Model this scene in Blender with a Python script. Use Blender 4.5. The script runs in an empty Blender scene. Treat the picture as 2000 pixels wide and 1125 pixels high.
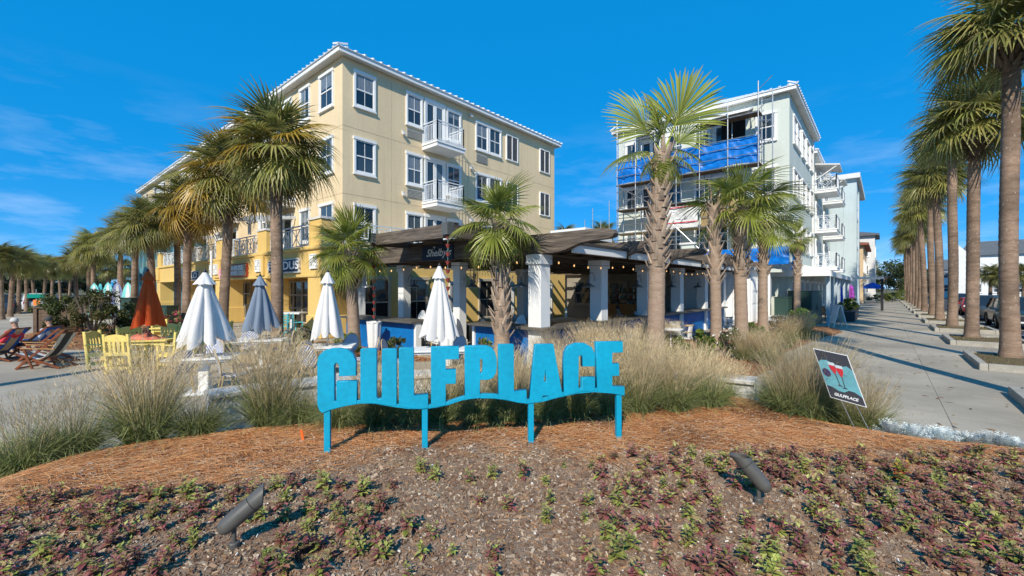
import bpy, math, random
import numpy as np
from mathutils import Vector, Matrix, Euler
from mathutils import noise as mnoise

random.seed(7)
rng = np.random.default_rng(7)
scene = bpy.context.scene
COL = scene.collection
R_ = math.radians

# ------------------------------------------------------------------ camera
CAMH = 2.1
cam_d = bpy.data.cameras.new('camera')
cam = bpy.data.objects.new('camera', cam_d)
COL.objects.link(cam)
cam.location = (0, 0, CAMH)
cam.rotation_euler = (R_(90), 0, 0)
cam_d.sensor_width = 36
cam_d.lens = 36 * 850 / 2000
cam_d.clip_start = 0.05
cam_d.clip_end = 3000
scene.camera = cam

# ------------------------------------------------------------------ sun and sky
SUN_EL = 37.0
SUN_AZ_VEC = Vector((-0.27, -0.963, 0)).normalized()     # ground direction towards the sun
el = R_(SUN_EL)
to_sun = Vector((SUN_AZ_VEC.x * math.cos(el), SUN_AZ_VEC.y * math.cos(el), math.sin(el)))
sd = bpy.data.lights.new('sun', 'SUN')
sd.energy = 3.5
sd.angle = R_(0.5)
sd.color = (1.0, 0.92, 0.785)
sun = bpy.data.objects.new('sun', sd)
COL.objects.link(sun)
sun.rotation_euler = (-to_sun).to_track_quat('-Z', 'Y').to_euler()
sun.location = (0, -20, 40)

world = bpy.data.worlds.new('World')
scene.world = world
world.use_nodes = True
wt = world.node_tree
wt.nodes.clear()
def wn(t, **k):
    n = wt.nodes.new(t)
    for a, b in k.items():
        setattr(n, a, b)
    return n
w_out = wn('ShaderNodeOutputWorld')
w_bg = wn('ShaderNodeBackground')
w_sky = wn('ShaderNodeTexSky', sky_type='NISHITA')
w_sky.sun_disc = False
w_sky.sun_elevation = el
w_sky.sun_rotation = math.atan2(to_sun.x, to_sun.y)
w_sky.air_density = 0.62
w_sky.dust_density = 0.0
w_sky.ozone_density = 4.8
w_hs = wn('ShaderNodeHueSaturation')
w_hs.inputs['Saturation'].default_value = 1.3
w_hs.inputs['Hue'].default_value = 0.496
w_hs.inputs['Value'].default_value = 1.0
wt.links.new(w_sky.outputs[0], w_hs.inputs['Color'])
# thin high cloud streaks low over the horizon
w_tc = wn('ShaderNodeTexCoord')
w_sep = wn('ShaderNodeSeparateXYZ')
wt.links.new(w_tc.outputs['Generated'], w_sep.inputs[0])
w_map = wn('ShaderNodeMapping')
w_map.inputs['Scale'].default_value = (2.0, 2.0, 9.0)
w_map.inputs['Location'].default_value = (0.6, 0.1, 0.4)
wt.links.new(w_tc.outputs['Generated'], w_map.inputs[0])
w_no = wn('ShaderNodeTexNoise')
w_no.inputs['Scale'].default_value = 2.2
w_no.inputs['Detail'].default_value = 6
w_no.inputs['Roughness'].default_value = 0.62
wt.links.new(w_map.outputs[0], w_no.inputs['Vector'])
w_r1 = wn('ShaderNodeMapRange')
w_r1.inputs[1].default_value = 0.47
w_r1.inputs[2].default_value = 0.74
wt.links.new(w_no.outputs[0], w_r1.inputs[0])
w_r2 = wn('ShaderNodeMapRange')            # clouds only up to about 18 degrees
w_r2.inputs[1].default_value = 0.36
w_r2.inputs[2].default_value = 0.06
wt.links.new(w_sep.outputs[2], w_r2.inputs[0])
w_mu = wn('ShaderNodeMath', operation='MULTIPLY')
wt.links.new(w_r1.outputs[0], w_mu.inputs[0])
wt.links.new(w_r2.outputs[0], w_mu.inputs[1])
w_mu2 = wn('ShaderNodeMath', operation='MULTIPLY')
wt.links.new(w_mu.outputs[0], w_mu2.inputs[0])
w_mu2.inputs[1].default_value = 0.32
w_mix = wn('ShaderNodeMixRGB')
w_mix.inputs[2].default_value = (4.6, 5.2, 6.0, 1)
wt.links.new(w_mu2.outputs[0], w_mix.inputs[0])
w_flat = wn('ShaderNodeMixRGB')              # deep clear winter blue, more even than the bare model
w_flat.inputs[0].default_value = 0.76
w_flat.inputs[2].default_value = (0.02, 1.36, 3.45, 1)
wt.links.new(w_hs.outputs[0], w_flat.inputs[1])
wt.links.new(w_flat.outputs[0], w_mix.inputs[1])
wt.links.new(w_mix.outputs[0], w_bg.inputs[0])
w_bg.inputs[1].default_value = 0.15
wt.links.new(w_bg.outputs[0], w_out.inputs[0])

scene.view_settings.view_transform = 'Standard'
scene.view_settings.look = 'None'
scene.view_settings.gamma = 1
scene.view_settings.exposure = 0.60
try:
    scene.view_settings.use_curve_mapping = False
except Exception:
    pass

# ------------------------------------------------------------------ frame of the place
# u runs along the sidewalk away from the corner, v runs along the other street
UX, UY = 0.65, 0.76
_l = math.hypot(UX, UY); UX /= _l; UY /= _l
def uv(u, v, z=0.0):
    return Vector((u * UX - v * UY, u * UY + v * UX, z))
def to_uv(x, y):
    return x * UX + y * UY, -x * UY + y * UX
YAW_U = math.atan2(UY, UX)                 # heading of +u in world
def pix(px, d, z):
    return Vector(((px - 1000) / 850 * d, d, z))

# ------------------------------------------------------------------ materials
MATS = {}
def new_mat(name):
    m = bpy.data.materials.new(name)
    m.use_nodes = True
    nt = m.node_tree
    b = nt.nodes['Principled BSDF']
    return m, nt, b
def M(name, col, rough=0.7, var=0.12, scale=2.0, col2=None, bump=0.0, bscale=40.0, metal=0.0, spec=0.4,
      coords='Object', stretch=(1, 1, 1), fine=0.0, fscale=60.0, objvar=0.0, trans=0.0, coat=0.0):
    if name in MATS:
        return MATS[name]
    m, nt, b = new_mat(name)
    N, L = nt.nodes.new, nt.links.new
    tc = N('ShaderNodeTexCoord')
    mp = N('ShaderNodeMapping')
    mp.inputs['Scale'].default_value = stretch
    if coords == 'World':
        g = N('ShaderNodeNewGeometry')
        L(g.outputs['Position'], mp.inputs[0])
    else:
        L(tc.outputs[coords], mp.inputs[0])
    no = N('ShaderNodeTexNoise')
    no.inputs['Scale'].default_value = scale
    no.inputs['Detail'].default_value = 5
    L(mp.outputs[0], no.inputs['Vector'])
    c2 = col2 if col2 else tuple(c * (1 - var * 2) for c in col)
    c1 = col if col2 else tuple(min(1, c * (1 + var * 0.6)) for c in col)
    rr = N('ShaderNodeMapRange')
    rr.inputs[1].default_value = 0.32
    rr.inputs[2].default_value = 0.68
    L(no.outputs[0], rr.inputs[0])
    mx = N('ShaderNodeMixRGB')
    mx.inputs[1].default_value = (*c2, 1)
    mx.inputs[2].default_value = (*c1, 1)
    L(rr.outputs[0], mx.inputs[0])
    last = mx.outputs[0]
    if fine > 0:
        n2 = N('ShaderNodeTexNoise')
        n2.inputs['Scale'].default_value = fscale
        n2.inputs['Detail'].default_value = 3
        L(mp.outputs[0], n2.inputs['Vector'])
        r2 = N('ShaderNodeMapRange')
        r2.inputs[1].default_value = 0.3
        r2.inputs[2].default_value = 0.7
        r2.inputs[3].default_value = 1 - fine
        r2.inputs[4].default_value = 1 + fine
        L(n2.outputs[0], r2.inputs[0])
        vm = N('ShaderNodeVectorMath')
        vm.operation = 'SCALE'
        L(last, vm.inputs[0])
        L(r2.outputs[0], vm.inputs['Scale'])
        last = vm.outputs[0]
    if objvar > 0:
        oi = N('ShaderNodeObjectInfo')
        r3 = N('ShaderNodeMapRange')
        r3.inputs[3].default_value = 1 - objvar
        r3.inputs[4].default_value = 1 + objvar
        L(oi.outputs['Random'], r3.inputs[0])
        vm = N('ShaderNodeVectorMath')
        vm.operation = 'SCALE'
        L(last, vm.inputs[0])
        L(r3.outputs[0], vm.inputs['Scale'])
        last = vm.outputs[0]
    L(last, b.inputs['Base Color'])
    b.inputs['Roughness'].default_value = rough
    b.inputs['Metallic'].default_value = metal
    b.inputs['Specular IOR Level'].default_value = spec
    if coat:
        b.inputs['Coat Weight'].default_value = coat
        b.inputs['Coat Roughness'].default_value = 0.06
    if bump > 0:
        n3 = N('ShaderNodeTexNoise')
        n3.inputs['Scale'].default_value = bscale
        n3.inputs['Detail'].default_value = 4
        L(mp.outputs[0], n3.inputs['Vector'])
        bp = N('ShaderNodeBump')
        bp.inputs['Strength'].default_value = bump
        bp.inputs['Distance'].default_value = 0.02
        L(n3.outputs[0], bp.inputs['Height'])
        L(bp.outputs[0], b.inputs['Normal'])
    if trans > 0:
        tr = N('ShaderNodeBsdfTranslucent')
        L(last, tr.inputs[0])
        ms = N('ShaderNodeMixShader')
        ms.inputs[0].default_value = trans
        L(b.outputs[0], ms.inputs[1])
        L(tr.outputs[0], ms.inputs[2])
        out = nt.nodes['Material Output']
        L(ms.outputs[0], out.inputs[0])
    MATS[name] = m
    return m
def attr_mat(name, rough=0.7, trans=0.28, spec=0.25, objvar=0.12):
    """colour from the mesh's own Col attribute (leaf and blade colours)"""
    if name in MATS:
        return MATS[name]
    m, nt, b = new_mat(name)
    N, L = nt.nodes.new, nt.links.new
    a = N('ShaderNodeAttribute')
    a.attribute_name = 'Col'
    oi = N('ShaderNodeObjectInfo')
    r3 = N('ShaderNodeMapRange')
    r3.inputs[3].default_value = 1 - objvar
    r3.inputs[4].default_value = 1 + objvar
    L(oi.outputs['Random'], r3.inputs[0])
    vm = N('ShaderNodeVectorMath')
    vm.operation = 'SCALE'
    L(a.outputs['Color'], vm.inputs[0])
    L(r3.outputs[0], vm.inputs['Scale'])
    L(vm.outputs[0], b.inputs['Base Color'])
    b.inputs['Roughness'].default_value = rough
    b.inputs['Specular IOR Level'].default_value = spec
    if trans > 0:
        tr = N('ShaderNodeBsdfTranslucent')
        L(vm.outputs[0], tr.inputs[0])
        ms = N('ShaderNodeMixShader')
        ms.inputs[0].default_value = trans
        L(b.outputs[0], ms.inputs[1])
        L(tr.outputs[0], ms.inputs[2])
        L(ms.outputs[0], nt.nodes['Material Output'].inputs[0])
    MATS[name] = m
    return m

def glass_mat(name, c1, c2, rough=0.04):
    if name in MATS:
        return MATS[name]
    m, nt, b = new_mat(name)
    N, L = nt.nodes.new, nt.links.new
    oi = N('ShaderNodeObjectInfo')
    mx = N('ShaderNodeMixRGB')
    mx.inputs[1].default_value = (*c1, 1)
    mx.inputs[2].default_value = (*c2, 1)
    rp = N('ShaderNodeMath'); rp.operation = 'POWER'; rp.inputs[1].default_value = 2.0
    L(oi.outputs['Random'], rp.inputs[0])
    L(rp.outputs[0], mx.inputs[0])
    tc = N('ShaderNodeTexCoord')
    no = N('ShaderNodeTexNoise'); no.inputs['Scale'].default_value = 1.3
    L(tc.outputs['Object'], no.inputs['Vector'])
    bp = N('ShaderNodeBump'); bp.inputs['Strength'].default_value = 0.06; bp.inputs['Distance'].default_value = 0.05
    L(no.outputs[0], bp.inputs['Height'])
    L(bp.outputs[0], b.inputs['Normal'])
    L(mx.outputs[0], b.inputs['Base Color'])
    b.inputs['Roughness'].default_value = rough
    b.inputs['Specular IOR Level'].default_value = 0.7
    MATS[name] = m
    return m

m_cream = M('cream_stucco', (0.735, 0.58, 0.36), 0.85, 0.04, 0.35, bump=0.15, bscale=30, coords='World', fine=0.03, fscale=9)
m_yellow = M('yellow_stucco', (0.72, 0.495, 0.165), 0.85, 0.04, 0.4, bump=0.15, bscale=30, coords='World', fine=0.03, fscale=8)
m_green = M('pale_green_stucco', (0.58, 0.625, 0.56), 0.85, 0.04, 0.4, bump=0.12, bscale=30, coords='World', fine=0.03, fscale=8)
m_paleblue = M('pale_blue_stucco', (0.50, 0.585, 0.60), 0.85, 0.04, 0.4, coords='World')
m_teal = M('teal_paint', (0.10, 0.26, 0.33), 0.7, 0.06, 0.5, coords='World')
m_white = M('white_trim', (0.80, 0.80, 0.78), 0.55, 0.03, 1.0, fine=0.02, fscale=14)
m_offwhite = M('off_white_paint', (0.68, 0.67, 0.64), 0.65, 0.05, 0.8, fine=0.03, fscale=12)
m_roof = M('white_metal_roof', (0.78, 0.79, 0.80), 0.35, 0.03, 1.0, spec=0.5)
m_glass = glass_mat('window_glass', (0.012, 0.022, 0.035), (0.10, 0.14, 0.17))
m_shopglass = glass_mat('shop_glass', (0.012, 0.014, 0.016), (0.05, 0.05, 0.055))
m_shutter = M('grey_shutter', (0.11, 0.11, 0.115), 0.6, 0.05)
m_rail = M('white_rail_paint', (0.62, 0.66, 0.70), 0.4, 0.03)
m_darkmetal = M('dark_metal', (0.03, 0.03, 0.033), 0.45, 0.1)
m_galv = M('galvanised_steel', (0.42, 0.43, 0.44), 0.38, 0.12, 5, metal=0.8)
m_wood = M('weathered_wood', (0.065, 0.050, 0.040), 0.75, 0.2, 0.9, col2=(0.175, 0.14, 0.11), bump=0.6, bscale=3, stretch=(1, 1, 14), fine=0.4, fscale=2.6)
m_woodw = None
m_plank = M('board_plank', (0.36, 0.25, 0.11), 0.8, 0.15, 4, stretch=(1, 1, 6))
m_oldwood = M('old_plank', (0.13, 0.085, 0.055), 0.85, 0.2, 4, fine=0.2)
m_tarp = M('blue_tarp', (0.0, 0.17, 0.60), 0.42, 0.12, 3, bump=0.5, bscale=5)
m_blue = M('blue_counter_paint', (0.0, 0.155, 0.46), 0.6, 0.12, 1.5, fine=0.1, fscale=9)
m_sign = M('sign_blue', (0.0, 0.335, 0.52), 0.48, 0.08, 1.3, bump=0.12, bscale=60, fine=0.08, fscale=18, spec=0.45)
m_concrete = M('concrete', (0.385, 0.335, 0.26), 0.9, 0.10, 0.55, bump=0.15, bscale=60, coords='World', fine=0.07, fscale=38, objvar=0.07)
def stain(m, amount=.35):
    nt = m.node_tree; N, L = nt.nodes.new, nt.links.new
    b = nt.nodes['Principled BSDF']; src = b.inputs['Base Color'].links[0].from_socket
    g = N('ShaderNodeNewGeometry')
    n1 = N('ShaderNodeTexNoise'); n1.inputs['Scale'].default_value = .35; n1.inputs['Detail'].default_value = 8; n1.inputs['Roughness'].default_value = .7
    L(g.outputs['Position'], n1.inputs['Vector'])
    r1 = N('ShaderNodeMapRange'); r1.inputs[1].default_value = .42; r1.inputs[2].default_value = .7; r1.inputs[3].default_value = 1.08; r1.inputs[4].default_value = 1 - amount
    L(n1.outputs[0], r1.inputs[0])
    v = N('ShaderNodeTexVoronoi'); v.inputs['Scale'].default_value = 1.7
    L(g.outputs['Position'], v.inputs['Vector'])
    r2 = N('ShaderNodeMapRange'); r2.inputs[1].default_value = .03; r2.inputs[2].default_value = .06; r2.inputs[3].default_value = .68; r2.inputs[4].default_value = 1
    L(v.outputs['Distance'], r2.inputs[0])
    mu = N('ShaderNodeMath'); mu.operation = 'MULTIPLY'; L(r1.outputs[0], mu.inputs[0]); L(r2.outputs[0], mu.inputs[1])
    vm = N('ShaderNodeVectorMath'); vm.operation = 'SCALE'; L(src, vm.inputs[0]); L(mu.outputs[0], vm.inputs['Scale'])
    L(vm.outputs[0], b.inputs['Base Color'])
stain(m_concrete, .25)
def streak(m, amount=.065):
    nt = m.node_tree; N, L = nt.nodes.new, nt.links.new
    b = nt.nodes['Principled BSDF']; src = b.inputs['Base Color'].links[0].from_socket
    g = N('ShaderNodeNewGeometry'); mp = N('ShaderNodeMapping'); mp.inputs['Scale'].default_value = (2.2, 2.2, .16)
    L(g.outputs['Position'], mp.inputs[0])
    n1 = N('ShaderNodeTexNoise'); n1.inputs['Scale'].default_value = 1.0; n1.inputs['Detail'].default_value = 7; n1.inputs['Roughness'].default_value = .65
    L(mp.outputs[0], n1.inputs['Vector'])
    r1 = N('ShaderNodeMapRange'); r1.inputs[1].default_value = .45; r1.inputs[2].default_value = .72; r1.inputs[3].default_value = 1.03; r1.inputs[4].default_value = 1 - amount
    L(n1.outputs[0], r1.inputs[0])
    vm = N('ShaderNodeVectorMath'); vm.operation = 'SCALE'; L(src, vm.inputs[0]); L(r1.outputs[0], vm.inputs['Scale'])
    L(vm.outputs[0], b.inputs['Base Color'])
def scars(m):
    nt = m.node_tree; N, L = nt.nodes.new, nt.links.new
    b = nt.nodes['Principled BSDF']; src = b.inputs['Base Color'].links[0].from_socket
    tc = N('ShaderNodeTexCoord'); oi = N('ShaderNodeObjectInfo'); ad = N('ShaderNodeVectorMath'); ad.operation = 'ADD'
    L(tc.outputs['Object'], ad.inputs[0]); L(oi.outputs['Location'], ad.inputs[1])
    mp = N('ShaderNodeMapping'); mp.inputs['Scale'].default_value = (1.6, 1.6, .8); L(ad.outputs[0], mp.inputs[0])
    v = N('ShaderNodeTexVoronoi'); v.inputs['Scale'].default_value = 5.5; L(mp.outputs[0], v.inputs['Vector'])
    r = N('ShaderNodeMapRange'); r.inputs[1].default_value = .10; r.inputs[2].default_value = .2; r.inputs[3].default_value = .75; r.inputs[4].default_value = 0
    L(v.outputs['Distance'], r.inputs[0])
    n = N('ShaderNodeTexNoise'); n.inputs['Scale'].default_value = 1.1; n.inputs['Detail'].default_value = 4; L(ad.outputs[0], n.inputs['Vector'])
    r2 = N('ShaderNodeMapRange'); r2.inputs[1].default_value = .35; r2.inputs[2].default_value = .65; r2.inputs[3].default_value = .68; r2.inputs[4].default_value = 1.2
    L(n.outputs[0], r2.inputs[0])
    vm = N('ShaderNodeVectorMath'); vm.operation = 'SCALE'; L(src, vm.inputs[0]); L(r2.outputs[0], vm.inputs['Scale'])
    mx = N('ShaderNodeMixRGB'); L(r.outputs[0], mx.inputs[0]); L(vm.outputs[0], mx.inputs[1]); mx.inputs[2].default_value = (.40, .33, .26, 1)
    L(mx.outputs[0], b.inputs['Base Color'])
for m_ in (m_cream, m_yellow, m_green, m_paleblue):
    streak(m_)
m_kerb = M('kerb_concrete', (0.37, 0.345, 0.29), 0.9, 0.12, 2.5, bump=0.2, bscale=40, fine=0.1, fscale=30)
m_joint = M('joint_base', (0.20, 0.18, 0.15), 0.95, 0.1, 1.0, coords='World')
m_asphalt = M('asphalt', (0.055, 0.055, 0.057), 0.9, 0.15, 0.8, coords='World', fine=0.2, fscale=80)
m_soil = M('mulch_soil', (0.21, 0.125, 0.075), 0.95, 0.2, 3.0, col2=(0.29, 0.20, 0.13), bump=0.9, bscale=55, coords='World', fine=0.45, fscale=120)
m_strawbase = M('straw_base', (0.24, 0.105, 0.042), 0.95, 0.2, 4.0, col2=(0.15, 0.075, 0.04), bump=0.8, bscale=70, coords='World', fine=0.4, fscale=90)
m_grassland = M('rough_grass', (0.10, 0.10, 0.035), 0.95, 0.2, 0.3, col2=(0.16, 0.12, 0.06), coords='World', fine=0.3, fscale=20)
m_stone = M('white_stone', (0.64, 0.62, 0.58), 0.8, 0.08, 3.0, bump=0.15, bscale=40, fine=0.05, fscale=50)
m_trunk = M('palm_trunk', (0.19, 0.125, 0.082), 0.9, 0.2, 2.2, col2=(0.29, 0.20, 0.14), bump=0.7, bscale=16, stretch=(1, 1, 5), fine=0.22, fscale=11)
m_trunk2 = M('young_palm_trunk', (0.29, 0.20, 0.135), 0.9, 0.2, 3.0, col2=(0.36, 0.26, 0.19), bump=0.6, bscale=16, stretch=(1, 1, 5), fine=0.2, fscale=14)
scars(m_trunk)
m_boot = M('leaf_base', (0.46, 0.36, 0.27), 0.85, 0.25, 5.0, col2=(0.31, 0.21, 0.14), objvar=0.22, bump=0.3, bscale=40, fine=0.15, fscale=25)
m_boot_grey = M('old_leaf_base', (0.24, 0.20, 0.165), 0.9, 0.25, 5.0, col2=(0.13, 0.085, 0.06), objvar=0.2)
m_yellowp = M('yellow_furniture_paint', (0.80, 0.62, 0.17), 0.5, 0.04, 2.0)
m_canvas = M('white_canvas', (0.74, 0.72, 0.69), 0.85, 0.05, 1.5, bump=0.15, bscale=80, trans=0.12)
m_canvas_grey = M('blue_grey_canvas', (0.20, 0.25, 0.32), 0.85, 0.06, 1.5, trans=0.08)
m_canvas_or = M('orange_canvas', (0.62, 0.078, 0.008), 0.85, 0.06, 1.5, trans=0.08)
m_salmon = M('salmon_cloth', (0.78, 0.22, 0.13), 0.85, 0.08, 3.0)
m_mahog = M('mahogany', (0.21, 0.062, 0.022), 0.4, 0.2, 4.0)
m_oak = M('light_wood', (0.42, 0.21, 0.07), 0.45, 0.15, 4.0)
m_slingdark = M('charcoal_cloth', (0.05, 0.055, 0.065), 0.9, 0.1)
m_slingtan = M('tan_cloth', (0.55, 0.43, 0.28), 0.9, 0.1)
m_slingblue = M('blue_cloth', (0.02, 0.13, 0.5), 0.9, 0.1)
m_util = M('utility_green', (0.035, 0.075, 0.06), 0.5, 0.08, 1.0)
m_red = M('rain_cup_copper', (0.32, 0.055, 0.045), 0.5, 0.15, 6.0)
m_rattan = M('rattan', (0.50, 0.36, 0.18), 0.6, 0.15, 8.0)
m_bronze = M('bronze_fixture', (0.095, 0.09, 0.08), 0.42, 0.08, 8.0, spec=0.45)
m_skin = M('skin', (0.48, 0.27, 0.18), 0.6, 0.05)
m_black = M('black_paint', (0.02, 0.02, 0.022), 0.5, 0.05)
m_navy = M('navy_sign', (0.018, 0.035, 0.075), 0.6, 0.04)
m_signred = M('sign_red', (0.45, 0.07, 0.03), 0.6, 0.06)
m_tyre = M('tyre_rubber', (0.02, 0.02, 0.02), 0.8, 0.1)
m_turq = M('turquoise_paint', (0.10, 0.48, 0.52), 0.5, 0.06)
m_pot = M('dark_pot', (0.04, 0.045, 0.055), 0.6, 0.1)
m_interior = M('interior_wall', (0.30, 0.27, 0.22), 0.9, 0.08)

# ------------------------------------------------------------------ mesh helpers
WL = {}
class MB:
    def __init__(s):
        s.v = []; s.f = []; s.mi = []; s.c = []
    def add(s, vs, fs, mi=0):
        o = len(s.v)
        s.v.extend(tuple(p) for p in vs)
        for f in fs:
            s.f.append(tuple(i + o for i in f)); s.mi.append(mi)
        return s
    def hexa(s, p, mi=0):          # 8 corners: bottom loop 0-3, top loop 4-7
        return s.add(p, [(3, 2, 1, 0), (4, 5, 6, 7), (0, 1, 5, 4), (1, 2, 6, 5), (2, 3, 7, 6), (3, 0, 4, 7)], mi)
    def box(s, x0, x1, y0, y1, z0, z1, mi=0):
        return s.hexa([(x0, y0, z0), (x1, y0, z0), (x1, y1, z0), (x0, y1, z0), (x0, y0, z1), (x1, y0, z1), (x1, y1, z1), (x0, y1, z1)], mi)
    def boxuv(s, u0, u1, v0, v1, z0, z1, mi=0):
        return s.hexa([uv(u0, v0, z0), uv(u1, v0, z0), uv(u1, v1, z0), uv(u0, v1, z0), uv(u0, v0, z1), uv(u1, v0, z1), uv(u1, v1, z1), uv(u0, v1, z1)], mi)
    def boxW(s, W, a0, a1, z0, z1, o0, o1, mi=0):
        return s.hexa([W(a0, z0, o0), W(a1, z0, o0), W(a1, z0, o1), W(a0, z0, o1), W(a0, z1, o0), W(a1, z1, o0), W(a1, z1, o1), W(a0, z1, o1)], mi)
    def bar(s, a, b, w, h=None, mi=0, up=(0, 0, 1)):
        a = Vector(a); b = Vector(b); h = h or w
        d = (b - a).normalized(); upv = Vector(up)
        if abs(d.dot(upv)) > 0.97:
            upv = Vector((1, 0, 0))
        x = d.cross(upv).normalized() * w / 2
        y = x.cross(d).normalized() * h / 2
        return s.hexa([a - x - y, a + x - y, b + x - y, b - x - y, a - x + y, a + x + y, b + x + y, b - x + y], mi)
    def tube(s, pts, r, n=8, mi=0, cap=True):
        pts = [Vector(p) for p in pts]
        rs = r if isinstance(r, (list, tuple)) else [r] * len(pts)
        o = len(s.v); prev = None
        for i, p in enumerate(pts):
            if i == 0: d = pts[1] - pts[0]
            elif i == len(pts) - 1: d = pts[-1] - pts[-2]
            else: d = pts[i + 1] - pts[i - 1]
            d.normalize()
            if prev is None:
                x = d.orthogonal().normalized()
            else:
                x = (prev - d * prev.dot(d)).normalized()
            prev = x
            y = d.cross(x)
            for k in range(n):
                a = 2 * math.pi * k / n
                s.v.append(tuple(p + (x * math.cos(a) + y * math.sin(a)) * rs[i]))
        for i in range(len(pts) - 1):
            for k in range(n):
                k2 = (k + 1) % n
                s.f.append((o + i * n + k, o + i * n + k2, o + (i + 1) * n + k2, o + (i + 1) * n + k)); s.mi.append(mi)
        if cap:
            s.f.append(tuple(o + k for k in reversed(range(n)))); s.mi.append(mi)
            q = o + (len(pts) - 1) * n
            s.f.append(tuple(q + k for k in range(n))); s.mi.append(mi)
        return s
    def lathe(s, prof, n=20, c=(0, 0, 0), mi=0, wob=None, cap=True):
        o = len(s.v)
        for j, (r, z) in enumerate(prof):
            for k in range(n):
                a = 2 * math.pi * k / n
                q = r * (wob(a, j) if wob else 1)
                s.v.append((c[0] + q * math.cos(a), c[1] + q * math.sin(a), c[2] + z))
        for j in range(len(prof) - 1):
            for k in range(n):
                k2 = (k + 1) % n
                s.f.append((o + j * n + k, o + j * n + k2, o + (j + 1) * n + k2, o + (j + 1) * n + k)); s.mi.append(mi)
        if cap:
            s.f.append(tuple(o + k for k in reversed(range(n)))); s.mi.append(mi)
            q = o + (len(prof) - 1) * n
            s.f.append(tuple(q + k for k in range(n))); s.mi.append(mi)
        return s
    def prism(s, poly, fn, t0, t1, mi=0):
        """poly of 2D points, fn(a,b,t) -> world point; closed extrusion between t0 and t1"""
        n = len(poly); o = len(s.v)
        for t in (t0, t1):
            for a, b in poly:
                s.v.append(tuple(fn(a, b, t)))
        s.f.append(tuple(o + i for i in reversed(range(n)))); s.mi.append(mi)
        s.f.append(tuple(o + n + i for i in range(n))); s.mi.append(mi)
        for i in range(n):
            j = (i + 1) % n
            s.f.append((o + i, o + j, o + n + j, o + n + i)); s.mi.append(mi)
        return s
    def build(s, name, mats, parent=None, smooth=False, bevel=0.0, kind=None, fixn=True, origin=None, seg=1):
        if not isinstance(mats, (list, tuple)):
            mats = [mats]
        V = np.array(s.v, dtype=float)
        if origin is None:
            lo = V.min(0); hi = V.max(0)
            c = Vector(((lo[0] + hi[0]) / 2, (lo[1] + hi[1]) / 2, lo[2]))
        else:
            c = Vector(origin)
        me = bpy.data.meshes.new(name)
        me.from_pydata((V - np.array(c)).tolist(), [], s.f)
        for m in mats:
            me.materials.append(m)
        if len(mats) > 1:
            me.polygons.foreach_set('material_index', s.mi)
        if fixn:
            import bmesh
            bm = bmesh.new(); bm.from_mesh(me)
            bmesh.ops.recalc_face_normals(bm, faces=bm.faces)
            bm.to_mesh(me); bm.free()
        if smooth:
            me.polygons.foreach_set('use_smooth', [True] * len(me.polygons))
        me.update()
        o = bpy.data.objects.new(name, me)
        COL.objects.link(o)
        base = Vector((0, 0, 0))
        if parent is not None:
            o.parent = parent
            base = WL.get(parent, base)
        o.location = c - base
        WL[o] = Vector(c)
        if bevel:
            bv = o.modifiers.new('bevel', 'BEVEL')
            bv.width = bevel; bv.segments = seg; bv.limit_method = 'ANGLE'; bv.angle_limit = R_(40)
        if kind:
            o['kind'] = kind
        return o

def tag(o, label=None, cat=None, group=None, kind=None):
    if label: o['label'] = label
    if cat: o['category'] = cat
    if group: o['group'] = group
    if kind: o['kind'] = kind
    return o
def thing(name, label, cat, loc=(0, 0, 0), group=None, rotz=0.0):
    o = bpy.data.objects.new(name, None)
    o.empty_display_size = 0.2
    COL.objects.link(o)
    o.location = loc
    o.rotation_euler = (0, 0, rotz)
    WL[o] = Vector(loc)
    return tag(o, label, cat, group)
KIDS = {}
def kids(o):
    return [c for c in COL.objects if c.parent is o]
def copy_tree(o, loc, rotz, label=None, scale=None, tree=None):
    tree = tree or snapshot(o)
    r = o.copy(); COL.objects.link(r)
    r.location = loc; r.rotation_euler = (0, 0, rotz)
    if scale is not None:
        r.scale = scale if isinstance(scale, (tuple, list)) else (scale,) * 3
    if label: r['label'] = label
    WL[r] = Vector(loc)
    for c, gk in tree:
        c2 = c.copy(); COL.objects.link(c2); c2.parent = r
        for g in gk:
            g2 = g.copy(); COL.objects.link(g2); g2.parent = c2
    return r
def snapshot(o):
    return [(c, list(c.children)) for c in o.children]
def place(o, loc, rotz, scale=None):
    o.location = loc; o.rotation_euler = (0, 0, rotz)
    if scale is not None:
        o.scale = scale if isinstance(scale, (tuple, list)) else (scale,) * 3
def inst(me, name, parent, mat4):
    o = bpy.data.objects.new(name, me)
    COL.objects.link(o)
    if parent is not None:
        o.parent = parent
    o.matrix_basis = mat4
    return o
def np_mesh(name, V, Fq, mats, colors=None, smooth=False):
    me = bpy.data.meshes.new(name)
    me.from_pydata(np.asarray(V).tolist(), [], [tuple(f) for f in np.asarray(Fq).tolist()] if not isinstance(Fq, list) else Fq)
    for m in (mats if isinstance(mats, (list, tuple)) else [mats]):
        me.materials.append(m)
    if colors is not None:
        ca = me.color_attributes.new('Col', 'FLOAT_COLOR', 'POINT')
        C = np.ones((len(V), 4)); C[:, :3] = colors
        ca.data.foreach_set('color', C.ravel())
    if smooth:
        me.polygons.foreach_set('use_smooth', [True] * len(me.polygons))
    me.update()
    return me
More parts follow.
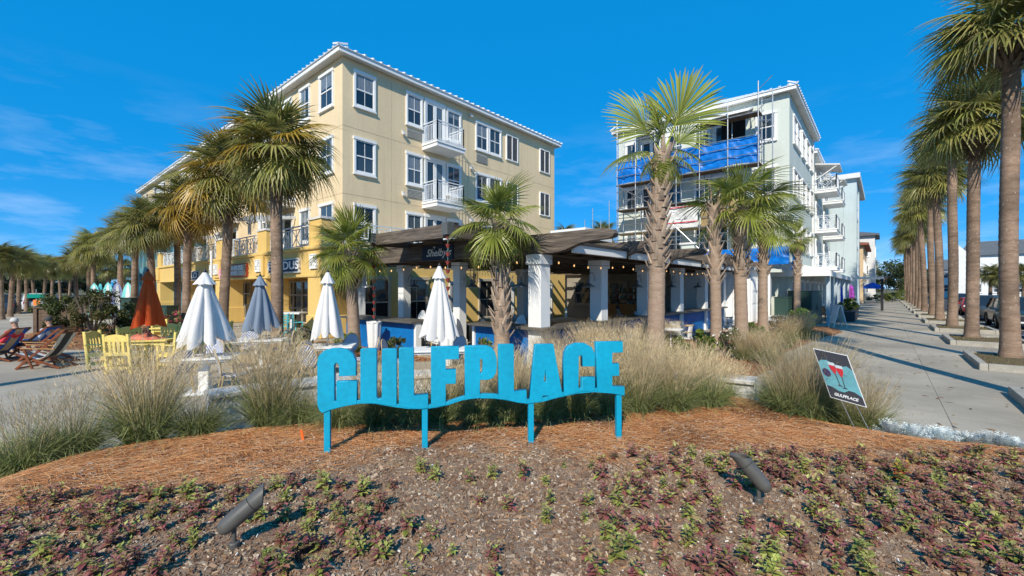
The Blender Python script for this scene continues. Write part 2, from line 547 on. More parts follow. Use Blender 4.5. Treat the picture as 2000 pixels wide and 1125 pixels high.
def text_mesh(txt, size, extrude=0.004, offset=0.0, shear=0.0, name='lettering', mat=None, align='CENTER', sx=1.0):
    cu = bpy.data.curves.new(name, 'FONT')
    cu.body = txt; cu.size = size; cu.extrude = extrude; cu.offset = offset; cu.shear = shear
    cu.align_x = align; cu.align_y = 'CENTER'; cu.resolution_u = 3
    o = bpy.data.objects.new(name, cu)
    COL.objects.link(o)
    dg = bpy.context.evaluated_depsgraph_get()
    me = bpy.data.meshes.new_from_object(o.evaluated_get(dg))
    bpy.data.objects.remove(o)
    bpy.data.curves.remove(cu)
    me.name = name
    if sx != 1.0:
        for v in me.vertices: v.co.x *= sx
    me.materials.clear()
    if mat: me.materials.append(mat)
    return me
def frame4(loc, right, up):
    r = Vector(right).normalized(); n = r.cross(Vector(up)).normalized(); u = n.cross(r)
    m = Matrix((r, u, n)).transposed().to_4x4()
    m.translation = loc
    return m
def put_text(txt, size, loc, right, up, parent, mat, **k):
    me = text_mesh(txt, size, mat=mat, **k)
    return inst(me, 'lettering', parent, frame4(Vector(loc) - WL.get(parent, Vector()), right, up))
# ================================================================== ground
def sheet(name, pts, z, mat, kind='structure', zb=None):
    mb = MB()
    n = len(pts)
    if zb is None:
        mb.add([(p[0], p[1], z) for p in pts], [tuple(range(n))])
    else:
        mb.prism([(p[0], p[1]) for p in pts], lambda a, b, t: (a, b, t), zb, z)
    o = mb.build(name, mat, fixn=True)
    o['kind'] = kind
    return o
sheet('ground', [(-900, -60), (900, -60), (900, 1800), (-900, 1800)], -0.25, m_grassland)
def U(u, v):
    p = uv(u, v); return (p.x, p.y)
pavement = sheet('pavement', [U(-14, -4.2), U(150, -4.2), U(150, 17), U(60, 45), U(20, 200), U(4, 85), U(-2, 44), U(-9, 0)], -0.010, m_concrete, zb=-0.24)
sheet('parking_lot', [U(-10, -40), U(150, -40), U(150, -4.23), U(-10, -4.23)], -0.13, m_asphalt)
sheet('road', [U(-30, 0), U(-10.2, 0), U(-3.4, 44), U(2.2, 85), U(17, 200), U(0, 205), U(-8, 85), U(-14, 40)], -0.12, m_asphalt)

# paving slabs with open joints
BED = [(-7.5, -1.5), (-6.4, 1.2), (-5.75, 3.6), (-5.75, 4.6), (-5.6, 5.3), (-4.9, 5.95), (-4.0, 6.45), (-3.0, 6.95), (-1.8, 7.6), (0.5, 8.3),
       (2.6, 8.4), (4.2, 8.2), (4.9, 7.5), (5.0, 6.6), (5.5, 6.05), (6.6, 5.6), (8.2, 5.1), (9.5, 3.0), (9.8, -1.5)]
BEDA = np.array(BED)
def inside(poly, X, Y):
    P = np.asarray(poly); n = len(P)
    r = np.zeros(X.shape, bool)
    j = n - 1
    for i in range(n):
        xi, yi = P[i]; xj, yj = P[j]
        c = ((yi > Y) != (yj > Y)) & (X < (xj - xi) * (Y - yi) / (yj - yi + 1e-12) + xi)
        r ^= c
        j = i
    return r
def dist_poly(poly, X, Y):
    P = np.asarray(poly); D = np.full(X.shape, 1e9)
    for i in range(len(P)):
        a = P[i]; b = P[(i + 1) % len(P)]
        ab = b - a; t = ((X - a[0]) * ab[0] + (Y - a[1]) * ab[1]) / (ab @ ab)
        t = np.clip(t, 0, 1)
        D = np.minimum(D, np.hypot(X - a[0] - t * ab[0], Y - a[1] - t * ab[1]))
    return D
SL = 2.17
mb = MB()
h = (SL - 0.007) / 2
mb.v = []
def slab_mesh(hu, hv):
    m = MB()
    P = lambda a, b, z: uv(a, b, z)
    ch = 0.008
    lo = [P(-hu, -hv, -0.04), P(hu, -hv, -0.04), P(hu, hv, -0.04), P(-hu, hv, -0.04)]
    md = [P(-hu, -hv, -ch), P(hu, -hv, -ch), P(hu, hv, -ch), P(-hu, hv, -ch)]
    tp = [P(-hu + ch, -hv + ch, 0), P(hu - ch, -hv + ch, 0), P(hu - ch, hv - ch, 0), P(-hu + ch, hv - ch, 0)]
    f = [(8, 9, 10, 11)]
    for k in range(4):
        q = (k + 1) % 4
        f += [(k, q, 4 + q, 4 + k), (4 + k, 4 + q, 8 + q, 8 + k)]
    m.add(lo + md + tp, f)
    return m
sm = slab_mesh(h, h)
me_slab = np_mesh('paving_slab', np.array(sm.v), sm.f, m_concrete)
PB = WL[pavement]
nslab = 0
for iu in range(-6, 46):
    for iv in range(-2, 22):
        u = iu * SL + 0.35; v = iv * SL + 0.3
        p = uv(u, v)
        if p.y < 2.2 or abs(p.x) / max(p.y, .1) > 1.34 or v < -3.1:
            continue
        if u > 26 and v > 3.4: continue
        if u > 9.5 and v > 6: continue
        if p.y > 26 and u < 20: continue
        X = np.array([p.x]); Y = np.array([p.y])
        if inside(BED, X, Y)[0] and dist_poly(BED, X, Y)[0] > 1.7:
            continue
        o = bpy.data.objects.new('paving_slab', me_slab)
        COL.objects.link(o); o.parent = pavement
        o.location = Vector((p.x, p.y, random.uniform(-0.0015, 0.0015))) - PB
        nslab += 1

# ------------------------------------------------------------------ planting bed in the foreground
def noise2(X, Y, seed=0):
    r = np.random.default_rng(seed); Z = np.zeros(X.shape)
    for k in range(10):
        a = r.uniform(0, 6.28); f = r.uniform(0.8, 7.0); ph = r.uniform(0, 6.28)
        Z += np.sin((X * math.cos(a) + Y * math.sin(a)) * f + ph) / (1 + f * .5)
    return Z
def bed_z(X, Y):
    X = np.asarray(X, float); Y = np.asarray(Y, float)
    D = dist_poly(BED, X, Y)
    ins = inside(BED, X, Y)
    t = np.clip(D / 1.1, 0, 1); t = t * t * (3 - 2 * t)
    z = 0.015 + 0.235 * t + 0.016 * noise2(X, Y, 3) * np.clip(D, 0, .5)
    return np.where(ins, z, 0.0)
def bz(x, y):
    return float(bed_z(np.array([x]), np.array([y]))[0])
FSX = [-9, -4.6, -3.3, -2.2, 0, 1.5, 4.1, 10]
FSY = [3.3, 3.55, 3.9, 4.75, 5.25, 5.0, 4.85, 4.8]
def straw_edge(X):
    return np.interp(X, FSX, FSY)
gx = np.arange(-8, 10, 0.07); gy = np.arange(0.0, 8.9, 0.07)
GX, GY = np.meshgrid(gx, gy)
ZZ = bed_z(GX, GY) + rng.normal(0, .004, GX.shape)
INS = inside(BED, GX, GY)
ZZ[~INS] = -0.02
nx = len(gx); ny = len(gy)
idx = np.arange(nx * ny).reshape(ny, nx)
q = np.stack([idx[:-1, :-1], idx[:-1, 1:], idx[1:, 1:], idx[1:, :-1]], -1).reshape(-1, 4)
ok = (INS[:-1, :-1] | INS[:-1, 1:] | INS[1:, 1:] | INS[1:, :-1]).reshape(-1)
q = q[ok]
V = np.stack([GX, GY, ZZ], -1).reshape(-1, 3)
cx = V[q].mean(1)
isst = cx[:, 1] > straw_edge(cx[:, 0]) + 0.26 * noise2(cx[:, 0] * 2, cx[:, 1] * 2, 9)
me = np_mesh('garden_bed', V, q, [m_soil, m_strawbase], smooth=True)
me.polygons.foreach_set('material_index', isst.astype(int).tolist())
bed = bpy.data.objects.new('garden_bed', me); COL.objects.link(bed); bed['kind'] = 'structure'

def rot2(a):
    return np.cos(a), np.sin(a)
# bark chips
def chips(n, xr, yr, size, cols, seed, filt, lift=0.004, thick=0.006):
    r = np.random.default_rng(seed)
    X = r.uniform(*xr, n * 3); Y = yr[0] + (yr[1] - yr[0]) * r.uniform(0, 1, n * 3) ** 1.25
    k = inside(BED, X, Y) & (np.abs(X) < Y * 1.25 + .3) & filt(X, Y, r)
    X = X[k][:n]; Y = Y[k][:n]; n = len(X)
    Z = bed_z(X, Y) + lift
    Lg = r.uniform(*size, n) * np.where(r.random(n) < .08, 1.7, 1); W = Lg * r.uniform(.25, .6, n)
    a = r.uniform(0, 6.28, n); c, s = rot2(a)
    tx = r.normal(0, .28, n); ty = r.normal(0, .28, n)
    base = np.array([[-1, -.55], [.9, -.8], [1, .6], [-.8, 1]])
    VV = np.zeros((n, 8, 3))
    for j in range(4):
        lx = base[j, 0] * Lg / 2 * r.uniform(.6, 1.1, n); ly = base[j, 1] * W / 2 * r.uniform(.5, 1.1, n)
        px = lx * c - ly * s; py = lx * s + ly * c
        zz = px * tx + py * ty
        VV[:, j] = np.stack([X + px, Y + py, Z + zz - thick], -1)
        VV[:, j + 4] = np.stack([X + px, Y + py, Z + zz + thick * r.uniform(.3, 1.2, n)], -1)
    fb = np.array([[4, 5, 6, 7], [0, 1, 5, 4], [1, 2, 6, 5], [2, 3, 7, 6], [3, 0, 4, 7]])
    F = (fb[None] + (np.arange(n) * 8)[:, None, None]).reshape(-1, 4)
    cols = np.array(cols); C = cols[r.integers(0, len(cols), n)] * r.uniform(.7, 1.25, (n, 1))
    return VV.reshape(-1, 3), F, np.repeat(C, 8, 0)
m_chip = attr_mat('bark_chip', 0.9, 0.0, 0.2, 0.0)
BC = [(.23, .13, .075), (.30, .19, .12), (.35, .25, .17), (.40, .30, .21), (.15, .085, .055), (.34, .20, .11), (.25, .16, .105), (.27, .19, .13), (.13, .08, .055), (.24, .15, .095), (.48, .38, .27)]
V1, F1, C1 = chips(30000, (-5, 7), (2.2, 5.6), (.013, .05), BC, 1, lambda X, Y, r: Y < straw_edge(X) + r.normal(.05, .18, len(X)))
V2, F2, C2 = chips(2200, (-5, 7), (2.2, 6.6), (.02, .05), [(.40, .33, .27), (.30, .23, .19), (.46, .38, .30)], 2, lambda X, Y, r: Y > straw_edge(X) - .3, lift=.008)
me = np_mesh('bark_chips', np.vstack([V1, V2]), np.vstack([F1, F2 + len(V1)]), m_chip, np.vstack([C1, C2]))
o = bpy.data.objects.new('bark_chips', me); COL.objects.link(o)
tag(o, 'grey brown bark chips spread over the planting bed', 'bark mulch', kind='stuff')
V1, F1, C1 = chips(2600, (-5, 7), (2.2, 5.0), (.005, .011), [(.72, .70, .66), (.6, .56, .5)], 4, lambda X, Y, r: noise2(X * 1.5, Y * 1.5, 5) > r.normal(.3, .6, len(X)), lift=.012, thick=.003)
V2, F2, C2 = chips(160, (-5, 7), (2.2, 5.2), (.014, .028), [(.74, .72, .68), (.55, .48, .38)], 6, lambda X, Y, r: Y < straw_edge(X), lift=.012, thick=.006)
me = np_mesh('perlite_specks', np.vstack([V1, V2]), np.vstack([F1, F2 + len(V1)]), m_chip, np.vstack([C1, C2]))
o = bpy.data.objects.new('perlite_specks', me); COL.objects.link(o)
tag(o, 'white perlite specks and pale pebbles in the mulch', 'specks', kind='stuff')

# pine straw
def needles(n, poly, zf, filt, seed, length=(.11, .26), w=.0032, xr=(-7, 9), yr=(3, 8.7), ang0=0.0, lift=.03):
    r = np.random.default_rng(seed)
    X = r.uniform(*xr, n * 3); Y = r.uniform(*yr, n * 3)
    k = inside(poly, X, Y) & filt(X, Y, r)
    X = X[k][:n]; Y = Y[k][:n]; n = len(X)
    a = ang0 + 1.1 * noise2(X * .9, Y * .9, seed + 5) + r.normal(0, .85, n)
    bend = r.normal(0, .7, n)
    Ln = r.uniform(*length, n)
    z0 = r.uniform(.002, lift, n)
    pts = []
    px, py, aa = X.copy(), Y.copy(), a.copy()
    tz = r.normal(0, .10, n)
    VV = np.zeros((n, 6, 3))
    for j in range(3):
        z = zf(px, py) + z0 + tz * (j - 1) * Ln * .5
        nxp, nyp = -np.sin(aa), np.cos(aa)
        ww = w * (1 if j < 2 else .5)
        VV[:, 2 * j] = np.stack([px - nxp * ww / 2, py - nyp * ww / 2, z], -1)
        VV[:, 2 * j + 1] = np.stack([px + nxp * ww / 2, py + nyp * ww / 2, z + .001], -1)
        px = px + np.cos(aa) * Ln / 2; py = py + np.sin(aa) * Ln / 2; aa = aa + bend
    fb = np.array([[0, 2, 3, 1], [2, 4, 5, 3]])
    F = (fb[None] + (np.arange(n) * 6)[:, None, None]).reshape(-1, 4)
    cols = np.array([(.60, .25, .085), (.50, .19, .06), (.66, .33, .13), (.36, .13, .045), (.66, .42, .23)])
    C = cols[r.integers(0, 5, n)] * r.uniform(.7, 1.2, (n, 1))
    return VV.reshape(-1, 3), F, np.repeat(C, 6, 0)
V1, F1, C1 = needles(52000, BED, bed_z, lambda X, Y, r: (np.abs(X) < Y * 1.25) & (Y > straw_edge(X) + .2 * noise2(X * 2.3, Y * 2.3, 31) + r.normal(-.06, .3, len(X))) & (noise2(X * 1.9, Y * 2.7, 33) > r.normal(-1.3, .5, len(X))), 11)
m_straw = attr_mat('pine_needle', 0.8, 0.0, 0.25, 0.0)
me = np_mesh('pine_straw', V1, F1, m_straw, C1)
o = bpy.data.objects.new('pine_straw', me); COL.objects.link(o)
tag(o, 'orange brown pine straw mulch round the big sign', 'pine straw', kind='stuff')

# straw bed along the restaurant front and mulch bed on the left
RB = [U(8.2, 6.1), U(8.6, 3.6), U(10.2, 2.5), U(13, 2.25), U(17, 2.5), U(22, 2.1), U(25.5, 1.5), U(28.0, 1.9), U(29.2, 5.5), U(27, 6.2), U(9, 6.3)]
LB = [(-22.5, 20.5), (-20.5, 17.6), (-18.2, 16.1), (-15.8, 15.0), (-13.6, 14.8), (-13.0, 16.5), (-14.5, 19.5), (-18, 23), (-21, 24)]
RF = [U(6.3, 14.9), U(6.2, 12.0), U(7.9, 9.9), U(8.2, 9.9), U(8.2, 16.5), U(6.6, 16.5)]
def small_bed(poly, name, seed, n, step=.25):
    P = np.array(poly); lo = P.min(0) - .1; hi = P.max(0) + .1
    gx = np.arange(lo[0], hi[0], step); gy = np.arange(lo[1], hi[1], step)
    GX, GY = np.meshgrid(gx, gy); INS = inside(poly, GX, GY)
    D = dist_poly(poly, GX, GY)
    def zf(X, Y):
        X = np.asarray(X); Y = np.asarray(Y)
        d = dist_poly(poly, X, Y); t = np.clip(d / .6, 0, 1)
        return np.where(inside(poly, X, Y), .015 + .1 * t * t * (3 - 2 * t), -.01)
    ZZ = zf(GX, GY); nx = len(gx); ny = len(gy)
    idx = np.arange(nx * ny).reshape(ny, nx)
    q = np.stack([idx[:-1, :-1], idx[:-1, 1:], idx[1:, 1:], idx[1:, :-1]], -1).reshape(-1, 4)
    ok = (INS[:-1, :-1] | INS[:-1, 1:] | INS[1:, 1:] | INS[1:, :-1]).reshape(-1)
    V = np.stack([GX, GY, ZZ], -1).reshape(-1, 3)
    me = np_mesh(name, V, q[ok], m_strawbase, smooth=True)
    o = bpy.data.objects.new(name, me); COL.objects.link(o); o['kind'] = 'structure'
    V1, F1, C1 = needles(n, poly, zf, lambda X, Y, r: np.ones(X.shape, bool), seed, (.2, .4), .012, (lo[0], hi[0]), (lo[1], hi[1]))
    me = np_mesh('pine_straw', V1, F1, m_straw, C1)
    p = bpy.data.objects.new('pine_straw', me); COL.objects.link(p); p['kind'] = 'stuff'
    p['category'] = 'pine straw'
    return p
small_bed(RB, 'garden_bed', 21, 6000)['label'] = 'pine straw mulch along the restaurant front by the sidewalk'
small_bed(LB, 'garden_bed', 22, 5000)['label'] = 'rust brown mulch round the shrubs on the far left'
small_bed(RF, 'garden_bed', 23, 2500)['label'] = 'pine straw mulch under the small palm left of the entrance'

# ------------------------------------------------------------------ kerb planters along the sidewalk and kerb to the parking lot
PL_U = [9.76 + 6.5 * k for k in range(-0, 16)]
def planter(u0, k):
    u1 = u0 + 3.1; va, vb = -1.85, -4.0; w = .16; hh = .17
    c = uv((u0 + u1) / 2, -2.9)
    ordn = ['in the lower right corner', 'under the nearest palm', 'under the second palm', 'under the third palm', 'under the fourth palm', 'under the fifth palm', 'under the sixth palm']
    lab = 'grey concrete kerb planter %s of the sidewalk row' % ordn[k] if k < 7 else 'small far concrete kerb planter in the sidewalk palm row'
    t = thing('kerb_planter', lab, 'planter', c, 'kerb planters along the sidewalk')
    for (a0, a1, b0, b1) in ((u0, u1, va - w, va), (u0, u0 + w, vb + w, va - w), (u1 - w, u1, vb + w, va - w), (u0, u1, vb, vb + w)):
        MB().boxuv(a0 + .002, a1 - .002, b0 + .002, b1 - .002, -.03, hh).build('kerb_stone', m_kerb, t, bevel=.015, seg=2)
    mb = MB()
    n = 7
    for i in range(n + 1):
        for j in range(n + 1):
            a = u0 + w + (u1 - u0 - 2 * w) * i / n; b = vb + w + (va - vb - 2 * w) * j / n
            e = min(i, n - i, j, n - j)
            mb.v.append(tuple(uv(a, b, .11 + .05 * min(e, 2) / 2 + random.uniform(-.01, .01))))
    for i in range(n):
        for j in range(n):
            mb.f.append((i * (n + 1) + j, (i + 1) * (n + 1) + j, (i + 1) * (n + 1) + j + 1, i * (n + 1) + j + 1)); mb.mi.append(0)
    mb.build('planter_soil', m_plsoil, t, smooth=True)
    if k < 5:
        r = np.random.default_rng(k + 50); n = 700
        A = r.uniform(u0 + .2, u1 - .2, n); B = r.uniform(vb + .2, va - .2, n)
        VV = np.zeros((n, 3, 3)); CC = np.zeros((n, 3, 3))
        for i in range(n):
            p = uv(A[i], B[i], .13); an = r.uniform(0, 6.28); hgt = r.uniform(.03, .09)
            dx = Vector((math.cos(an), math.sin(an), 0)) * .009
            VV[i, 0] = p - dx; VV[i, 1] = p + dx; VV[i, 2] = p + Vector((r.normal(0, .03), r.normal(0, .03), hgt))
            CC[i, :] = np.array((.16, .15, .05)) * r.uniform(.5, 1.3) if r.random() < .6 else np.array((.26, .18, .09)) * r.uniform(.6, 1.2)
        me = np_mesh('planter_grass', VV.reshape(-1, 3) - np.array(c), np.arange(n * 3).reshape(-1, 3), attr_mat('blade', .8, .2), CC.reshape(-1, 3))
        o = bpy.data.objects.new('planter_grass', me); COL.objects.link(o); o.parent = t; o['kind'] = 'stuff'
m_plsoil = M('planter_soil', (0.11, 0.10, 0.04), 0.95, 0.2, 5, col2=(0.17, 0.10, 0.055), bump=.8, bscale=60, fine=.4, fscale=70)
for k, u0 in enumerate(PL_U):
    planter(u0, k)
mb = MB().boxuv(-5, 140, -4.3, -4.05, -.24, -.02)
o = mb.build('kerb', m_kerb, None, bevel=.02); o['kind'] = 'structure'
# white bay lines in the parking lot
for k in range(12):
    a = uv(14 + 3.4 * k, -4.6); b = uv(14 + 3.4 * k + 2.6, -9.4)
    o = MB().bar((a.x, a.y, -.127), (b.x, b.y, -.127), .11, .004).build('parking_line', m_white); o['kind'] = 'structure'

# fallen needles and leaf bits blown over the paving
def litter(n, seed):
    r = np.random.default_rng(seed); V = []; F = []; C = []
    while len(F) < n:
        if r.random() < .55:
            k = r.integers(0, len(BED) - 1); a = BEDA[k]; b = BEDA[k + 1]; f = r.random(); p = a + (b - a) * f + r.normal(0, .5, 2)
        else:
            q = uv(r.uniform(6, 40), r.normal(-1.2, 1.6)); p = np.array((q.x, q.y))
        if p[1] < 2.4 or abs(p[0]) > p[1] * 1.25 or inside(BED, np.array([p[0]]), np.array([p[1]]))[0]: continue
        an = r.uniform(0, 6.28); L = r.uniform(.02, .09); w = L * r.uniform(.06, .35)
        d = np.array((math.cos(an), math.sin(an))); s = np.array((-d[1], d[0])); b0 = len(V)
        z = .004
        for q, zz in ((p - d * L, z), (p + s * w, z + r.uniform(0, .012)), (p + d * L, z), (p - s * w, z + r.uniform(0, .012))): V.append((q[0], q[1], zz))
        F.append((b0, b0 + 1, b0 + 2, b0 + 3)); C += [tuple(np.array(((.30, .15, .06), (.20, .13, .07), (.38, .26, .12))[r.integers(0, 3)]) * r.uniform(.6, 1.2))] * 4
    return np_mesh('leaf_litter', np.array(V), F, m_straw, np.array(C))
o = bpy.data.objects.new('leaf_litter', litter(650, 5)); COL.objects.link(o); tag(o, 'scattered dry needles and leaf bits on the paving', 'leaf litter', kind='stuff')
# ================================================================== the big lettered sign
SGN_O = Vector((580, 640)); SGN_S = 2000 / 680.0
PL = pix(640, 1.85 * 850 / 323, 0.25); PR = pix(1208, 1.85 * 850 / 291, 0.25)
SX = (PR - PL).normalized(); SX.z = 0; SX.normalize()
SN = Vector((SX.y, -SX.x, 0))           # towards the camera
def sgn(cx, cy):
    """photo tracing -> metres along the sign and height above its base"""
    px = SGN_O.x + cx / SGN_S; py = SGN_O.y + cy / SGN_S
    d = Vector(((px - 1000) / 850, 1, (562.5 - py) / 850))
    t = (PL - Vector((0, 0, CAMH))).dot(SN) / d.dot(SN)
    p = Vector((0, 0, CAMH)) + d * t
    return (p - PL).dot(SX), p.z
LET = {
 'letter_G': ([(122, 195), (130, 160), (160, 130), (200, 118), (240, 116), (290, 123), (325, 147), (343, 190), (343, 272), (246, 275), (246, 214), (239, 203), (229, 200), (219, 212), (219, 412), (225, 421), (231, 412), (231, 305), (348, 303), (348, 434), (270, 448), (200, 466), (150, 485), (134, 470), (122, 435)], []),
 'letter_U': ([(368, 122), (374, 118), (455, 118), (460, 122), (460, 392), (466, 404), (480, 406), (490, 395), (490, 124), (496, 120), (569, 118), (575, 124), (575, 440), (560, 446), (500, 436), (430, 430), (368, 432)], []),
 'letter_L': ([(587, 118), (591, 114), (668, 113), (672, 117), (672, 385), (753, 378), (755, 458), (700, 462), (640, 456), (587, 446)], []),
 'letter_F': ([(770, 108), (930, 104), (930, 178), (855, 180), (855, 238), (913, 236), (913, 318), (855, 320), (855, 440), (800, 452), (770, 456)], []),
 'letter_P': ([(963, 103), (1085, 101), (1115, 110), (1136, 138), (1146, 180), (1147, 220), (1141, 258), (1125, 285), (1095, 296), (1050, 297), (1050, 400), (1000, 404), (963, 412)], [[(1050, 178), (1060, 178), (1065, 190), (1065, 245), (1060, 257), (1050, 259)]]),
 'letter_L.001': ([(1155, 97), (1159, 94), (1239, 93), (1243, 96), (1243, 362), (1315, 354), (1318, 432), (1260, 425), (1200, 410), (1155, 403)], []),
 'letter_A': ([(1365, 94), (1468, 92), (1522, 388), (1445, 411), (1437, 385), (1408, 387), (1403, 418), (1328, 432)], [[(1423, 235), (1413, 308), (1431, 308)]]),
 'letter_C': ([(1527, 190), (1532, 145), (1552, 106), (1600, 87), (1650, 88), (1688, 110), (1706, 150), (1706, 220), (1634, 220), (1634, 165), (1625, 155), (1614, 163), (1612, 340), (1620, 350), (1632, 344), (1632, 285), (1706, 280), (1706, 358), (1640, 362), (1580, 375), (1527, 389)], []),
 'letter_E': ([(1714, 80), (1865, 77), (1865, 140), (1805, 142), (1805, 205), (1843, 203), (1845, 272), (1805, 275), (1805, 332), (1875, 335), (1875, 386), (1800, 374), (1718, 368)], []),
}
gsign = thing('letter_sign', 'big bright blue block letter sign reading GULFPLACE on four posts', 'sign', PL)
def flat_shape(name, loops, depth, bev, off):
    cu = bpy.data.curves.new(name, 'CURVE'); cu.dimensions = '2D'; cu.fill_mode = 'BOTH'
    cu.extrude = depth / 2 - bev; cu.bevel_depth = bev; cu.bevel_resolution = 1; cu.offset = -bev
    for lp in loops:
        sp = cu.splines.new('POLY'); sp.points.add(len(lp) - 1)
        for p, (a, b) in zip(sp.points, lp):
            p.co = (a, b, 0, 1)
        sp.use_cyclic_u = True
    o = bpy.data.objects.new(name, cu); COL.objects.link(o)
    dg = bpy.context.evaluated_depsgraph_get()
    me = bpy.data.meshes.new_from_object(o.evaluated_get(dg))
    bpy.data.objects.remove(o); bpy.data.curves.remove(cu)
    me.name = name; me.materials.clear(); me.materials.append(m_sign)
    m4 = frame4(Vector((0, 0, -PL.z)) + SN * off, SX, (0, 0, 1))
    return inst(me, name, gsign, m4)
for nm, (outer, holes) in LET.items():
    flat_shape('letter', [[sgn(*p) for p in outer]] + [[sgn(*p) for p in hl] for hl in holes], .085, .004, 0)['label'] = 'bright blue capital letter ' + nm[7]
low = [(150, 485), (200, 468), (300, 442), (370, 432), (450, 433), (560, 452), (640, 462), (720, 464), (800, 456), (870, 440), (950, 413), (1040, 402), (1130, 403), (1200, 413), (1260, 426), (1318, 434), (1400, 424), (1500, 398), (1600, 376), (1700, 367), (1800, 373), (1875, 388)]
upp = [(x, y - (24 if 10 < i < 20 or i < 3 else 20)) for i, (x, y) in enumerate(low)]
flat_shape('wavy_base', [[sgn(*p) for p in low] + [sgn(*p) for p in reversed(upp)]], .075, .003, 0)
for cx, y0 in ((176, 480), (735, 468), (1343, 440), (1846, 390)):
    s, z1 = sgn(cx, y0)
    p = PL + SX * s
    mb = MB()
    q = lambda a, b, z: Vector((p.x, p.y, 0)) + SX * a + SN * b + Vector((0, 0, z))
    zb = bz(p.x, p.y) - .1
    hw = .033
    mb.hexa([q(-hw, -.03, zb), q(hw, -.03, zb), q(hw, .03, zb), q(-hw, .03, zb), q(-hw, -.03, z1 + .02), q(hw, -.03, z1 + .02), q(hw, .03, z1 + .02), q(-hw, .03, z1 + .02)])
    mb.build('post', m_sign, gsign, bevel=.004)

# ------------------------------------------------------------------ curved white seat wall behind the sign
def arc_wall(pts, label):
    c = Vector(pts[0]) + (Vector(pts[-1]) - Vector(pts[0])) * .5
    t = thing('seat_wall', label, 'seat wall', (c.x, c.y, 0))
    n = len(pts)
    P = [Vector((p[0], p[1], 0)) for p in pts]
    def off(i):
        d = (P[min(i + 1, n - 1)] - P[max(i - 1, 0)]).normalized()
        return Vector((-d.y, d.x, 0))
    for i in range(n - 1):
        for nm, w, z0, z1, mt in (('wall_block', .19, 0, .40, m_offwhite), ('cap_stone', .25, .403, .48, m_stone)):
            a, b = P[i], P[i + 1]; e = (b - a).normalized() * .006
            oa, ob = off(i) * w, off(i + 1) * w
            a2, b2 = a + e, b - e
            MB().hexa([a2 - oa + Vector((0, 0, z0)), b2 - ob + Vector((0, 0, z0)), b2 + ob + Vector((0, 0, z0)), a2 + oa + Vector((0, 0, z0)),
                       a2 - oa + Vector((0, 0, z1)), b2 - ob + Vector((0, 0, z1)), b2 + ob + Vector((0, 0, z1)), a2 + oa + Vector((0, 0, z1))]).build(nm, mt, t, bevel=.012)
arc_wall([(-4.75, 6.75), (-4.1, 7.35), (-3.3, 7.85), (-2.4, 8.2), (-1.5, 8.45)], 'low white seat wall with stone cap behind the left grass clumps')
arc_wall([(3.1, 8.35), (3.75, 8.15), (4.35, 7.75)], 'short white seat wall with stone cap between the right grass clumps')

# ------------------------------------------------------------------ bullet spot lights in the bed
def bullet(px, py, base, tilt, yaw, label):
    d = (CAMH - .25) * 850 / (base[1] - 562.5)
    b = pix(base[0], d, 0); b.z = bz(b.x, b.y)
    t = thing('garden_spotlight', label, 'spotlight', b, 'bullet spotlights aimed at the sign')
    MB().lathe([(.036, -.06), (.036, .015), (.03, .022), (.016, .024), (.016, .13), (.024, .135), (.024, .17), (.014, .18), (.014, .21)], 14).build('stake_mount', m_bronze, None, smooth=False)
    m = COL.objects[-1]; m.parent = t; m.location = (0, 0, -.035)
    body = MB().lathe([(.002, -.20), (.03, -.195), (.047, -.175), (.056, -.14), (.058, -.02), (.059, .06)], 24, cap=True)
    hood = MB()
    n = 24
    for j, zz in enumerate((.064, .075, .19)):
        for k in range(n):
            a = 2 * math.pi * k / n
            r = (.0585, .0605, .0605)[j]
            z = zz if j < 2 else .15 + .055 * math.cos(a)
            hood.v.append((r * math.cos(a), r * math.sin(a), z))
    for k in range(n):
        a = 2 * math.pi * k / n
        hood.v.append((.054 * math.cos(a), .054 * math.sin(a), .148 + .055 * math.cos(a)))
    for k in range(n):
        a = 2 * math.pi * k / n
        hood.v.append((.052 * math.cos(a), .052 * math.sin(a), .08))
    for j in range(4):
        for k in range(n):
            k2 = (k + 1) % n
            hood.f.append((j * n + k, j * n + k2, (j + 1) * n + k2, (j + 1) * n + k)); hood.mi.append(0)
    hood.f.append(tuple(4 * n + k for k in range(n))); hood.mi.append(0)
    rot = Matrix.Rotation(yaw, 4, 'Z') @ Matrix.Rotation(tilt, 4, 'Y')
    for mb, nm in ((body, 'lamp_body'), (hood, 'lamp_hood')):
        o = mb.build(nm, m_bronze, None, smooth=True, origin=(0, 0, 0))
        o.parent = t
        o.matrix_basis = Matrix.Translation((0, 0, .205)) @ rot @ Matrix.Diagonal((1.05, 1.05, .98, 1)) @ Matrix.Translation((.0, 0, .085)) @ Matrix.Rotation(math.pi, 4, 'Z')
        em = o.modifiers.new('edge', 'EDGE_SPLIT'); em.split_angle = R_(35)
    return t
bullet(0, 0, (457, 1072), R_(52), R_(25), 'dark bronze bullet spotlight at lower left tipped up to the right')
bullet(0, 0, (1482, 985), R_(-40), R_(-28), 'dark bronze bullet spotlight at right tipped up to the left')

# orange stake left of the sign
p = pix(592, 1.9 * 850 / (868 - 562), 0); p.z = bz(p.x, p.y)
o = MB().hexa([p + Vector(a) for a in ((-.004, -.006, -.05), (.03, -.006, -.05), (.03, .004, -.05), (-.004, .004, -.05), (-.025, -.03, .14), (.005, -.03, .145), (.005, -.02, .145), (-.025, -.02, .14))]).build('marker_stake', M('orange_plastic', (.85, .16, .03), .5, .05))
tag(o, 'short orange plastic marker stake in the straw left of the sign', 'stake')
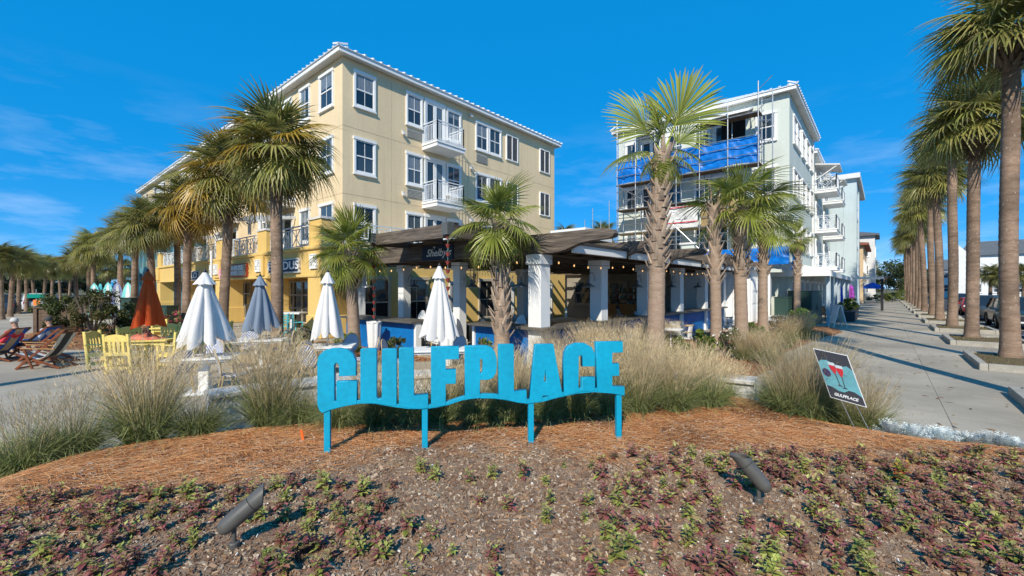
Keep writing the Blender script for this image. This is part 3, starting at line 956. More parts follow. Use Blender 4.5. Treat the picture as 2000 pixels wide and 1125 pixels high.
# poster on wire stakes at the right
def yard_sign():
    TL = pix(1588, 6.05, CAMH - (680 - 562.5) / 850 * 6.05); TR = pix(1655, 5.72, CAMH - (694 - 562.5) / 850 * 5.72)
    BL = pix(1622, 5.87, CAMH - (776 - 562.5) / 850 * 5.87)
    ex = (TR - TL); ey = (TL - BL)
    w = ex.length; hgt = ey.length
    exn = ex.normalized(); eyn = (ey - exn * ey.dot(exn)).normalized(); nn = exn.cross(eyn)
    base = pix(1692, 5.75, 0); base.z = bz(base.x, base.y)
    t = thing('yard_sign', 'tilted dark poster with two red cocktail glasses on wire stakes', 'yard sign', base)
    P = lambda a, b, o=0: BL + ex * a + ey * b + nn * o
    MB().hexa([P(0, 0, -.006), P(1, 0, -.006), P(1, 1, -.006), P(0, 1, -.006), P(0, 0, 0), P(1, 0, 0), P(1, 1, 0), P(0, 1, 0)]).build('board', [m_white], t)
    def poly(pts, o, name, mat):
        n = len(pts)
        mb = MB().add([P(a, b, o) for a, b in pts], [tuple(range(n))])
        return mb.build(name, mat, t, fixn=False)
    m_pd = M('poster_black', (.055, .055, .065), .4, .05); m_pt = M('poster_teal', (.16, .42, .46), .4, .12, 6)
    m_pr = M('poster_red', (.62, .04, .05), .4, .1); m_pg = M('poster_glass', (.6, .68, .7), .35, .05); m_pp = M('poster_plum', (.06, .04, .10), .4, .05)
    poly([(.02, .015), (.98, .015), (.98, .985), (.02, .985)], .002, 'poster_print', m_pd)
    w = [(.02, .26), (.2, .24), (.35, .19), (.5, .19), (.65, .25), (.8, .25), (.98, .18), (.98, .70), (.85, .76), (.7, .72), (.5, .74), (.3, .80), (.12, .78), (.02, .72)]
    poly(w, .004, 'poster_print', m_pt)
    for cx, cy, s in ((.42, .60, 1), (.60, .57, -1)):
        tilt = -.10 * s
        T = lambda a, b: (cx + a + tilt * (b), cy + b)
        poly([T(-.085, .02), T(.085, .02), T(.10, .17), T(-.10, .17)], .006, 'poster_print', m_pg)
        poly([T(-.02, -.06), T(.02, -.06), T(.09, .04), T(.092, .11), T(-.092, .11), T(-.09, .04)], .008, 'poster_print', m_pr)
        poly([T(-.012, -.28), T(.012, -.28), T(.012, -.05), T(-.012, -.05)], .006, 'poster_print', m_pd)
        poly([T(-.08, -.30), T(.08, -.30), T(.03, -.275), T(-.03, -.275)], .006, 'poster_print', m_pd)
    poly([(.17 + .12 * math.cos(a), .53 + .085 * math.sin(a)) for a in np.linspace(0, 6.28, 16)[:-1]], .006, 'poster_print', m_pp)
    put_text('GULFPLACE', hgt * .075, P(.5, .10, .004), exn, eyn, t, m_white, extrude=.0005, offset=.002)

    for a in (.3, .7):
        q = P(a, .02, -.003); g = Vector((q.x + .12, q.y - .12, 0)); g.z = bz(g.x, g.y) - .03
        MB().tube([q, g], .004, 6).build('wire_stake', m_galv, t)
yard_sign()
# ================================================================== buildings: shared pieces
m_curtain = M('curtain_painted_glass_sheen', (.20, .235, .265), .12, .25, 2.5, stretch=(14, 14, 1), spec=.6)  # grey-blue glass sheen put into the curtain colour; curtains sit before the pane
def WR(v0):   # wall facing the sidewalk (-v); a = u
    return lambda a, z, o: uv(a, v0 - o, z)
def WF(u0):   # wall facing the corner (-u); a = v
    return lambda a, z, o: uv(u0 - o, a, z)
def window(parent, W, a0, a1, z0, z1, cols=2, rows=2, tm=None, tw=.10, glass=None, sill=True, name='window', dh=True):
    tm = tm or m_white; glass = glass or m_glass
    mb = MB()
    mb.boxW(W, a0, a0 + tw, z0, z1, 0, .075); mb.boxW(W, a1 - tw, a1, z0, z1, 0, .075)
    mb.boxW(W, a0 + tw, a1 - tw, z0, z0 + tw, 0, .07)
    mb.boxW(W, a0 - .03, a1 + .03, z1, z1 + .14, 0, .10)
    if sill:
        mb.boxW(W, a0 - .03, a1 + .03, z0 - .06, z0, 0, .12)
    w = mb.build(name, tm, parent)
    i0, i1, j0, j1 = a0 + tw, a1 - tw, z0 + tw, z1
    sb = MB(); s = .045
    zm = (j0 + j1) / 2
    sb.boxW(W, i0, i0 + s, j0, j1, 0, .04); sb.boxW(W, i1 - s, i1, j0, j1, 0, .04)
    sb.boxW(W, i0 + s, i1 - s, j1 - s, j1, 0, .04); sb.boxW(W, i0 + s, i1 - s, j0, j0 + s * 1.3, 0, .04)
    if dh:
        sb.boxW(W, i0 + s, i1 - s, zm - .03, zm + .03, 0, .045)
    for k in range(1, cols):
        c = i0 + (i1 - i0) * k / cols
        sb.boxW(W, c - .012, c + .012, j0 + s, j1 - s, 0, .032)
    sb.build('sash', tm, w)
    for zz0, zz1 in (((j0 + s * 1.3, zm - .03), (zm + .03, j1 - s)) if dh else ((j0 + s * 1.3, j1 - s),)):
        MB().boxW(W, i0 + s, i1 - s, zz0, zz1, 0, .018).build('pane', glass, w)
    q = random.random()
    if glass is m_glass and q < .62:
        x0, x1, zt, zb_ = i0 + s, i1 - s, j1 - s, j0 + s * 1.3
        if q < .26:                      # roller blind part way down
            MB().boxW(W, x0 + .01, x1 - .01, zt - (zt - zb_) * random.uniform(.2, .6), zt, .018, .021).build('blind', m_curtain, w)
        elif q < .48:                    # curtains drawn to the sides
            f = random.uniform(.14, .34)
            MB().boxW(W, x0, x0 + (x1 - x0) * f, zb_, zt, .018, .021).build('curtain', m_curtain, w)
            MB().boxW(W, x1 - (x1 - x0) * f * random.uniform(.5, 1), x1, zb_, zt, .018, .021).build('curtain', m_curtain, w)
        else:
            f = random.uniform(.3, .6)
            MB().boxW(W, x1 - (x1 - x0) * f, x1, zb_, zt, .018, .021).build('curtain', m_curtain, w)
    return w
def shutter(parent, W, a0, a1, z0, z1):
    mb = MB(); t = .07
    mb.boxW(W, a0, a0 + t, z0, z1, 0, .09); mb.boxW(W, a1 - t, a1, z0, z1, 0, .09)
    mb.boxW(W, a0 + t, a1 - t, z1 - t, z1, 0, .09); mb.boxW(W, a0 + t, a1 - t, z0, z0 + t, 0, .09)
    c = (a0 + a1) / 2
    mb.boxW(W, c - .03, c + .03, z0 + t, z1 - t, 0, .08)
    w = mb.build('shuttered_window', m_white, parent)
    for x0, x1 in ((a0 + t, c - .03), (c + .03, a1 - t)):
        sb = MB().boxW(W, x0, x1, z0 + t, z1 - t, 0, .03)
        n = int((z1 - z0) / .09)
        for k in range(n):
            z = z0 + t + (z1 - z0 - 2 * t) * (k + .1) / n
            sb.boxW(W, x0 + .03, x1 - .03, z, z + .05, .03, .06)
        sb.build('shutter_leaf', m_shutter, w)
def glass_door(parent, W, a0, a1, z0, z1, name='balcony_door', leaves=2, tm=None):
    tm = tm or m_white
    mb = MB(); t = .1
    mb.boxW(W, a0, a0 + t, z0, z1, 0, .08); mb.boxW(W, a1 - t, a1, z0, z1, 0, .08)
    mb.boxW(W, a0, a1, z1, z1 + .16, 0, .1)
    d = mb.build(name, tm, parent)
    for k in range(leaves):
        x0 = a0 + t + (a1 - a0 - 2 * t) * k / leaves; x1 = a0 + t + (a1 - a0 - 2 * t) * (k + 1) / leaves
        lb = MB(); s = .11
        lb.boxW(W, x0, x0 + s, z0, z1, 0, .05); lb.boxW(W, x1 - s, x1, z0, z1, 0, .05)
        lb.boxW(W, x0 + s, x1 - s, z1 - s, z1, 0, .05); lb.boxW(W, x0 + s, x1 - s, z0, z0 + .22, 0, .05)
        lb.build('door_leaf', tm, d)
        MB().boxW(W, x0 + s, x1 - s, z0 + .22, z1 - s, 0, .02).build('pane', m_glass, d)
    return d
def vent(parent, W, a0, a1, z0, z1):
    mb = MB().boxW(W, a0, a1, z0, z1, 0, .03)
    n = 6
    for k in range(n):
        z = z0 + .03 + (z1 - z0 - .06) * k / n
        mb.boxW(W, a0 + .03, a1 - .03, z, z + .03, .03, .06)
    mb.build('air_vent', M('vent_grey', (.42, .40, .35), .6, .05), parent)
def rail_run(mb, A, B, z0, z1, step=.12, geo=False, post=True, mid=True):
    A = Vector(A); B = Vector(B); L = (B - A).length
    zv = Vector((0, 0, 1))
    mb.bar(A + zv * z1, B + zv * z1, .06, .05)
    mb.bar(A + zv * (z0 + .1), B + zv * (z0 + .1), .04, .04)
    if mid:
        mb.bar(A + zv * (z1 - .14), B + zv * (z1 - .14), .035, .035)
    if post:
        for P in (A, B):
            mb.bar(P + zv * z0, P + zv * (z1 + .03), .06, .06)
    if not geo:
        n = max(2, int(L / step))
        for k in range(1, n):
            P = A + (B - A) * k / n
            mb.bar(P + zv * (z0 + .1), P + zv * (z1 - .14), .022, .022)
    else:
        n = max(1, round(L / 1.15)); zb, zt = z0 + .12, z1 - .14; zc = (zb + zt) / 2
        for k in range(n):
            P = A + (B - A) * (k / n); Q = A + (B - A) * ((k + 1) / n); C = (P + Q) / 2
            mb.bar(P + zv * z0, P + zv * z1, .045, .045)
            pat = k % 2
            if pat == 0:   # nested diamonds
                for f in (1, .55):
                    hp = (Q - P) * .28 * f; hz = (zt - zb) / 2 * f
                    pts = [C - hp + zv * zc, C + zv * (zc + hz), C + hp + zv * zc, C + zv * (zc - hz)]
                    for i in range(4):
                        mb.bar(pts[i], pts[(i + 1) % 4], .026, .03)
                mb.bar(P + (Q - P) * .2 + zv * zb, P + (Q - P) * .2 + zv * zt, .024, .024)
                mb.bar(P + (Q - P) * .8 + zv * zb, P + (Q - P) * .8 + zv * zt, .024, .024)
            else:          # crossed braces
                p1 = P + (Q - P) * .15; q1 = P + (Q - P) * .85
                mb.bar(p1 + zv * zb, q1 + zv * zt, .026, .03); mb.bar(p1 + zv * zt, q1 + zv * zb, .026, .03)
                for f in (.15, .5, .85):
                    mb.bar(P + (Q - P) * f + zv * zb, P + (Q - P) * f + zv * zt, .024, .024)
        mb.bar(B + zv * z0, B + zv * z1, .045, .045)
def balcony(parent, W, a0, a1, zf, depth=1.3, geo=False, slab=m_white, roofz=None):
    sb = MB()
    sb.boxW(W, a0, a1, zf - .30, zf, 0, depth)
    sb.boxW(W, a0 - .05, a1 + .05, zf - .1, zf - .002, .02, depth + .05)
    s = sb.build('balcony', slab, parent)
    rb = MB(); e = .06
    a, b, c, d = W(a0 + e, 0, 0), W(a0 + e, 0, depth - e), W(a1 - e, 0, depth - e), W(a1 - e, 0, 0)
    for P, Q in ((a, b), (b, c), (c, d)):
        rail_run(rb, P, Q, zf, zf + 1.1, geo=geo)
    rb.build('railing', m_rail, s)
    return s
def hip_roof(parent, u0, u1, v0, v1, ze, over=.34, rise=2.6, gutter=True):
    eb = MB()
    a, b, c, d = u0 - over, u1 + over, v0 - over, v1 + over
    eb.boxuv(a, b, c, d, ze, ze + .12)
    eb.build('soffit', m_offwhite, parent)
    fb = MB()
    fb.boxuv(a - .06, a, c - .06, d + .06, ze - .05, ze + .19); fb.boxuv(b, b + .06, c - .06, d + .06, ze - .05, ze + .19)
    fb.boxuv(a, b, c - .06, c, ze - .05, ze + .19); fb.boxuv(a, b, d, d + .06, ze - .05, ze + .19)
    fb.build('fascia', m_white, parent, bevel=.02)
    hw = min(b - a, d - c) / 2
    zr = ze + .2
    A, B, C, D = uv(a - .1, c - .1, zr), uv(b + .1, c - .1, zr), uv(b + .1, d + .1, zr), uv(a - .1, d + .1, zr)
    um, vm = (a + b) / 2, (c + d) / 2
    if b - a < d - c:
        r1, r2 = uv(um, c + hw, zr + rise), uv(um, d - hw, zr + rise)
        faces = [(A, B, r1), (B, C, r2, r1), (C, D, r2), (D, A, r1, r2)]
    else:
        r1, r2 = uv(a + hw, vm, zr + rise), uv(b - hw, vm, zr + rise)
        faces = [(A, B, r2, r1), (B, C, r2), (C, D, r1, r2), (D, A, r1)]
    rb = MB()
    for f in faces:
        rb.add(f, [tuple(range(len(f)))])
    rb.boxuv(a - .12, b + .12, c - .12, d + .12, zr - .03, zr - .002)
    roof = rb.build('roof', m_roof, parent, fixn=False)
    sb = MB()
    n = int((b - a) / .45)
    for k in range(n + 1):
        u = a - .1 + (b - a + .2) * k / n
        for vv, s in ((c - .14, 1), (d + .14, -1)):
            sb.bar(uv(u, vv, zr + .03), uv(u, vv + s * .5, zr + .05 + rise * .5 / hw), .07, .07)
    n = int((d - c) / .45)
    for k in range(n + 1):
        v = c - .1 + (d - c + .2) * k / n
        sb.bar(uv(a - .14, v, zr + .03), uv(a + .36, v, zr + .05 + rise * .5 / hw), .07, .07)
    o = sb.build('roof_seams', m_roof, roof); o['kind'] = 'stuff'
    return roof
def wall_lamp(parent, W, a, z):
    mb = MB().boxW(W, a - .06, a + .06, z, z + .12, 0, .06)
    mb.boxW(W, a - .09, a + .09, z - .12, z, .06, .2)
    mb.build('wall_lamp', m_offwhite, parent)

# ================================================================== yellow building
YU0, YU1, YV0, YV1 = 10.5, 28.0, 19.6, 66.0
yb = thing('apartment_building', 'cream four storey building with mustard yellow arcade and white balconies', 'building', uv(YU0, YV0))
MB().boxuv(YU0, YU1, YV0, YV1, 0, 13.15).build('wall', m_cream, yb)
hip_roof(yb, YU0, YU1, YV0, YV1, 13.17)
m_jointline = M('stucco_joint', (.60, .47, .30), .9, .08)
for z in (6.62, 9.87):
    MB().boxuv(YU0 - .006, YU1, YV0 - .006, YV1, z, z + .03).build('control_joint', m_jointline, yb)
for u in (13.2, 18.7, 24.6):
    MB().boxuv(u, u + .025, YV0 - .006, YV0 + .1, 4.0, 13.1).build('control_joint', m_jointline, yb)
YR = WR(YV0); YF = WF(YU0)
for lv, (z0, z1) in enumerate(((10.95, 12.6), (7.7, 9.35), (4.45, 6.1))):
    window(yb, YR, 11.06, 12.25, z0, z1)
    window(yb, YR, 14.1, 15.2, z0, z1)
    vent(yb, YR, 14.15, 15.15, z0 - .68, z0 - .18)
    glass_door(yb, YR, 15.32, 16.84, z0 - .82, z1)
    window(yb, YR, 16.95, 18.1, z0 - .1, z1 - .02)
    if lv < 2:
        balcony(yb, YR, 15.2, 17.25, z0 - .85, 1.3)
    window(yb, YR, 19.35, 20.5, z0 - .1, z1 - .05)
    window(yb, YR, 20.55, 21.75, z0 - .1, z1 - .05)
    vent(yb, YR, 19.4, 20.4, z0 - .85, z0 - .3)
    shutter(yb, YR, 22.25, 23.5, z0 - .1, z1)
    shutter(yb, YR, 26.05, 27.3, z0 - .15, z1 - .05)
    wall_lamp(yb, YR, 18.9, z1 + .25); wall_lamp(yb, YR, 13.9, z0 - 1.15 + .6)
    # street front
    window(yb, YF, 20.4, 21.85, z0 + .05, z1 + .1)
    window(yb, YF, 22.9, 24.1, z0 + .05, z1 + .1)
    for k, va in enumerate((25.0, 33.8, 40.5, 47.5, 54.5)):
        glass_door(yb, YF, va, va + 2.4, z0 - .82, z1, leaves=2)
        if lv < 2:
            balcony(yb, YF, va - .3, va + 3.0, z0 - .85, 1.5, slab=m_offwhite)
        window(yb, YF, va + 3.6, va + 4.8, z0, z1)
        vent(yb, YF, va + 3.7, va + 4.7, z0 - .65, z0 - .15)
MB().boxW(YF, 29.2, 29.35, 3.8, 13.1, 0, .14).build('downspout', m_white, yb)
# teal wing of the street front
tb = MB()
for zz in (0.0, 3.6, 6.6):
    tb.boxuv(9.4, 10.48, 41.5, 64.5, zz, zz + .6)
for k in range(12):
    v = 41.5 + 23.0 * k / 11
    tb.boxuv(9.4, 10.48, v - .3 if k else v, v + .3 if k < 11 else v, .6, 3.6); tb.boxuv(9.4, 10.48, v - .3 if k else v, v + .3 if k < 11 else v, 4.2, 6.6)
tb.build('teal_frame', m_teal, yb)
for k in range(11):
    v0 = 41.5 + 23.0 * k / 11 + .34; v1 = v0 + 23.0 / 11 - .68
    MB().boxuv(9.62, 9.8, v0, v1, 4.2, 4.85).build('parapet_panel', m_yellow, yb)
    MB().boxuv(9.62, 9.8, v0, v1, 5.9, 6.6).build('louvre_panel', m_cream, yb)
    MB().boxuv(10.3, 10.47, v0, v1, 4.85, 5.9).build('pane', m_glass, yb)
# ground floor arcade on the street front
AU = 8.5; AZ0, AZ1 = 2.56, 3.72
AE = 47.0; AV0 = 17.6
MB().boxuv(AU, AU + .35, AV0, AE, AZ0, AZ1).build('arcade_fascia', m_yellow, yb)
MB().boxuv(AU + .36, YU0 - .01, AV0 + .36, AE, 3.3, 3.5).build('arcade_ceiling', m_yellow, yb)
MB().boxuv(AU - .10, AU + .45, AV0 - .10, AE, AZ1 + .003, AZ1 + .17).build('ledge', m_yellow, yb, bevel=.05, seg=2)
MB().boxuv(AU - .05, AU - .002, AV0 - .05, AE, AZ0 + .0, AZ0 + .14).build('band', m_yellow, yb, bevel=.02)
piers = [(17.6, 18.8), (23.4, 24.6), (30.0, 31.3), (37.4, 38.6), (45.8, 47.0)]
for i, (a, b) in enumerate(piers):
    MB().boxuv(AU + .002, AU + (1.1 if i else 1.2), a, b, 0, AZ0).build('column', m_yellow, yb)
    MB().boxuv(AU - .06, AU + 1.16, a - .06, b + .06, 0, .95).build('column_base', m_yellow, yb, bevel=.03)
    MB().boxuv(AU - .12, AU - .0, a + .04, b - .04, AZ0 + .16, AZ1).build('pilaster', m_yellow, yb) if i else None
    MB().boxuv(AU + .02, AU + .85, a + .05, b - .05, AZ1 + .17, 4.98).build('parapet_pier', m_yellow, yb, bevel=.02)
    MB().boxuv(AU - .03, AU + .9, a, b, 4.983, 5.08).build('pier_cap', m_offwhite, yb)
    if i < len(piers) - 1:
        rb = MB()
        rail_run(rb, uv(AU + .25, b), uv(AU + .25, piers[i + 1][0]), AZ1 + .17, 4.9, geo=True)
        rb.build('terrace_railing', m_rail, yb)
# terrace pergola beams
for vv in (24.7, 38.8):
    pb = MB()
    for k in range(6):
        pb.bar(uv(AU - .3, vv + .3 * k, 5.75 + .0 * k), uv(YU0, vv + .3 * k, 6.0), .06, .14)
    pb.bar(uv(AU + .2, vv - .2, 5.65), uv(AU + .2, vv + 1.8, 5.65), .12, .14)
    pb.bar(uv(AU + .2, vv, 5.0), uv(AU + .2, vv, 5.65), .12, .12); pb.bar(uv(AU + .2, vv + 1.5, 5.0), uv(AU + .2, vv + 1.5, 5.65), .12, .12)
    pb.build('pergola', m_rail, yb)
# white square ornaments
def ornament(W, a, z, s=.62):
    mb = MB().boxW(W, a - s / 2, a + s / 2, z - s / 2, z + s / 2, 0, .05)
    for k in range(8):
        an = k * math.pi / 4
        r = s * .43
        p = W(a + math.cos(an) * .05, z + math.sin(an) * .05, .065); q_ = W(a + math.cos(an) * r, z + math.sin(an) * r, .065)
        mb.bar(p, q_, .07, .03)
    mb.boxW(W, a - s / 2, a + s / 2, z - s / 2, z - s / 2 + .05, .05, .08); mb.boxW(W, a - s / 2, a + s / 2, z + s / 2 - .05, z + s / 2, .05, .08)
    mb.boxW(W, a - s / 2, a - s / 2 + .05, z - s / 2 + .05, z + s / 2 - .05, .05, .08); mb.boxW(W, a + s / 2 - .05, a + s / 2, z - s / 2 + .05, z + s / 2 - .05, .05, .08)
    mb.build('square_ornament', m_white, yb)
for a in (18.2, 24.0, 30.7, 32.0, 38.0):
    ornament(WF(AU if a in (18.2, 32.0) else AU - .12), a, 3.22)
ornament(WR(AV0), 9.1, 3.22)
# shop fronts behind the arcade
def shopfront(a0, a1, door_at):
    W = WF(YU0)
    mb = MB()
    cols = max(3, int((a1 - a0) / .95)); t = .05
    fr = MB()
    for k in range(cols + 1):
        a = a0 + (a1 - a0) * k / cols
        fr.boxW(W, a - t, a + t, .25, 2.5, .02, .1)
    for z in (.25, 1.0, 1.72, 2.45):
        fr.boxW(W, a0, a1, z - .035, z + .035, .021, .09)
    f = fr.build('shop_window', M('shop_frame', (.50, .44, .33), .6, .05), yb)
    for k in range(cols):
        x0 = a0 + (a1 - a0) * k / cols + t; x1 = a0 + (a1 - a0) * (k + 1) / cols - t
        for z0, z1 in ((.285, .965), (1.035, 1.685), (1.755, 2.41)):
            MB().boxW(W, x0, x1, z0, z1, .005, .03).build('pane', m_shopglass, f)
MB().boxuv(YU0 - .012, YU0 - .002, AV0 + .4, AE, 0, 3.28).build('arcade_back_wall', m_yellow, yb)
for a0, a1 in ((22.7, 26.9), (31.2, 35.6), (38.6, 43.6)):
    shopfront(a0, a1, 0)
# ground floor facing the restaurant
MB().boxuv(AU + .36, YU1 - 1.5, AV0, AV0 + .3, 0, 3.72).build('side_wall', m_yellow, yb)
MB().boxuv(AU + .3, YU1 - 1.5, AV0 + .3, YV0 - .01, 3.5, 3.72).build('terrace_floor', m_offwhite, yb)
MB().boxuv(AU + .5, YU1 - 1.5, AV0 - .12, AV0 + .4, 3.723, 3.88).build('ledge', m_yellow, yb, bevel=.05)
rb = MB()
rail_run(rb, uv(9.6, AV0 + .15), uv(14.2, AV0 + .15), 3.88, 4.95, geo=True); rail_run(rb, uv(14.2, AV0 + .15), uv(26, AV0 + .15), 3.88, 4.95, geo=True)
rb.build('terrace_railing', m_rail, yb)
for a0, a1 in ((10.2, 11.8), (12.6, 14.0), (17.6, 19.0), (21.2, 22.6)):
    window(yb, WR(AV0), a0, a1, .3, 2.5, cols=2, tm=M('shop_frame', (.5, .44, .33)), glass=m_shopglass, dh=True)
for a0 in (15.4, 19.7, 23.8):
    glass_door(yb, WR(AV0), a0, a0 + 1.0, .02, 2.3, name='side_door', leaves=1, tm=m_offwhite)

# shop signs on the arcade
def shop_sign(a0, a1, z0, z1, label, board, edge, lines, o=.13, name='shop_sign'):
    W = WF(AU)
    c = W((a0 + a1) / 2, z0, o)
    t = thing(name, label, 'shop sign', c)
    MB().boxW(W, a0, a1, z0, z1, .003, o - .02).build('sign_border', edge, t)
    MB().boxW(W, a0 + .07, a1 - .07, z0 + .06, z1 - .06, o - .02, o).build('sign_board', board, t)
    for txt, size, fa, fz, mat, sx in lines:
        put_text(txt, size, W(a0 + (a1 - a0) * fa, z0 + (z1 - z0) * fz, o + .006), W(-1, 0, 0) - W(0, 0, 0), (0, 0, 1), t, mat, extrude=.008, offset=.012, sx=sx)
    return t
shop_sign(19.45, 22.75, 2.78, 3.42, 'navy blue sign with white letters EXODUS on the arcade', m_navy, m_offwhite, [('EXODUS', .50, .5, .5, m_white, 1.75)])
ss = shop_sign(25.75, 29.6, 2.70, 3.43, 'red and tan SUNRISE COFFEE CO sign on the arcade', M('sign_tan', (.40, .30, .20), .6, .05), m_signred,
          [('SUNRISE', .36, .44, .68, m_white, 2.0), ('COFFEE CO', .27, .44, .28, m_white, 1.9)])
fb = MB()
W = WF(AU)
fb.prism([(29.9 + .22 * math.cos(a), 2.95 + .3 * math.sin(a)) for a in np.linspace(0, 6.28, 18)[:-1]], lambda a, b, t: W(a, b, t), .13, .17)
fb.build('pink_emblem', M('sign_pink', (.85, .12, .25), .5, .3, 6, col2=(.85, .6, .62)), ss)
shop_sign(34.4, 38.1, 2.62, 3.25, 'black sign with white letters YOLO behind the palm trunks', m_navy, m_offwhite, [('YOLO', .55, .5, .5, m_white, 2.1)])
# ================================================================== restaurant pavilion
rp = thing('restaurant_pavilion', 'open sided restaurant pavilion with white columns and dark timber roof', 'pavilion', uv(9.3, 7))
def column(u, v, w=.42):
    h = w / 2
    c = MB().boxuv(u - h, u + h, v - h, v + h, 0, 2.72).build('column', m_white, rp, bevel=.008)
    MB().boxuv(u - h - .045, u + h + .045, v - h - .045, v + h + .045, 2.722, 2.985).build('capital', m_white, c, bevel=.008)
    MB().boxuv(u - h - .03, u + h + .03, v - h - .03, v + h + .03, 0, .32).build('column_base', m_white, c, bevel=.008)
COLS_U = [9.3, 12.5, 16.0, 19.5, 23.0, 26.3]
COLS_V = [(10.3, 11.2, .33), (10.3, 14.4, .35), (9.3, 16.1, .40)]
for u in COLS_U: column(u, 7.0)
for u, v, w in COLS_V: column(u, v, w)
for u in (16.0, 23.0): column(u, 13.0)
def beam_profile(v_end):
    p = [(v_end, 3.0), (v_end, 3.5), (5.05, 3.5), (4.85, 3.485), (4.72, 3.43), (4.68, 3.36), (4.72, 3.29), (4.85, 3.255), (5.05, 3.245), (5.3, 3.235), (5.55, 3.2), (5.8, 3.13), (6.0, 3.06), (6.2, 3.015), (6.4, 3.0)]
    return p
for i, u in enumerate(COLS_U):
    MB().prism(beam_profile(17.3), lambda a, b, t, u=u: uv(t, a, b), u - .24, u - .02).build('roof_beam', m_wood, rp)
for i in range(len(COLS_U) - 1):
    a, b = COLS_U[i] + .02, COLS_U[i + 1] - .28
    MB().boxuv(a, b, 5.9, 6.0, 2.99, 3.2).build('edge_board', m_white, rp, bevel=.006)
    MB().boxuv(a - .02, b + .02, 5.85, 15.9, 3.203, 3.27).build('roof_panel', M('dark_roof_panel', (.06, .052, .045), .8, .1), rp)
    for k in range(2):
        uu = a + (b - a) * (k + 1) / 3
        MB().boxuv(uu - .05, uu + .05, 6.05, 17.3, 3.03, 3.2).build('rafter', m_wood, rp)
    MB().boxuv(a, b, 6.85, 7.1, 2.86 + .13, 3.02).build('lintel', m_wood, rp)
# upper canopy over the entrance
MB().boxuv(7.75, 9.0, 8.75, 12.55, 3.72, 3.78).build('canopy_roof', m_wood, rp)
MB().boxuv(7.70, 7.85, 8.75, 12.55, 3.46, 3.82).build('canopy_fascia', m_wood, rp)
MB().boxuv(7.85, 9.25, 8.75, 8.9, 3.46, 3.80).build('canopy_fascia', m_wood, rp)
MB().boxuv(7.85, 9.25, 12.4, 12.55, 3.46, 3.80).build('canopy_fascia', m_wood, rp)
MB().boxuv(7.86, 9.0, 10.55, 10.7, 3.5, 3.7).build('rafter', m_wood, rp)
MB().boxuv(9.05, 26, 8.0, 14.8, 3.52, 3.62).build('roof_deck', m_wood, rp)
MB().boxuv(11.5, 13.2, 6.9, 8.2, 3.62, 3.95).build('roof_hatch', m_white, rp)
# counters
def counter(u0, u1, v0, v1, pu0, pu1, pv0, pv1, mat_front):
    MB().boxuv(u0, u1, v0, v1, 1.0, 1.07).build('counter_top', M('grey_counter', (.12, .11, .095), .45, .1, 3), rp, bevel=.008)
    MB().boxuv(pu0, pu1, pv0, pv1, 0.02, 1.0).build('counter_front', mat_front, rp)
counter(8.1, 9.05, 11.0, 15.4, 8.35, 8.5, 11.15, 15.3, m_blue)
counter(8.9, 9.65, 7.25, 9.35, 9.2, 9.35, 7.25, 9.3, m_blue)
counter(8.9, 26.0, 6.55, 7.248, 9.2, 26.0, 6.85, 7.0, m_blue)
MB().boxuv(8.32, 8.52, 11.03, 11.14, 0.0, 1.0).build('counter_end', m_white, rp)
MB().boxuv(9.15, 9.38, 9.31, 9.4, 0.0, 1.0).build('counter_end', m_white, rp)
# white shed at the far end
MB().boxuv(26.8, 30.3, 5.6, 9.2, 0, 3.1).build('shed_wall', m_white, rp)
MB().boxuv(26.6, 30.4, 5.4, 9.4, 3.1, 3.22).build('shed_roof', m_white, rp)
for a0, a1 in ((26.95, 27.9), (28.0, 28.95), (29.1, 30.1)):
    mb = MB(); W = WR(5.6)
    mb.boxW(W, a0, a1, .1, 2.6, 0, .05)
    for z0, z1 in ((.25, 1.1), (1.25, 1.8), (1.95, 2.45)):
        mb.boxW(W, a0 + .12, a1 - .12, z0, z1, .05, .075)
    mb.build('shed_door', m_white, rp, bevel=.01)
for a0, a1 in ((5.75, 6.5), (6.6, 7.4), (7.5, 8.3)):
    mb = MB(); W = WF(26.8)
    mb.boxW(W, a0, a1, .1, 2.6, 0, .05)
    for z0, z1 in ((.25, 1.1), (1.25, 1.8), (1.95, 2.45)):
        mb.boxW(W, a0 + .12, a1 - .12, z0, z1, .05, .075)
    mb.build('shed_door', m_white, rp, bevel=.01)
MB().boxuv(9.1, 27, 6.4, 17.5, -.01, .012).build('floor', m_concrete, rp)
MB().boxuv(26.3, 26.6, 9.2, 17.3, 0, 3.2).build('back_wall', m_interior, rp)
for a in (10.2, 12.6, 15.0):
    window(rp, WF(26.3), a, a + 1.7, .9, 2.5, tm=m_interior, glass=m_glass)

# the script sign on the main beam
W = WF(9.06)
c = W(10.0, 3.05, .05)
sh = thing('restaurant_sign', 'navy panel with white script Shelby\'s on the dark timber beam', 'sign', c)
# sits right of the entrance canopy
MB().boxW(W, 10.12, 11.62, 2.99, 3.45, .003, .05).build('sign_board', m_navy, sh)
put_text("Shelby's", .33, W(10.80, 3.22, .056), W(-1, 0, 0) - W(0, 0, 0), (0, 0, 1), sh, m_white, extrude=.003, shear=.35, sx=1.15, offset=.004)
mb = MB()
mb.prism([(11.05, 3.42), (10.93, 3.42), (10.99, 3.36)], lambda a, b, t: W(a, b, t), .052, .058)
mb.bar(W(10.99, 3.36, .055), W(10.99, 3.31, .055), .008)
mb.build('glass_emblem', m_white, sh)

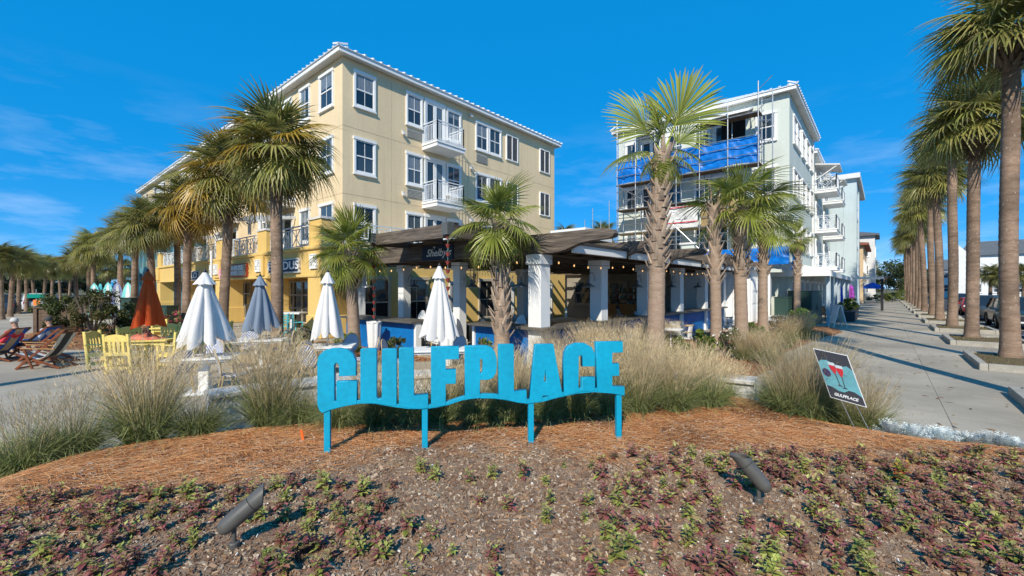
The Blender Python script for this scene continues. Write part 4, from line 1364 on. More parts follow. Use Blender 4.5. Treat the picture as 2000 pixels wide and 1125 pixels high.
# rain chains and their planters
def rain_chain(u, v, label):
    p = uv(u, v, 0)
    t = thing('rain_chain', label, 'rain chain', uv(u, v, .95), 'rain chains at the entrance canopy')
    bx = MB().boxuv(u - .12, u + .12, v - .12, v + .12, 3.52, 3.84).build('downspout_box', m_util if False else M('grey_box', (.10, .11, .11), .6, .08), t)
    MB().tube([uv(u, v, .96), uv(u, v, 3.56)], .007, 6).build('chain', M('verdigris', (.16, .30, .28), .6, .1), t)
    prof = [(.012, 0), (.03, .004), (.066, .10), (.07, .105), (.062, .10), (.026, .01)]
    first = None
    n = 11
    for k in range(n):
        z = 3.40 - k * .228
        if first is None:
            first = MB().lathe(prof, 12, (p.x, p.y, z), cap=False).build('cup', m_red, t, smooth=False)
            first0 = first.location.copy(); z0 = z
        else:
            o = first.copy(); COL.objects.link(o); o.location = first0 + Vector((0, 0, z - z0))
def fluted_pot(u, v, label):
    p = uv(u, v)
    t = thing('fluted_pot', label, 'planter pot', p, 'white fluted pots under the rain chains')
    n = 40
    wob = lambda a, j: 1 + .06 * math.cos(a * 8) * (1 if j < 5 else 0)
    MB().lathe([(.13, 0), (.15, .02), (.19, .35), (.215, .8), (.225, .98), (.235, .99), (.235, 1.03), (.2, 1.03), (.19, .93)], n, (p.x, p.y, 0), wob=wob).build('pot', m_white, t, smooth=False)
    MB().lathe([(.001, .9), (.185, .94)], 16, (p.x, p.y, 0), cap=False).build('soil', m_soil, t)
rain_chain(7.72, 8.86, 'chain of red copper cups at the right corner of the entrance canopy')
rain_chain(7.72, 12.42, 'chain of red copper cups at the left corner of the entrance canopy')
fluted_pot(7.72, 8.86, 'tall white fluted pot right of the entrance by the white parasol')
fluted_pot(7.72, 12.42, 'tall white fluted pot before the blue counter')

# gooseneck lamps
def barn_lamp(u, v, du, dv, label):
    a = uv(u, v, 2.35); dirv = (uv(u + du, v + dv) - uv(u, v)).normalized()
    t = thing('gooseneck_lamp', label, 'wall lamp', uv(u, v, 2.35), 'gooseneck barn lamps on the white columns')
    pts = []
    for k in range(9):
        an = math.pi * k / 8
        pts.append(a + dirv * (.05 + .19 * (1 - math.cos(an)) ) + Vector((0, 0, .02 + .22 * math.sin(an))))
    MB().tube([a] + pts, .013, 8).build('gooseneck', m_galv, t, smooth=True)
    MB().lathe([(.05, -.02), (.05, .02)], 12, (a.x, a.y, a.z)).build('wall_plate', m_galv, t)
    e = pts[-1]
    MB().lathe([(.02, .02), (.045, .0), (.045, -.10), (.07, -.14), (.19, -.20), (.215, -.235), (.215, -.25), (.20, -.235), (.06, -.15)], 24, (e.x, e.y, e.z), cap=False).build('lamp_shade', m_galv, t, smooth=True)
barn_lamp(9.3, 7.21, 0, 1, 'galvanised gooseneck lamp on the lit corner column')
for i, u in enumerate(COLS_U[1:]):
    barn_lamp(u - .21, 7.0, -1, 0, 'shaded gooseneck lamp on the %s column right of the corner column' % ['first', 'second', 'third', 'fourth', 'fifth'][i])
for i, (u, v, w) in enumerate(COLS_V):
    barn_lamp(u, v - w / 2, 0, -1, 'gooseneck lamp on the %s column left of the corner column' % ['first', 'second', 'third'][i])
# string of warm bulbs
m_bulb = bpy.data.materials.new('warm_bulb'); m_bulb.use_nodes = True
_b = m_bulb.node_tree.nodes['Principled BSDF']
_b.inputs['Base Color'].default_value = (1, .6, .25, 1); _b.inputs['Emission Color'].default_value = (1, .55, .2, 1); _b.inputs['Emission Strength'].default_value = .8
def bulbs(A, B, n, label):
    t = thing('string_lights', label, 'string lights', A)
    pts = []
    for k in range(n * 2 + 1):
        f = k / (n * 2); p = A + (B - A) * f; p.z -= .10 * abs(math.sin(f * math.pi * max(1, n // 5)))
        pts.append(p)
    MB().tube(pts, .006, 5).build('cable', m_black, t)
    first = None
    for k in range(n):
        p = pts[2 * k + 1]
        if first is None:
            first = MB().lathe([(.004, .0), (.02, -.03), (.022, -.05), (.012, -.07), (.002, -.075)], 8, (p.x, p.y, p.z - .03)).build('bulb', m_bulb, t, smooth=True)
            f0 = first.location.copy(); p0 = p.copy()
        else:
            o = first.copy(); COL.objects.link(o); o.location = f0 + (p - p0)
bulbs(uv(9.4, 6.7, 2.88), uv(26.3, 6.7, 2.88), 22, 'string of warm bulbs along the sidewalk side of the pavilion')
bulbs(uv(9.05, 7.2, 2.88), uv(9.05, 16, 2.88), 12, 'string of warm bulbs over the entrance side of the pavilion')

# round hanging fan
def fan(u, v, z, label):
    t = thing('caged_fan', label, 'fan', uv(u, v, z))
    c = uv(u, v, z); r = .32
    ex = uv(.0, -1) .normalized(); ex = (uv(1, .6) - uv(0, 0)).normalized()
    ez = Vector((0, 0, 1))
    ring = MB(); n = 20
    for off in (-.06, .06):
        nrm = ex.cross(ez)
        for rr in (r, r * .66, r * .33):
            ring.tube([c + nrm * off + (ex * math.cos(2 * math.pi * k / n) + ez * math.sin(2 * math.pi * k / n)) * rr for k in range(n + 1)], .012 if rr == r else .005, 6, cap=False)
    for k in range(12):
        an = 2 * math.pi * k / 12
        ring.bar(c + nrm * .06, c + nrm * .06 + (ex * math.cos(an) + ez * math.sin(an)) * r, .006)
    ring.build('cage', M('cage_tan', (.45, .38, .28), .5), t)
    bl = MB()
    for k in range(4):
        an = math.pi / 2 * k
        d1 = ex * math.cos(an) + ez * math.sin(an); d2 = ex * math.cos(an + .7) + ez * math.sin(an + .7)
        bl.hexa([c + nrm * .0, c + d1 * r * .85 + nrm * .0, c + d2 * r * .85 + nrm * .03, c + d2 * .05, c + nrm * .006, c + d1 * r * .85 + nrm * .006, c + d2 * r * .85 + nrm * .036, c + d2 * .05 + nrm * .006])
    bl.build('blades', m_offwhite, t)
    MB().tube([c + ez * r, c + ez * (3.0 - z)], .012, 6).build('hanger', m_darkmetal, t)
fan(14.2, 7.9, 2.52, 'round caged fan hanging in the second bay of the pavilion')
fan(10.6, 10.8, 2.5, 'round caged fan hanging behind the entrance column')

# ================================================================== pale green building under repair
GU0, GU1, GV0, GV1 = 30.5, 41.8, 4.3, 15.4
gb = thing('apartment_building', 'pale green four storey building with white windows behind the scaffolding', 'building', uv(GU0, GV0))
GZ = 13.8
MB().boxuv(GU0, GU1, GV0, GV1, 0, GZ).build('wall', m_green, gb)
hip_roof(gb, GU0, GU1, GV0, GV1, GZ + .02)
GR = WR(GV0); GF = WF(GU0)
for lv, (z0, z1) in enumerate(((11.1, 12.75), (7.85, 9.45), (4.6, 6.2))):
    window(gb, GR, 31.8, 33.2, z0, z1); window(gb, GR, 33.28, 34.7, z0, z1)
    for a in (35.5, 37.7, 39.9):
        window(gb, GR, a, a + 1.55, z0, z1)
    window(gb, GF, 4.95, 6.1, z0, z1)
    # bay with shade-painted opening and a sloping canopy
    glass_door(gb, GF, 6.6, 8.6, z0 - .8, z1 - .05, leaves=2)
    window(gb, GF, 8.75, 9.8, z0, z1)
    window(gb, GF, 10.6, 11.7, z0, z1)
    glass_door(gb, GF, 12.0, 13.6, z0 - .8, z1 - .05, leaves=2)
    window(gb, GF, 13.8, 14.8, z0, z1)
    if lv == 0:
        MB().boxW(GF, 6.65, 8.05, z0 - .8, z1 + .15, .09, .12).build('opening_shade_panel', M('painted_room_shade', (.012, .010, .009), .9), gb)  # near-black panel over the door, painted shade of the recess
        cb = MB()
        cb.hexa([GF(6.2, 13.35, 0), GF(8.6, 13.35, 0), GF(8.6, 12.85, 1.2), GF(6.2, 12.85, 1.2), GF(6.2, 13.45, 0), GF(8.6, 13.45, 0), GF(8.6, 12.95, 1.2), GF(6.2, 12.95, 1.2)])
        cb.bar(GF(6.3, 12.2, .02), GF(6.3, 12.85, 1.1), .06); cb.bar(GF(8.5, 12.2, .02), GF(8.5, 12.85, 1.1), .06)
        cb.build('canopy', m_white, gb)
        cb = MB().hexa([GF(11.9, 13.35, 0), GF(13.9, 13.35, 0), GF(13.9, 12.85, 1.2), GF(11.9, 12.85, 1.2), GF(11.9, 13.45, 0), GF(13.9, 13.45, 0), GF(13.9, 12.95, 1.2), GF(11.9, 12.95, 1.2)])
        cb.build('canopy', m_white, gb)
MB().boxW(GR, 41.2, 41.35, 0, 13.7, 0, .12).build('downspout', m_offwhite, gb)
# low green parapet pier blocks of the first floor terrace
for a in (4.9, 9.6):
    MB().boxuv(28.6, 29.4, a - .4, a + .4, 3.2, 4.9).build('terrace_pier', m_green, gb)
    MB().boxuv(28.5, 29.5, a - .5, a + .5, 4.9, 5.02).build('pier_cap', m_offwhite, gb)
MB().boxuv(28.6, 30.49, 4.4, 15.2, 3.0, 3.3).build('terrace', m_green, gb)
for a in (5.2, 9.6, 14.4):
    MB().boxuv(28.7, 29.1, a - .2, a + .2, 0, 3.0).build('terrace_column', m_white, gb)
# second block with balconies
MB().boxuv(GU1 + .01, 57.5, GV0 + .1, GV1, 0, 12.9).build('wall', m_green, gb)
hip_roof(gb, GU1 + .9, 57.3, GV0 + .3, GV1, 12.92, over=.5, rise=1.5)
G2 = WR(GV0 + .1)
for z0, z1 in ((10.3, 12.3), (7.0, 9.2), (3.9, 6.1)):
    for a in (44.2, 50.6):
        glass_door(gb, G2, a, a + 1.8, z0, z1); window(gb, G2, a + 2.6, a + 3.8, z0 + .5, z1); balcony(gb, G2, a - .4, a + 2.6, z0 - .05, 1.5, geo=True)
    window(gb, G2, 55, 56.4, z0 + .5, z1)
for a in (43.6, 50.0):
    ab = MB().hexa([G2(a, 12.3, 0), G2(a + 3.2, 12.3, 0), G2(a + 3.2, 12.0, 1.7), G2(a, 12.0, 1.7), G2(a, 12.4, 0), G2(a + 3.2, 12.4, 0), G2(a + 3.2, 12.1, 1.7), G2(a, 12.1, 1.7)])
    ab.bar(G2(a + .1, 11.0, .03), G2(a + .1, 12.0, 1.5), .07); ab.bar(G2(a + 3.1, 11.0, .03), G2(a + 3.1, 12.0, 1.5), .07)
    ab.build('canopy', m_offwhite, gb)
# third block, pale blue
MB().boxuv(58.2, 73, 3.3, GV1, 0, 13.6).build('wall', m_paleblue, gb)
MB().boxuv(58.2, 60.0, 2.2, 3.29, 0, 13.6).build('tower', m_paleblue, gb)
MB().boxuv(63.5, 65.5, 2.2, 3.29, 0, 13.6).build('tower', m_paleblue, gb)
for z in (3.2, 6.4, 9.6, 12.9):
    MB().boxuv(60.0, 63.5, 2.25, 3.29, z, z + .3).build('balcony_slab', m_offwhite, gb)
    rb = MB(); rail_run(rb, uv(60.0, 2.3), uv(63.5, 2.3), z + .3, z + 1.35); rb.build('railing', m_rail, gb)
MB().boxuv(57.7, 73.5, 1.9, 15.6, 13.6, 14.1).build('parapet', m_offwhite, gb)
# awning over the sidewalk tables
aw = thing('patio_awning', 'white flat awning on square posts along the green building', 'awning', uv(41, 3.2))
MB().prism([(6.0, 2.78), (2.3, 2.78), (2.3, 3.02), (4.25, 3.62), (6.0, 3.66)], lambda a, b, t: uv(t, a, b), 30.0, 30.12).build('front_fascia', m_white, aw)
MB().prism([(6.0, 3.60), (6.0, 3.68), (4.25, 3.65), (2.25, 3.06), (2.25, 2.98)], lambda a, b, t: uv(t, a, b), 30.13, 52).build('awning_roof', m_offwhite, aw)
MB().boxuv(30.13, 52, 2.25, 2.37, 2.76, 2.99).build('edge_beam', m_offwhite, aw)
for k in range(9):
    u = 31.0 + 2.6 * k
    MB().boxuv(u - .08, u + .08, 2.38, 2.54, 0, 2.98).build('post', M('pale_blue_post', (.5, .58, .64), .5, .05), aw)
pg = thing('sidewalk_pergola', 'white overhead frame on black posts spanning the sidewalk', 'pergola', uv(53.5, .2))
for u in (52.6, 54.6):
    for v in (.15, 2.9):
        MB().boxuv(u - .1, u + .1, v - .1, v + .1, 0, 2.95).build('post', m_black, pg)
    MB().boxuv(u - .1, u + .1, 0, 3.6, 2.95, 3.15).build('beam', m_white, pg)
for k in range(8):
    v = .1 + .45 * k
    MB().boxuv(52.2, 55.0, v - .04, v + .04, 3.152, 3.28).build('slat', m_white, pg)
# far buildings along the sidewalk
def far_block(name, label, u0, u1, v0, v1, h, mat, roofm, hh=1.2):
    t = thing(name, label, 'building', uv(u0, v0))
    MB().boxuv(u0, u1, v0, v1, 0, h).build('wall', mat, t)
    mb = MB()
    mb.boxuv(u0 - .6, u1 + .6, v0 - .6, v1 + .6, h, h + .3)
    A, B, C, D = uv(u0 - .6, v0 - .6, h + .3), uv(u1 + .6, v0 - .6, h + .3), uv(u1 + .6, v1 + .6, h + .3), uv(u0 - .6, v1 + .6, h + .3)
    r = uv((u0 + u1) / 2, (v0 + v1) / 2, h + .3 + hh)
    for a, b in ((A, B), (B, C), (C, D), (D, A)):
        mb.add([a, b, r], [(0, 1, 2)])
    mb.build('roof', roofm, t)
    for z in np.arange(1.0, h - 1.5, 3.1):
        n = int((u1 - u0) / 2.4)
        for k in range(n):
            a = u0 + .8 + (u1 - u0 - 1.6) * k / n
            window(t, WR(v0), a, a + 1.1, z + .2, z + 1.8, cols=1)
        for k in range(2):
            a = v0 + .8 + (v1 - v0 - 2) * k / 2
            window(t, WF(u0), a, a + 1.1, z + .2, z + 1.8, cols=1)
    return t
m_terr = M('terracotta_roof', (.28, .10, .06), .8, .1)
m_greyroof = M('grey_roof', (.12, .13, .14), .8, .1)
m_cream2 = M('sand_stucco', (.62, .46, .28), .85, .05)
far_block('shop_building', 'sand coloured building with terracotta roof beyond the green block', 77, 92, 2.2, 12, 8.0, m_cream2, m_terr)
far_block('shop_building', 'pale grey tower like building at the far end of the sidewalk', 96, 104, 1.2, 12, 11, m_offwhite, m_greyroof, 1.5)
# houses across the parking lot
def house(name, label, px, d, w, dep, h, mat, roofm, rise, gable=False):
    t = thing(name, label, 'house', (0, 0, 0))
    MB().box(-w / 2, w / 2, 0, dep, -.3, h).build('wall', mat, t)
    mb = MB()
    x0, x1, y0, y1 = -w / 2 - .5, w / 2 + .5, -.5, dep + .5
    ym = (y0 + y1) / 2
    mb.add([(x0, y0, h), (x1, y0, h), (x1, y1, h), (x0, y1, h), (x0 + rise * .4, ym, h + rise), (x1 - rise * .4, ym, h + rise)],
           [(0, 1, 5, 4), (2, 3, 4, 5), (1, 2, 5), (3, 0, 4), (3, 2, 1, 0)])
    mb.build('roof', roofm, t)
    if gable:
        MB().prism([(-w / 2 - .8, -.3), (-w / 2 + .9, -.3), (-w / 2 + .9, h + .6), (-w / 2 - .8, h + 2.6)], lambda a, b, q: (a, q, b), -1.0, .6).build('gable_wall', mat, t)
    n = int(w / 3)
    for z in np.arange(1.2, h - 1.6, 3.0):
        for k in range(n):
            a = -w / 2 + 1.6 + (w - 2.4) * k / n
            window(t, lambda s_, zz, o: Vector((s_, -o, zz)), a, a + 1.2, z, z + 1.6, cols=1)
    place(t, pix(px, d, 0), -math.atan((px - 1000) / 850))
    return t
house('white_house', 'white three storey house with dark grey roof beyond the parked cars', 1992, 80, 15, 10, 8.4, m_white, m_greyroof, 3.0, True)
house('white_house', 'small white house with grey roof between the palm trunks on the right', 1878, 95, 9, 8, 6.2, m_white, m_greyroof, 2.4)
# shop windows of the green building behind the awning
for k in range(7):
    a = 31.0 + 3.0 * k
    window(gb, GR if a < 41 else G2, a, a + 2.0, .5, 2.5, cols=4, rows=1, dh=False)
    glass_door(gb, GR if a < 41 else G2, a + 2.1, a + 2.9, .02, 2.4, leaves=1) if k % 2 else None

# ------------------------------------------------------------------ scaffolding
sc = thing('scaffolding', 'steel tube scaffolding in front of the pale green building', 'scaffold', uv(29, 10))
SV = [5.64, 7.3, 8.97, 10.45, 11.9, 13.3, 14.7]
mb_all = []
def tube(a, b, r=.033, mat=m_galv, nm='tube'):
    MB().tube([a, b], r, 6).build(nm, mat, sc)
for i, v in enumerate(SV):
    for u in (28.9, 29.9):
        top = 14.3 if u < 29.5 else 13.6
        if i not in (0, 6): top -= (.5 + .35 * (i % 3)) if u < 29.5 else 1.0
        tube(uv(u, v, 3.3), uv(u, v, top), nm='standard')
    for z in (5.0, 6.0, 7.7, 9.55, 11.1):
        tube(uv(28.9, v, z), uv(29.9, v, z), .03, nm='transom')
for z in (4.3, 5.0, 5.5, 6.0, 6.6, 7.1, 7.7, 8.4, 9.0, 9.5, 10.1, 10.65, 11.18, 12.5):
    for u in ((28.9, 29.9) if z in (6.0, 7.7, 9.5) else (28.9,)):
        tube(uv(u - .03, SV[0], z), uv(u - .03, SV[-1], z), .028, nm='ledger')
for (v0, z0, v1, z1) in ((8.97, 9.5, 11.9, 11.2), (11.9, 9.5, 8.97, 11.2), (8.97, 4.6, 11.9, 7.6), (11.9, 4.6, 8.97, 7.6), (5.64, 5.0, 8.97, 7.6), (11.9, 7.7, 14.7, 9.5), (14.7, 7.7, 11.9, 9.5)):
    tube(uv(28.84, v0, z0), uv(28.84, v1, z1), .028, nm='brace')
for k in range(8):     # ladder tower at the right end
    z = 9.6 + .6 * k
    tube(uv(28.9, 5.64, z), uv(28.9, 4.9, z + (.6 if k % 2 else -.2)), .02, nm='brace')
tube(uv(28.9, 4.9, 3.3), uv(28.9, 4.9, 13.6), nm='standard')
for z, v0, v1 in ((9.52, 5.6, 14.8), (12.55, 5.6, 9.3), (7.66, 9.0, 14.8), (5.95, 5.6, 14.8)):
    for k in range(4):
        u = 28.95 + .24 * k
        MB().boxuv(u, u + .22, v0, v1, z, z + .045).build('scaffold_board', m_plank if z < 7 else m_oldwood, sc)
for v, zt in ((15.6, 8.6), (16.3, 7.2), (17.0, 8.2), (17.7, 7.4), (18.6, 6.8), (19.8, 7.0), (20.8, 6.6)):
    tube(uv(29.4, v, 3.0), uv(29.4, v, zt), .028, nm='standard')
for z in (4.2, 4.6, 5.1, 5.6, 6.4):
    tube(uv(29.4, 14.7, z), uv(29.4, 20.4, z), .028, nm='ledger')
# tarps with folds
def tarp(A, B, z0, z1, label, amp=.05, seed=1, ret=None, thick=.01):
    r = np.random.default_rng(seed)
    A = Vector(A); B = Vector(B); d = (B - A); L = d.length; d.normalize(); n = Vector((d.y, -d.x, 0))
    NX, NZ = max(10, int(L * 9)), 18
    mb = MB()
    ph = r.uniform(0, 6, 6)
    for side in (0, 1):
        for j in range(NZ + 1):
            for i in range(NX + 1):
                f = i / NX; g = j / NZ; s = f * L
                q = Vector((s * .9 + ph[0], g * 1.6 + ph[1], seed)); q2 = Vector((s * 2.6 + g * 1.5, g * 2.2 - s * .5, seed + 3)); q3 = Vector((s * 7 + g * 4, g * 3, seed + 7))
                o = amp * (2.6 * mnoise.noise(q) + 1.5 * (1 - 2 * abs(mnoise.noise(q2))) + .6 * mnoise.noise(q3)) * (1 - .55 * abs(2 * g - 1) ** 3)
                sag = -.07 * mnoise.noise(Vector((s * .7, 5, seed))) * (1 - g) - .05 * abs(math.sin(s * 1.3 + .6 * math.sin(s * .7))) * g
                p = A + d * s + n * (o + side * thick) + Vector((0, 0, z0 + (z1 - z0) * g + sag))
                mb.v.append(tuple(p))
    q = NX + 1; S = q * (NZ + 1)
    for side in (0, 1):
        for j in range(NZ):
            for i in range(NX):
                a = side * S + j * q + i
                mb.f.append((a, a + 1, a + q + 1, a + q)); mb.mi.append(0)
    o = mb.build('tarp', m_tarp, None, smooth=True)
    return tag(o, label, 'tarp', 'blue tarps on the scaffolding')
tarp(uv(29.03, 14.75), uv(29.03, 5.6), 9.6, 11.2, 'long bright blue tarp stretched across the upper scaffold')
tarp(uv(28.85, 9.6), uv(28.3, 4.0), 3.45, 4.45, 'crumpled blue tarp low on the terrace edge by the corner', .07, 4)
tarp(uv(28.3, 4.0), uv(29.6, 3.7), 3.1, 4.4, 'blue tarp end wrapped round the terrace corner', .07, 5)
# plywood and white wrap sheets
MB().boxuv(28.98, 29.0, 6.2, 8.9, 6.0, 7.5).build('plywood_sheet', m_plank); tag(COL.objects[-1], 'yellowish plywood sheet leaning on the middle scaffold level', 'plywood sheet')
o = tarp(uv(28.86, 11.0), uv(28.86, 9.05), 6.05, 7.5, 'white plastic wrap with red tape on the middle scaffold level', .04, 8)
o.name = 'plastic_wrap'; o['category'] = 'plastic sheet'; del o['group']
o.data.materials[0] = m_offwhite
for z in (6.35, 7.35):
    mb = MB().boxuv(28.76, 28.78, 9.05, 11.0, z, z + .06).build('red_tape', M('red_tape', (.6, .02, .03), .5), o)
# ================================================================== palms
m_frond = attr_mat('palm_frond', 0.38, 0.42, 0.55, 0.28)
def fan_leaf(name, seed, pet=.9, R=.85, n=30, amax=2.35, droop=.55, curl=.35, pal=None, fused=.42, vfold=True, tipdry=.0):
    """costapalmate fan leaf: stalk along +X, blade of folded segments, tips drooping"""
    r = np.random.default_rng(seed)
    V, F, C = [], [], []
    pal = pal or ((.055, .085, .018), (.13, .16, .03), (.20, .19, .05))
    c0, c1, c2 = (np.array(c) for c in pal)
    def P(x, y, z=0):
        # the whole leaf arches down along x
        return (x, y, z - curl * max(0, x - pet * .55) ** 2 / (R + pet) * 1.4)
    # stalk
    k = 5
    for i in range(k):
        f = i / (k - 1); x = pet * 1.25 * f; w = .022 * (1 - f * .65)
        for (dy, dz) in ((-w, 0), (0, w * .8), (w, 0), (0, -w * .5)):
            V.append(P(x, dy, dz)); C.append(c1 * 1.35 + np.array((.05, .04, 0)))
    for i in range(k - 1):
        for j in range(4):
            a = i * 4 + j; b = i * 4 + (j + 1) % 4
            F.append((a, b, b + 4, a + 4))
    for i in range(n):
        f = i / (n - 1) * 2 - 1
        a = f * amax + r.normal(0, .02)
        Ls = R * (.72 + .30 * math.cos(a * .62)) * r.uniform(.9, 1.06)
        bx = pet + R * .30 * (1 - abs(f)) ** 1.3
        dirx, diry = math.cos(a), math.sin(a)
        # bend segments forward a little
        side = np.array((-diry, dirx))
        da = 2 * amax / (n - 1)
        st = (0.0, fused, .74, 1.0) if vfold else (0.0, fused, .8, 1.0)
        shade = r.uniform(.75, 1.25); dr = droop * r.uniform(.7, 1.4); yel = r.random()
        base = len(V)
        tw = r.normal(0, .05)
        for s in st:
            rr = Ls * s
            wd = max(.006, min(rr * da * .5 * 1.02, R * .045)) if s <= fused else (R * .042 * (1 - (s - fused) / (1 - fused)) + .0025)
            if s == 0: wd = .006
            cx = bx + dirx * rr; cy = diry * rr
            z = -dr * R * max(0, s - .35) ** 2 * 1.5 + .12 * R * math.sin(min(1, s / .5) * 1.57) * (abs(f) ** 1.5) * .9
            up = (.35 if vfold else 0) * wd
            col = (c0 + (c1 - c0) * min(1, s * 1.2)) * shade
            if yel > .8: col = col * .6 + c2 * .5
            if s > .9 and tipdry > 0 and r.random() < tipdry: col = np.array((.33, .26, .15))
            jit = (r.normal(0, .02) * R if s > .9 else 0)
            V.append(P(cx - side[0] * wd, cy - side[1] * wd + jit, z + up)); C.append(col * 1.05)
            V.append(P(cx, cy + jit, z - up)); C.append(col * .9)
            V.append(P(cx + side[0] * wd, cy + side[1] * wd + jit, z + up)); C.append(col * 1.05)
        for s in range(3):
            b = base + s * 3
            F.append((b, b + 1, b + 4, b + 3)); F.append((b + 1, b + 2, b + 5, b + 4))
    return V, F, C
def leaf_mesh(name, *a, **k):
    V, F, C = fan_leaf(name, *a, **k)
    return np_mesh('frond', np.array(V), F, m_frond, np.array(C))
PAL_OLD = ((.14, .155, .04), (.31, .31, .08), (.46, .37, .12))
PAL_YOUNG = ((.15, .19, .03), (.34, .37, .06), (.44, .40, .10))
PAL_YEL = ((.20, .16, .025), (.45, .29, .035), (.52, .30, .05))
PAL_DRY = ((.16, .11, .07), (.26, .19, .12), (.22, .17, .12))
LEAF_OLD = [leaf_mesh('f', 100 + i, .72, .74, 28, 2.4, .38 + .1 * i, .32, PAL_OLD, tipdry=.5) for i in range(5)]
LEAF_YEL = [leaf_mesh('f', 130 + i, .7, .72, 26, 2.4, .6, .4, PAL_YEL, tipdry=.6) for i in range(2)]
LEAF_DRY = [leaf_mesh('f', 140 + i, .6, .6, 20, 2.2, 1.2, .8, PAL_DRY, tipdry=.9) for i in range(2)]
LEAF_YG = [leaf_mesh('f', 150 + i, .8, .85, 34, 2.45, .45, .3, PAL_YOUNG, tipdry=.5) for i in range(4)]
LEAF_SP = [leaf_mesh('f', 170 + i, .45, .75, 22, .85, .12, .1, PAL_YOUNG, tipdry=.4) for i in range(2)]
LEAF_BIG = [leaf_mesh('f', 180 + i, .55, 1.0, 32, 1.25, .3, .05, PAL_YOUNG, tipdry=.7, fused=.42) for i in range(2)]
def leaf_mat(az, elev, roll, scale, loc):
    return Matrix.Translation(loc) @ Matrix.Rotation(az, 4, 'Z') @ Matrix.Rotation(-elev, 4, 'Y') @ Matrix.Rotation(roll, 4, 'X') @ Matrix.Diagonal((scale, scale, scale, 1))
def crown_leaves(seed, n, scale=1.0, lo=-50, hi=82, spread=.12):
    r = random.Random(seed); out = []
    for i in range(n):
        f = (i + .5) / n
        elev = hi - (hi - lo) * f ** .85 + r.uniform(-9, 9)
        az = i * 2.39996 + r.uniform(-.3, .3)
        out.append((az, R_(elev), r.uniform(-.5, .5), scale * r.uniform(.85, 1.1) * (1 if elev > -30 else .92), f))
    return out
# far crowns: one joined mesh each, shared
def joined_crown(seed, n, scale, meshes, lo=-46):
    r = random.Random(seed)
    Vs, Fs, Cs = [], [], []; off = 0
    for az, elv, roll, s, f in crown_leaves(seed, n, scale, lo):
        me = r.choice(meshes)
        nv = len(me.vertices)
        co = np.empty(nv * 3); me.vertices.foreach_get('co', co); co = co.reshape(-1, 3)
        ca = np.empty(nv * 4); me.color_attributes['Col'].data.foreach_get('color', ca); ca = ca.reshape(-1, 4)[:, :3]
        m = np.array(leaf_mat(az, elv, roll, s, Vector((0, 0, .25 * (1 - f)))))
        co = co @ m[:3, :3].T + m[:3, 3]
        Vs.append(co); Cs.append(ca * r.uniform(.75, 1.2))
        Fs += [tuple(i + off for i in p.vertices) for p in me.polygons]
        off += nv
    return np_mesh('crown', np.vstack(Vs), Fs, m_frond, np.vstack(Cs))
CROWNS_UP = [joined_crown(320 + i, 56, 1.0, LEAF_OLD, -28) for i in range(2)]
CROWNS = [joined_crown(300 + i, 46, 1.0, LEAF_OLD + (LEAF_YEL[:1] if i == 1 else [])) for i in range(3)]
def trunk_mesh(name, h, r0, r1, mat, lean=(0, 0), rings=True, seed=0):
    rr = random.Random(seed)
    mb = MB(); n = 16; seg = max(10, int(h / (.11 if rings else .3)))
    prof = []
    ph = [rr.uniform(0, 6) for _ in range(4)]
    for j in range(seg + 1):
        f = j / seg; z = h * f
        r = r0 + (r1 - r0) * f + .06 * math.exp(-z / .35)
        if rings: r *= 1 + (.018 if j % 2 else -.018) + rr.uniform(-.012, .012)
        prof.append((r, z))
    for j, (r, z) in enumerate(prof):
        f = z / h
        cx = lean[0] * f ** 1.5 + .03 * math.sin(z * .8 + ph[0]); cy = lean[1] * f ** 1.5 + .03 * math.sin(z * .7 + ph[1])
        for k in range(n):
            a = 2 * math.pi * k / n
            q = r * (1 + .03 * math.sin(3 * a + ph[2] + z))
            mb.v.append((cx + q * math.cos(a), cy + q * math.sin(a), z))
    for j in range(seg):
        for k in range(n):
            k2 = (k + 1) % n
            mb.f.append((j * n + k, j * n + k2, (j + 1) * n + k2, (j + 1) * n + k)); mb.mi.append(0)
    mb.f.append(tuple(seg * n + k for k in range(n))); mb.mi.append(0)
    return mb
# a split leaf base ("boot")
def boot_mesh(L=.30, w=.10, mat=None):
    mb = MB()
    st = [(0, w, .03), (L * .45, w * .62, .03), (L * .8, w * .40, .022), (L, w * .30, .014)]
    for s, hw, th in st:
        out = .02 + s * .42
        for (x, dz) in ((-hw, 0), (hw, 0), (hw * .55, th), (-hw * .55, th)):
            mb.v.append((out + (th if dz else 0) - .03, x, s - (dz * .3)))
    for j in range(3):
        for k in range(4):
            a = j * 4 + k; b = j * 4 + (k + 1) % 4
            mb.f.append((a, b, b + 4, a + 4)); mb.mi.append(0)
    mb.f.append((12, 13, 14, 15)); mb.mi.append(0)
    me = np_mesh('leaf_base', np.array(mb.v), mb.f, mat)
    return me
BOOT = [boot_mesh(.30, .10, m_boot), boot_mesh(.24, .09, m_boot), boot_mesh(.36, .09, m_boot)]
BOOTG = [boot_mesh(.24, .085, m_boot_grey), boot_mesh(.32, .07, m_boot_grey)]
TRK = {}
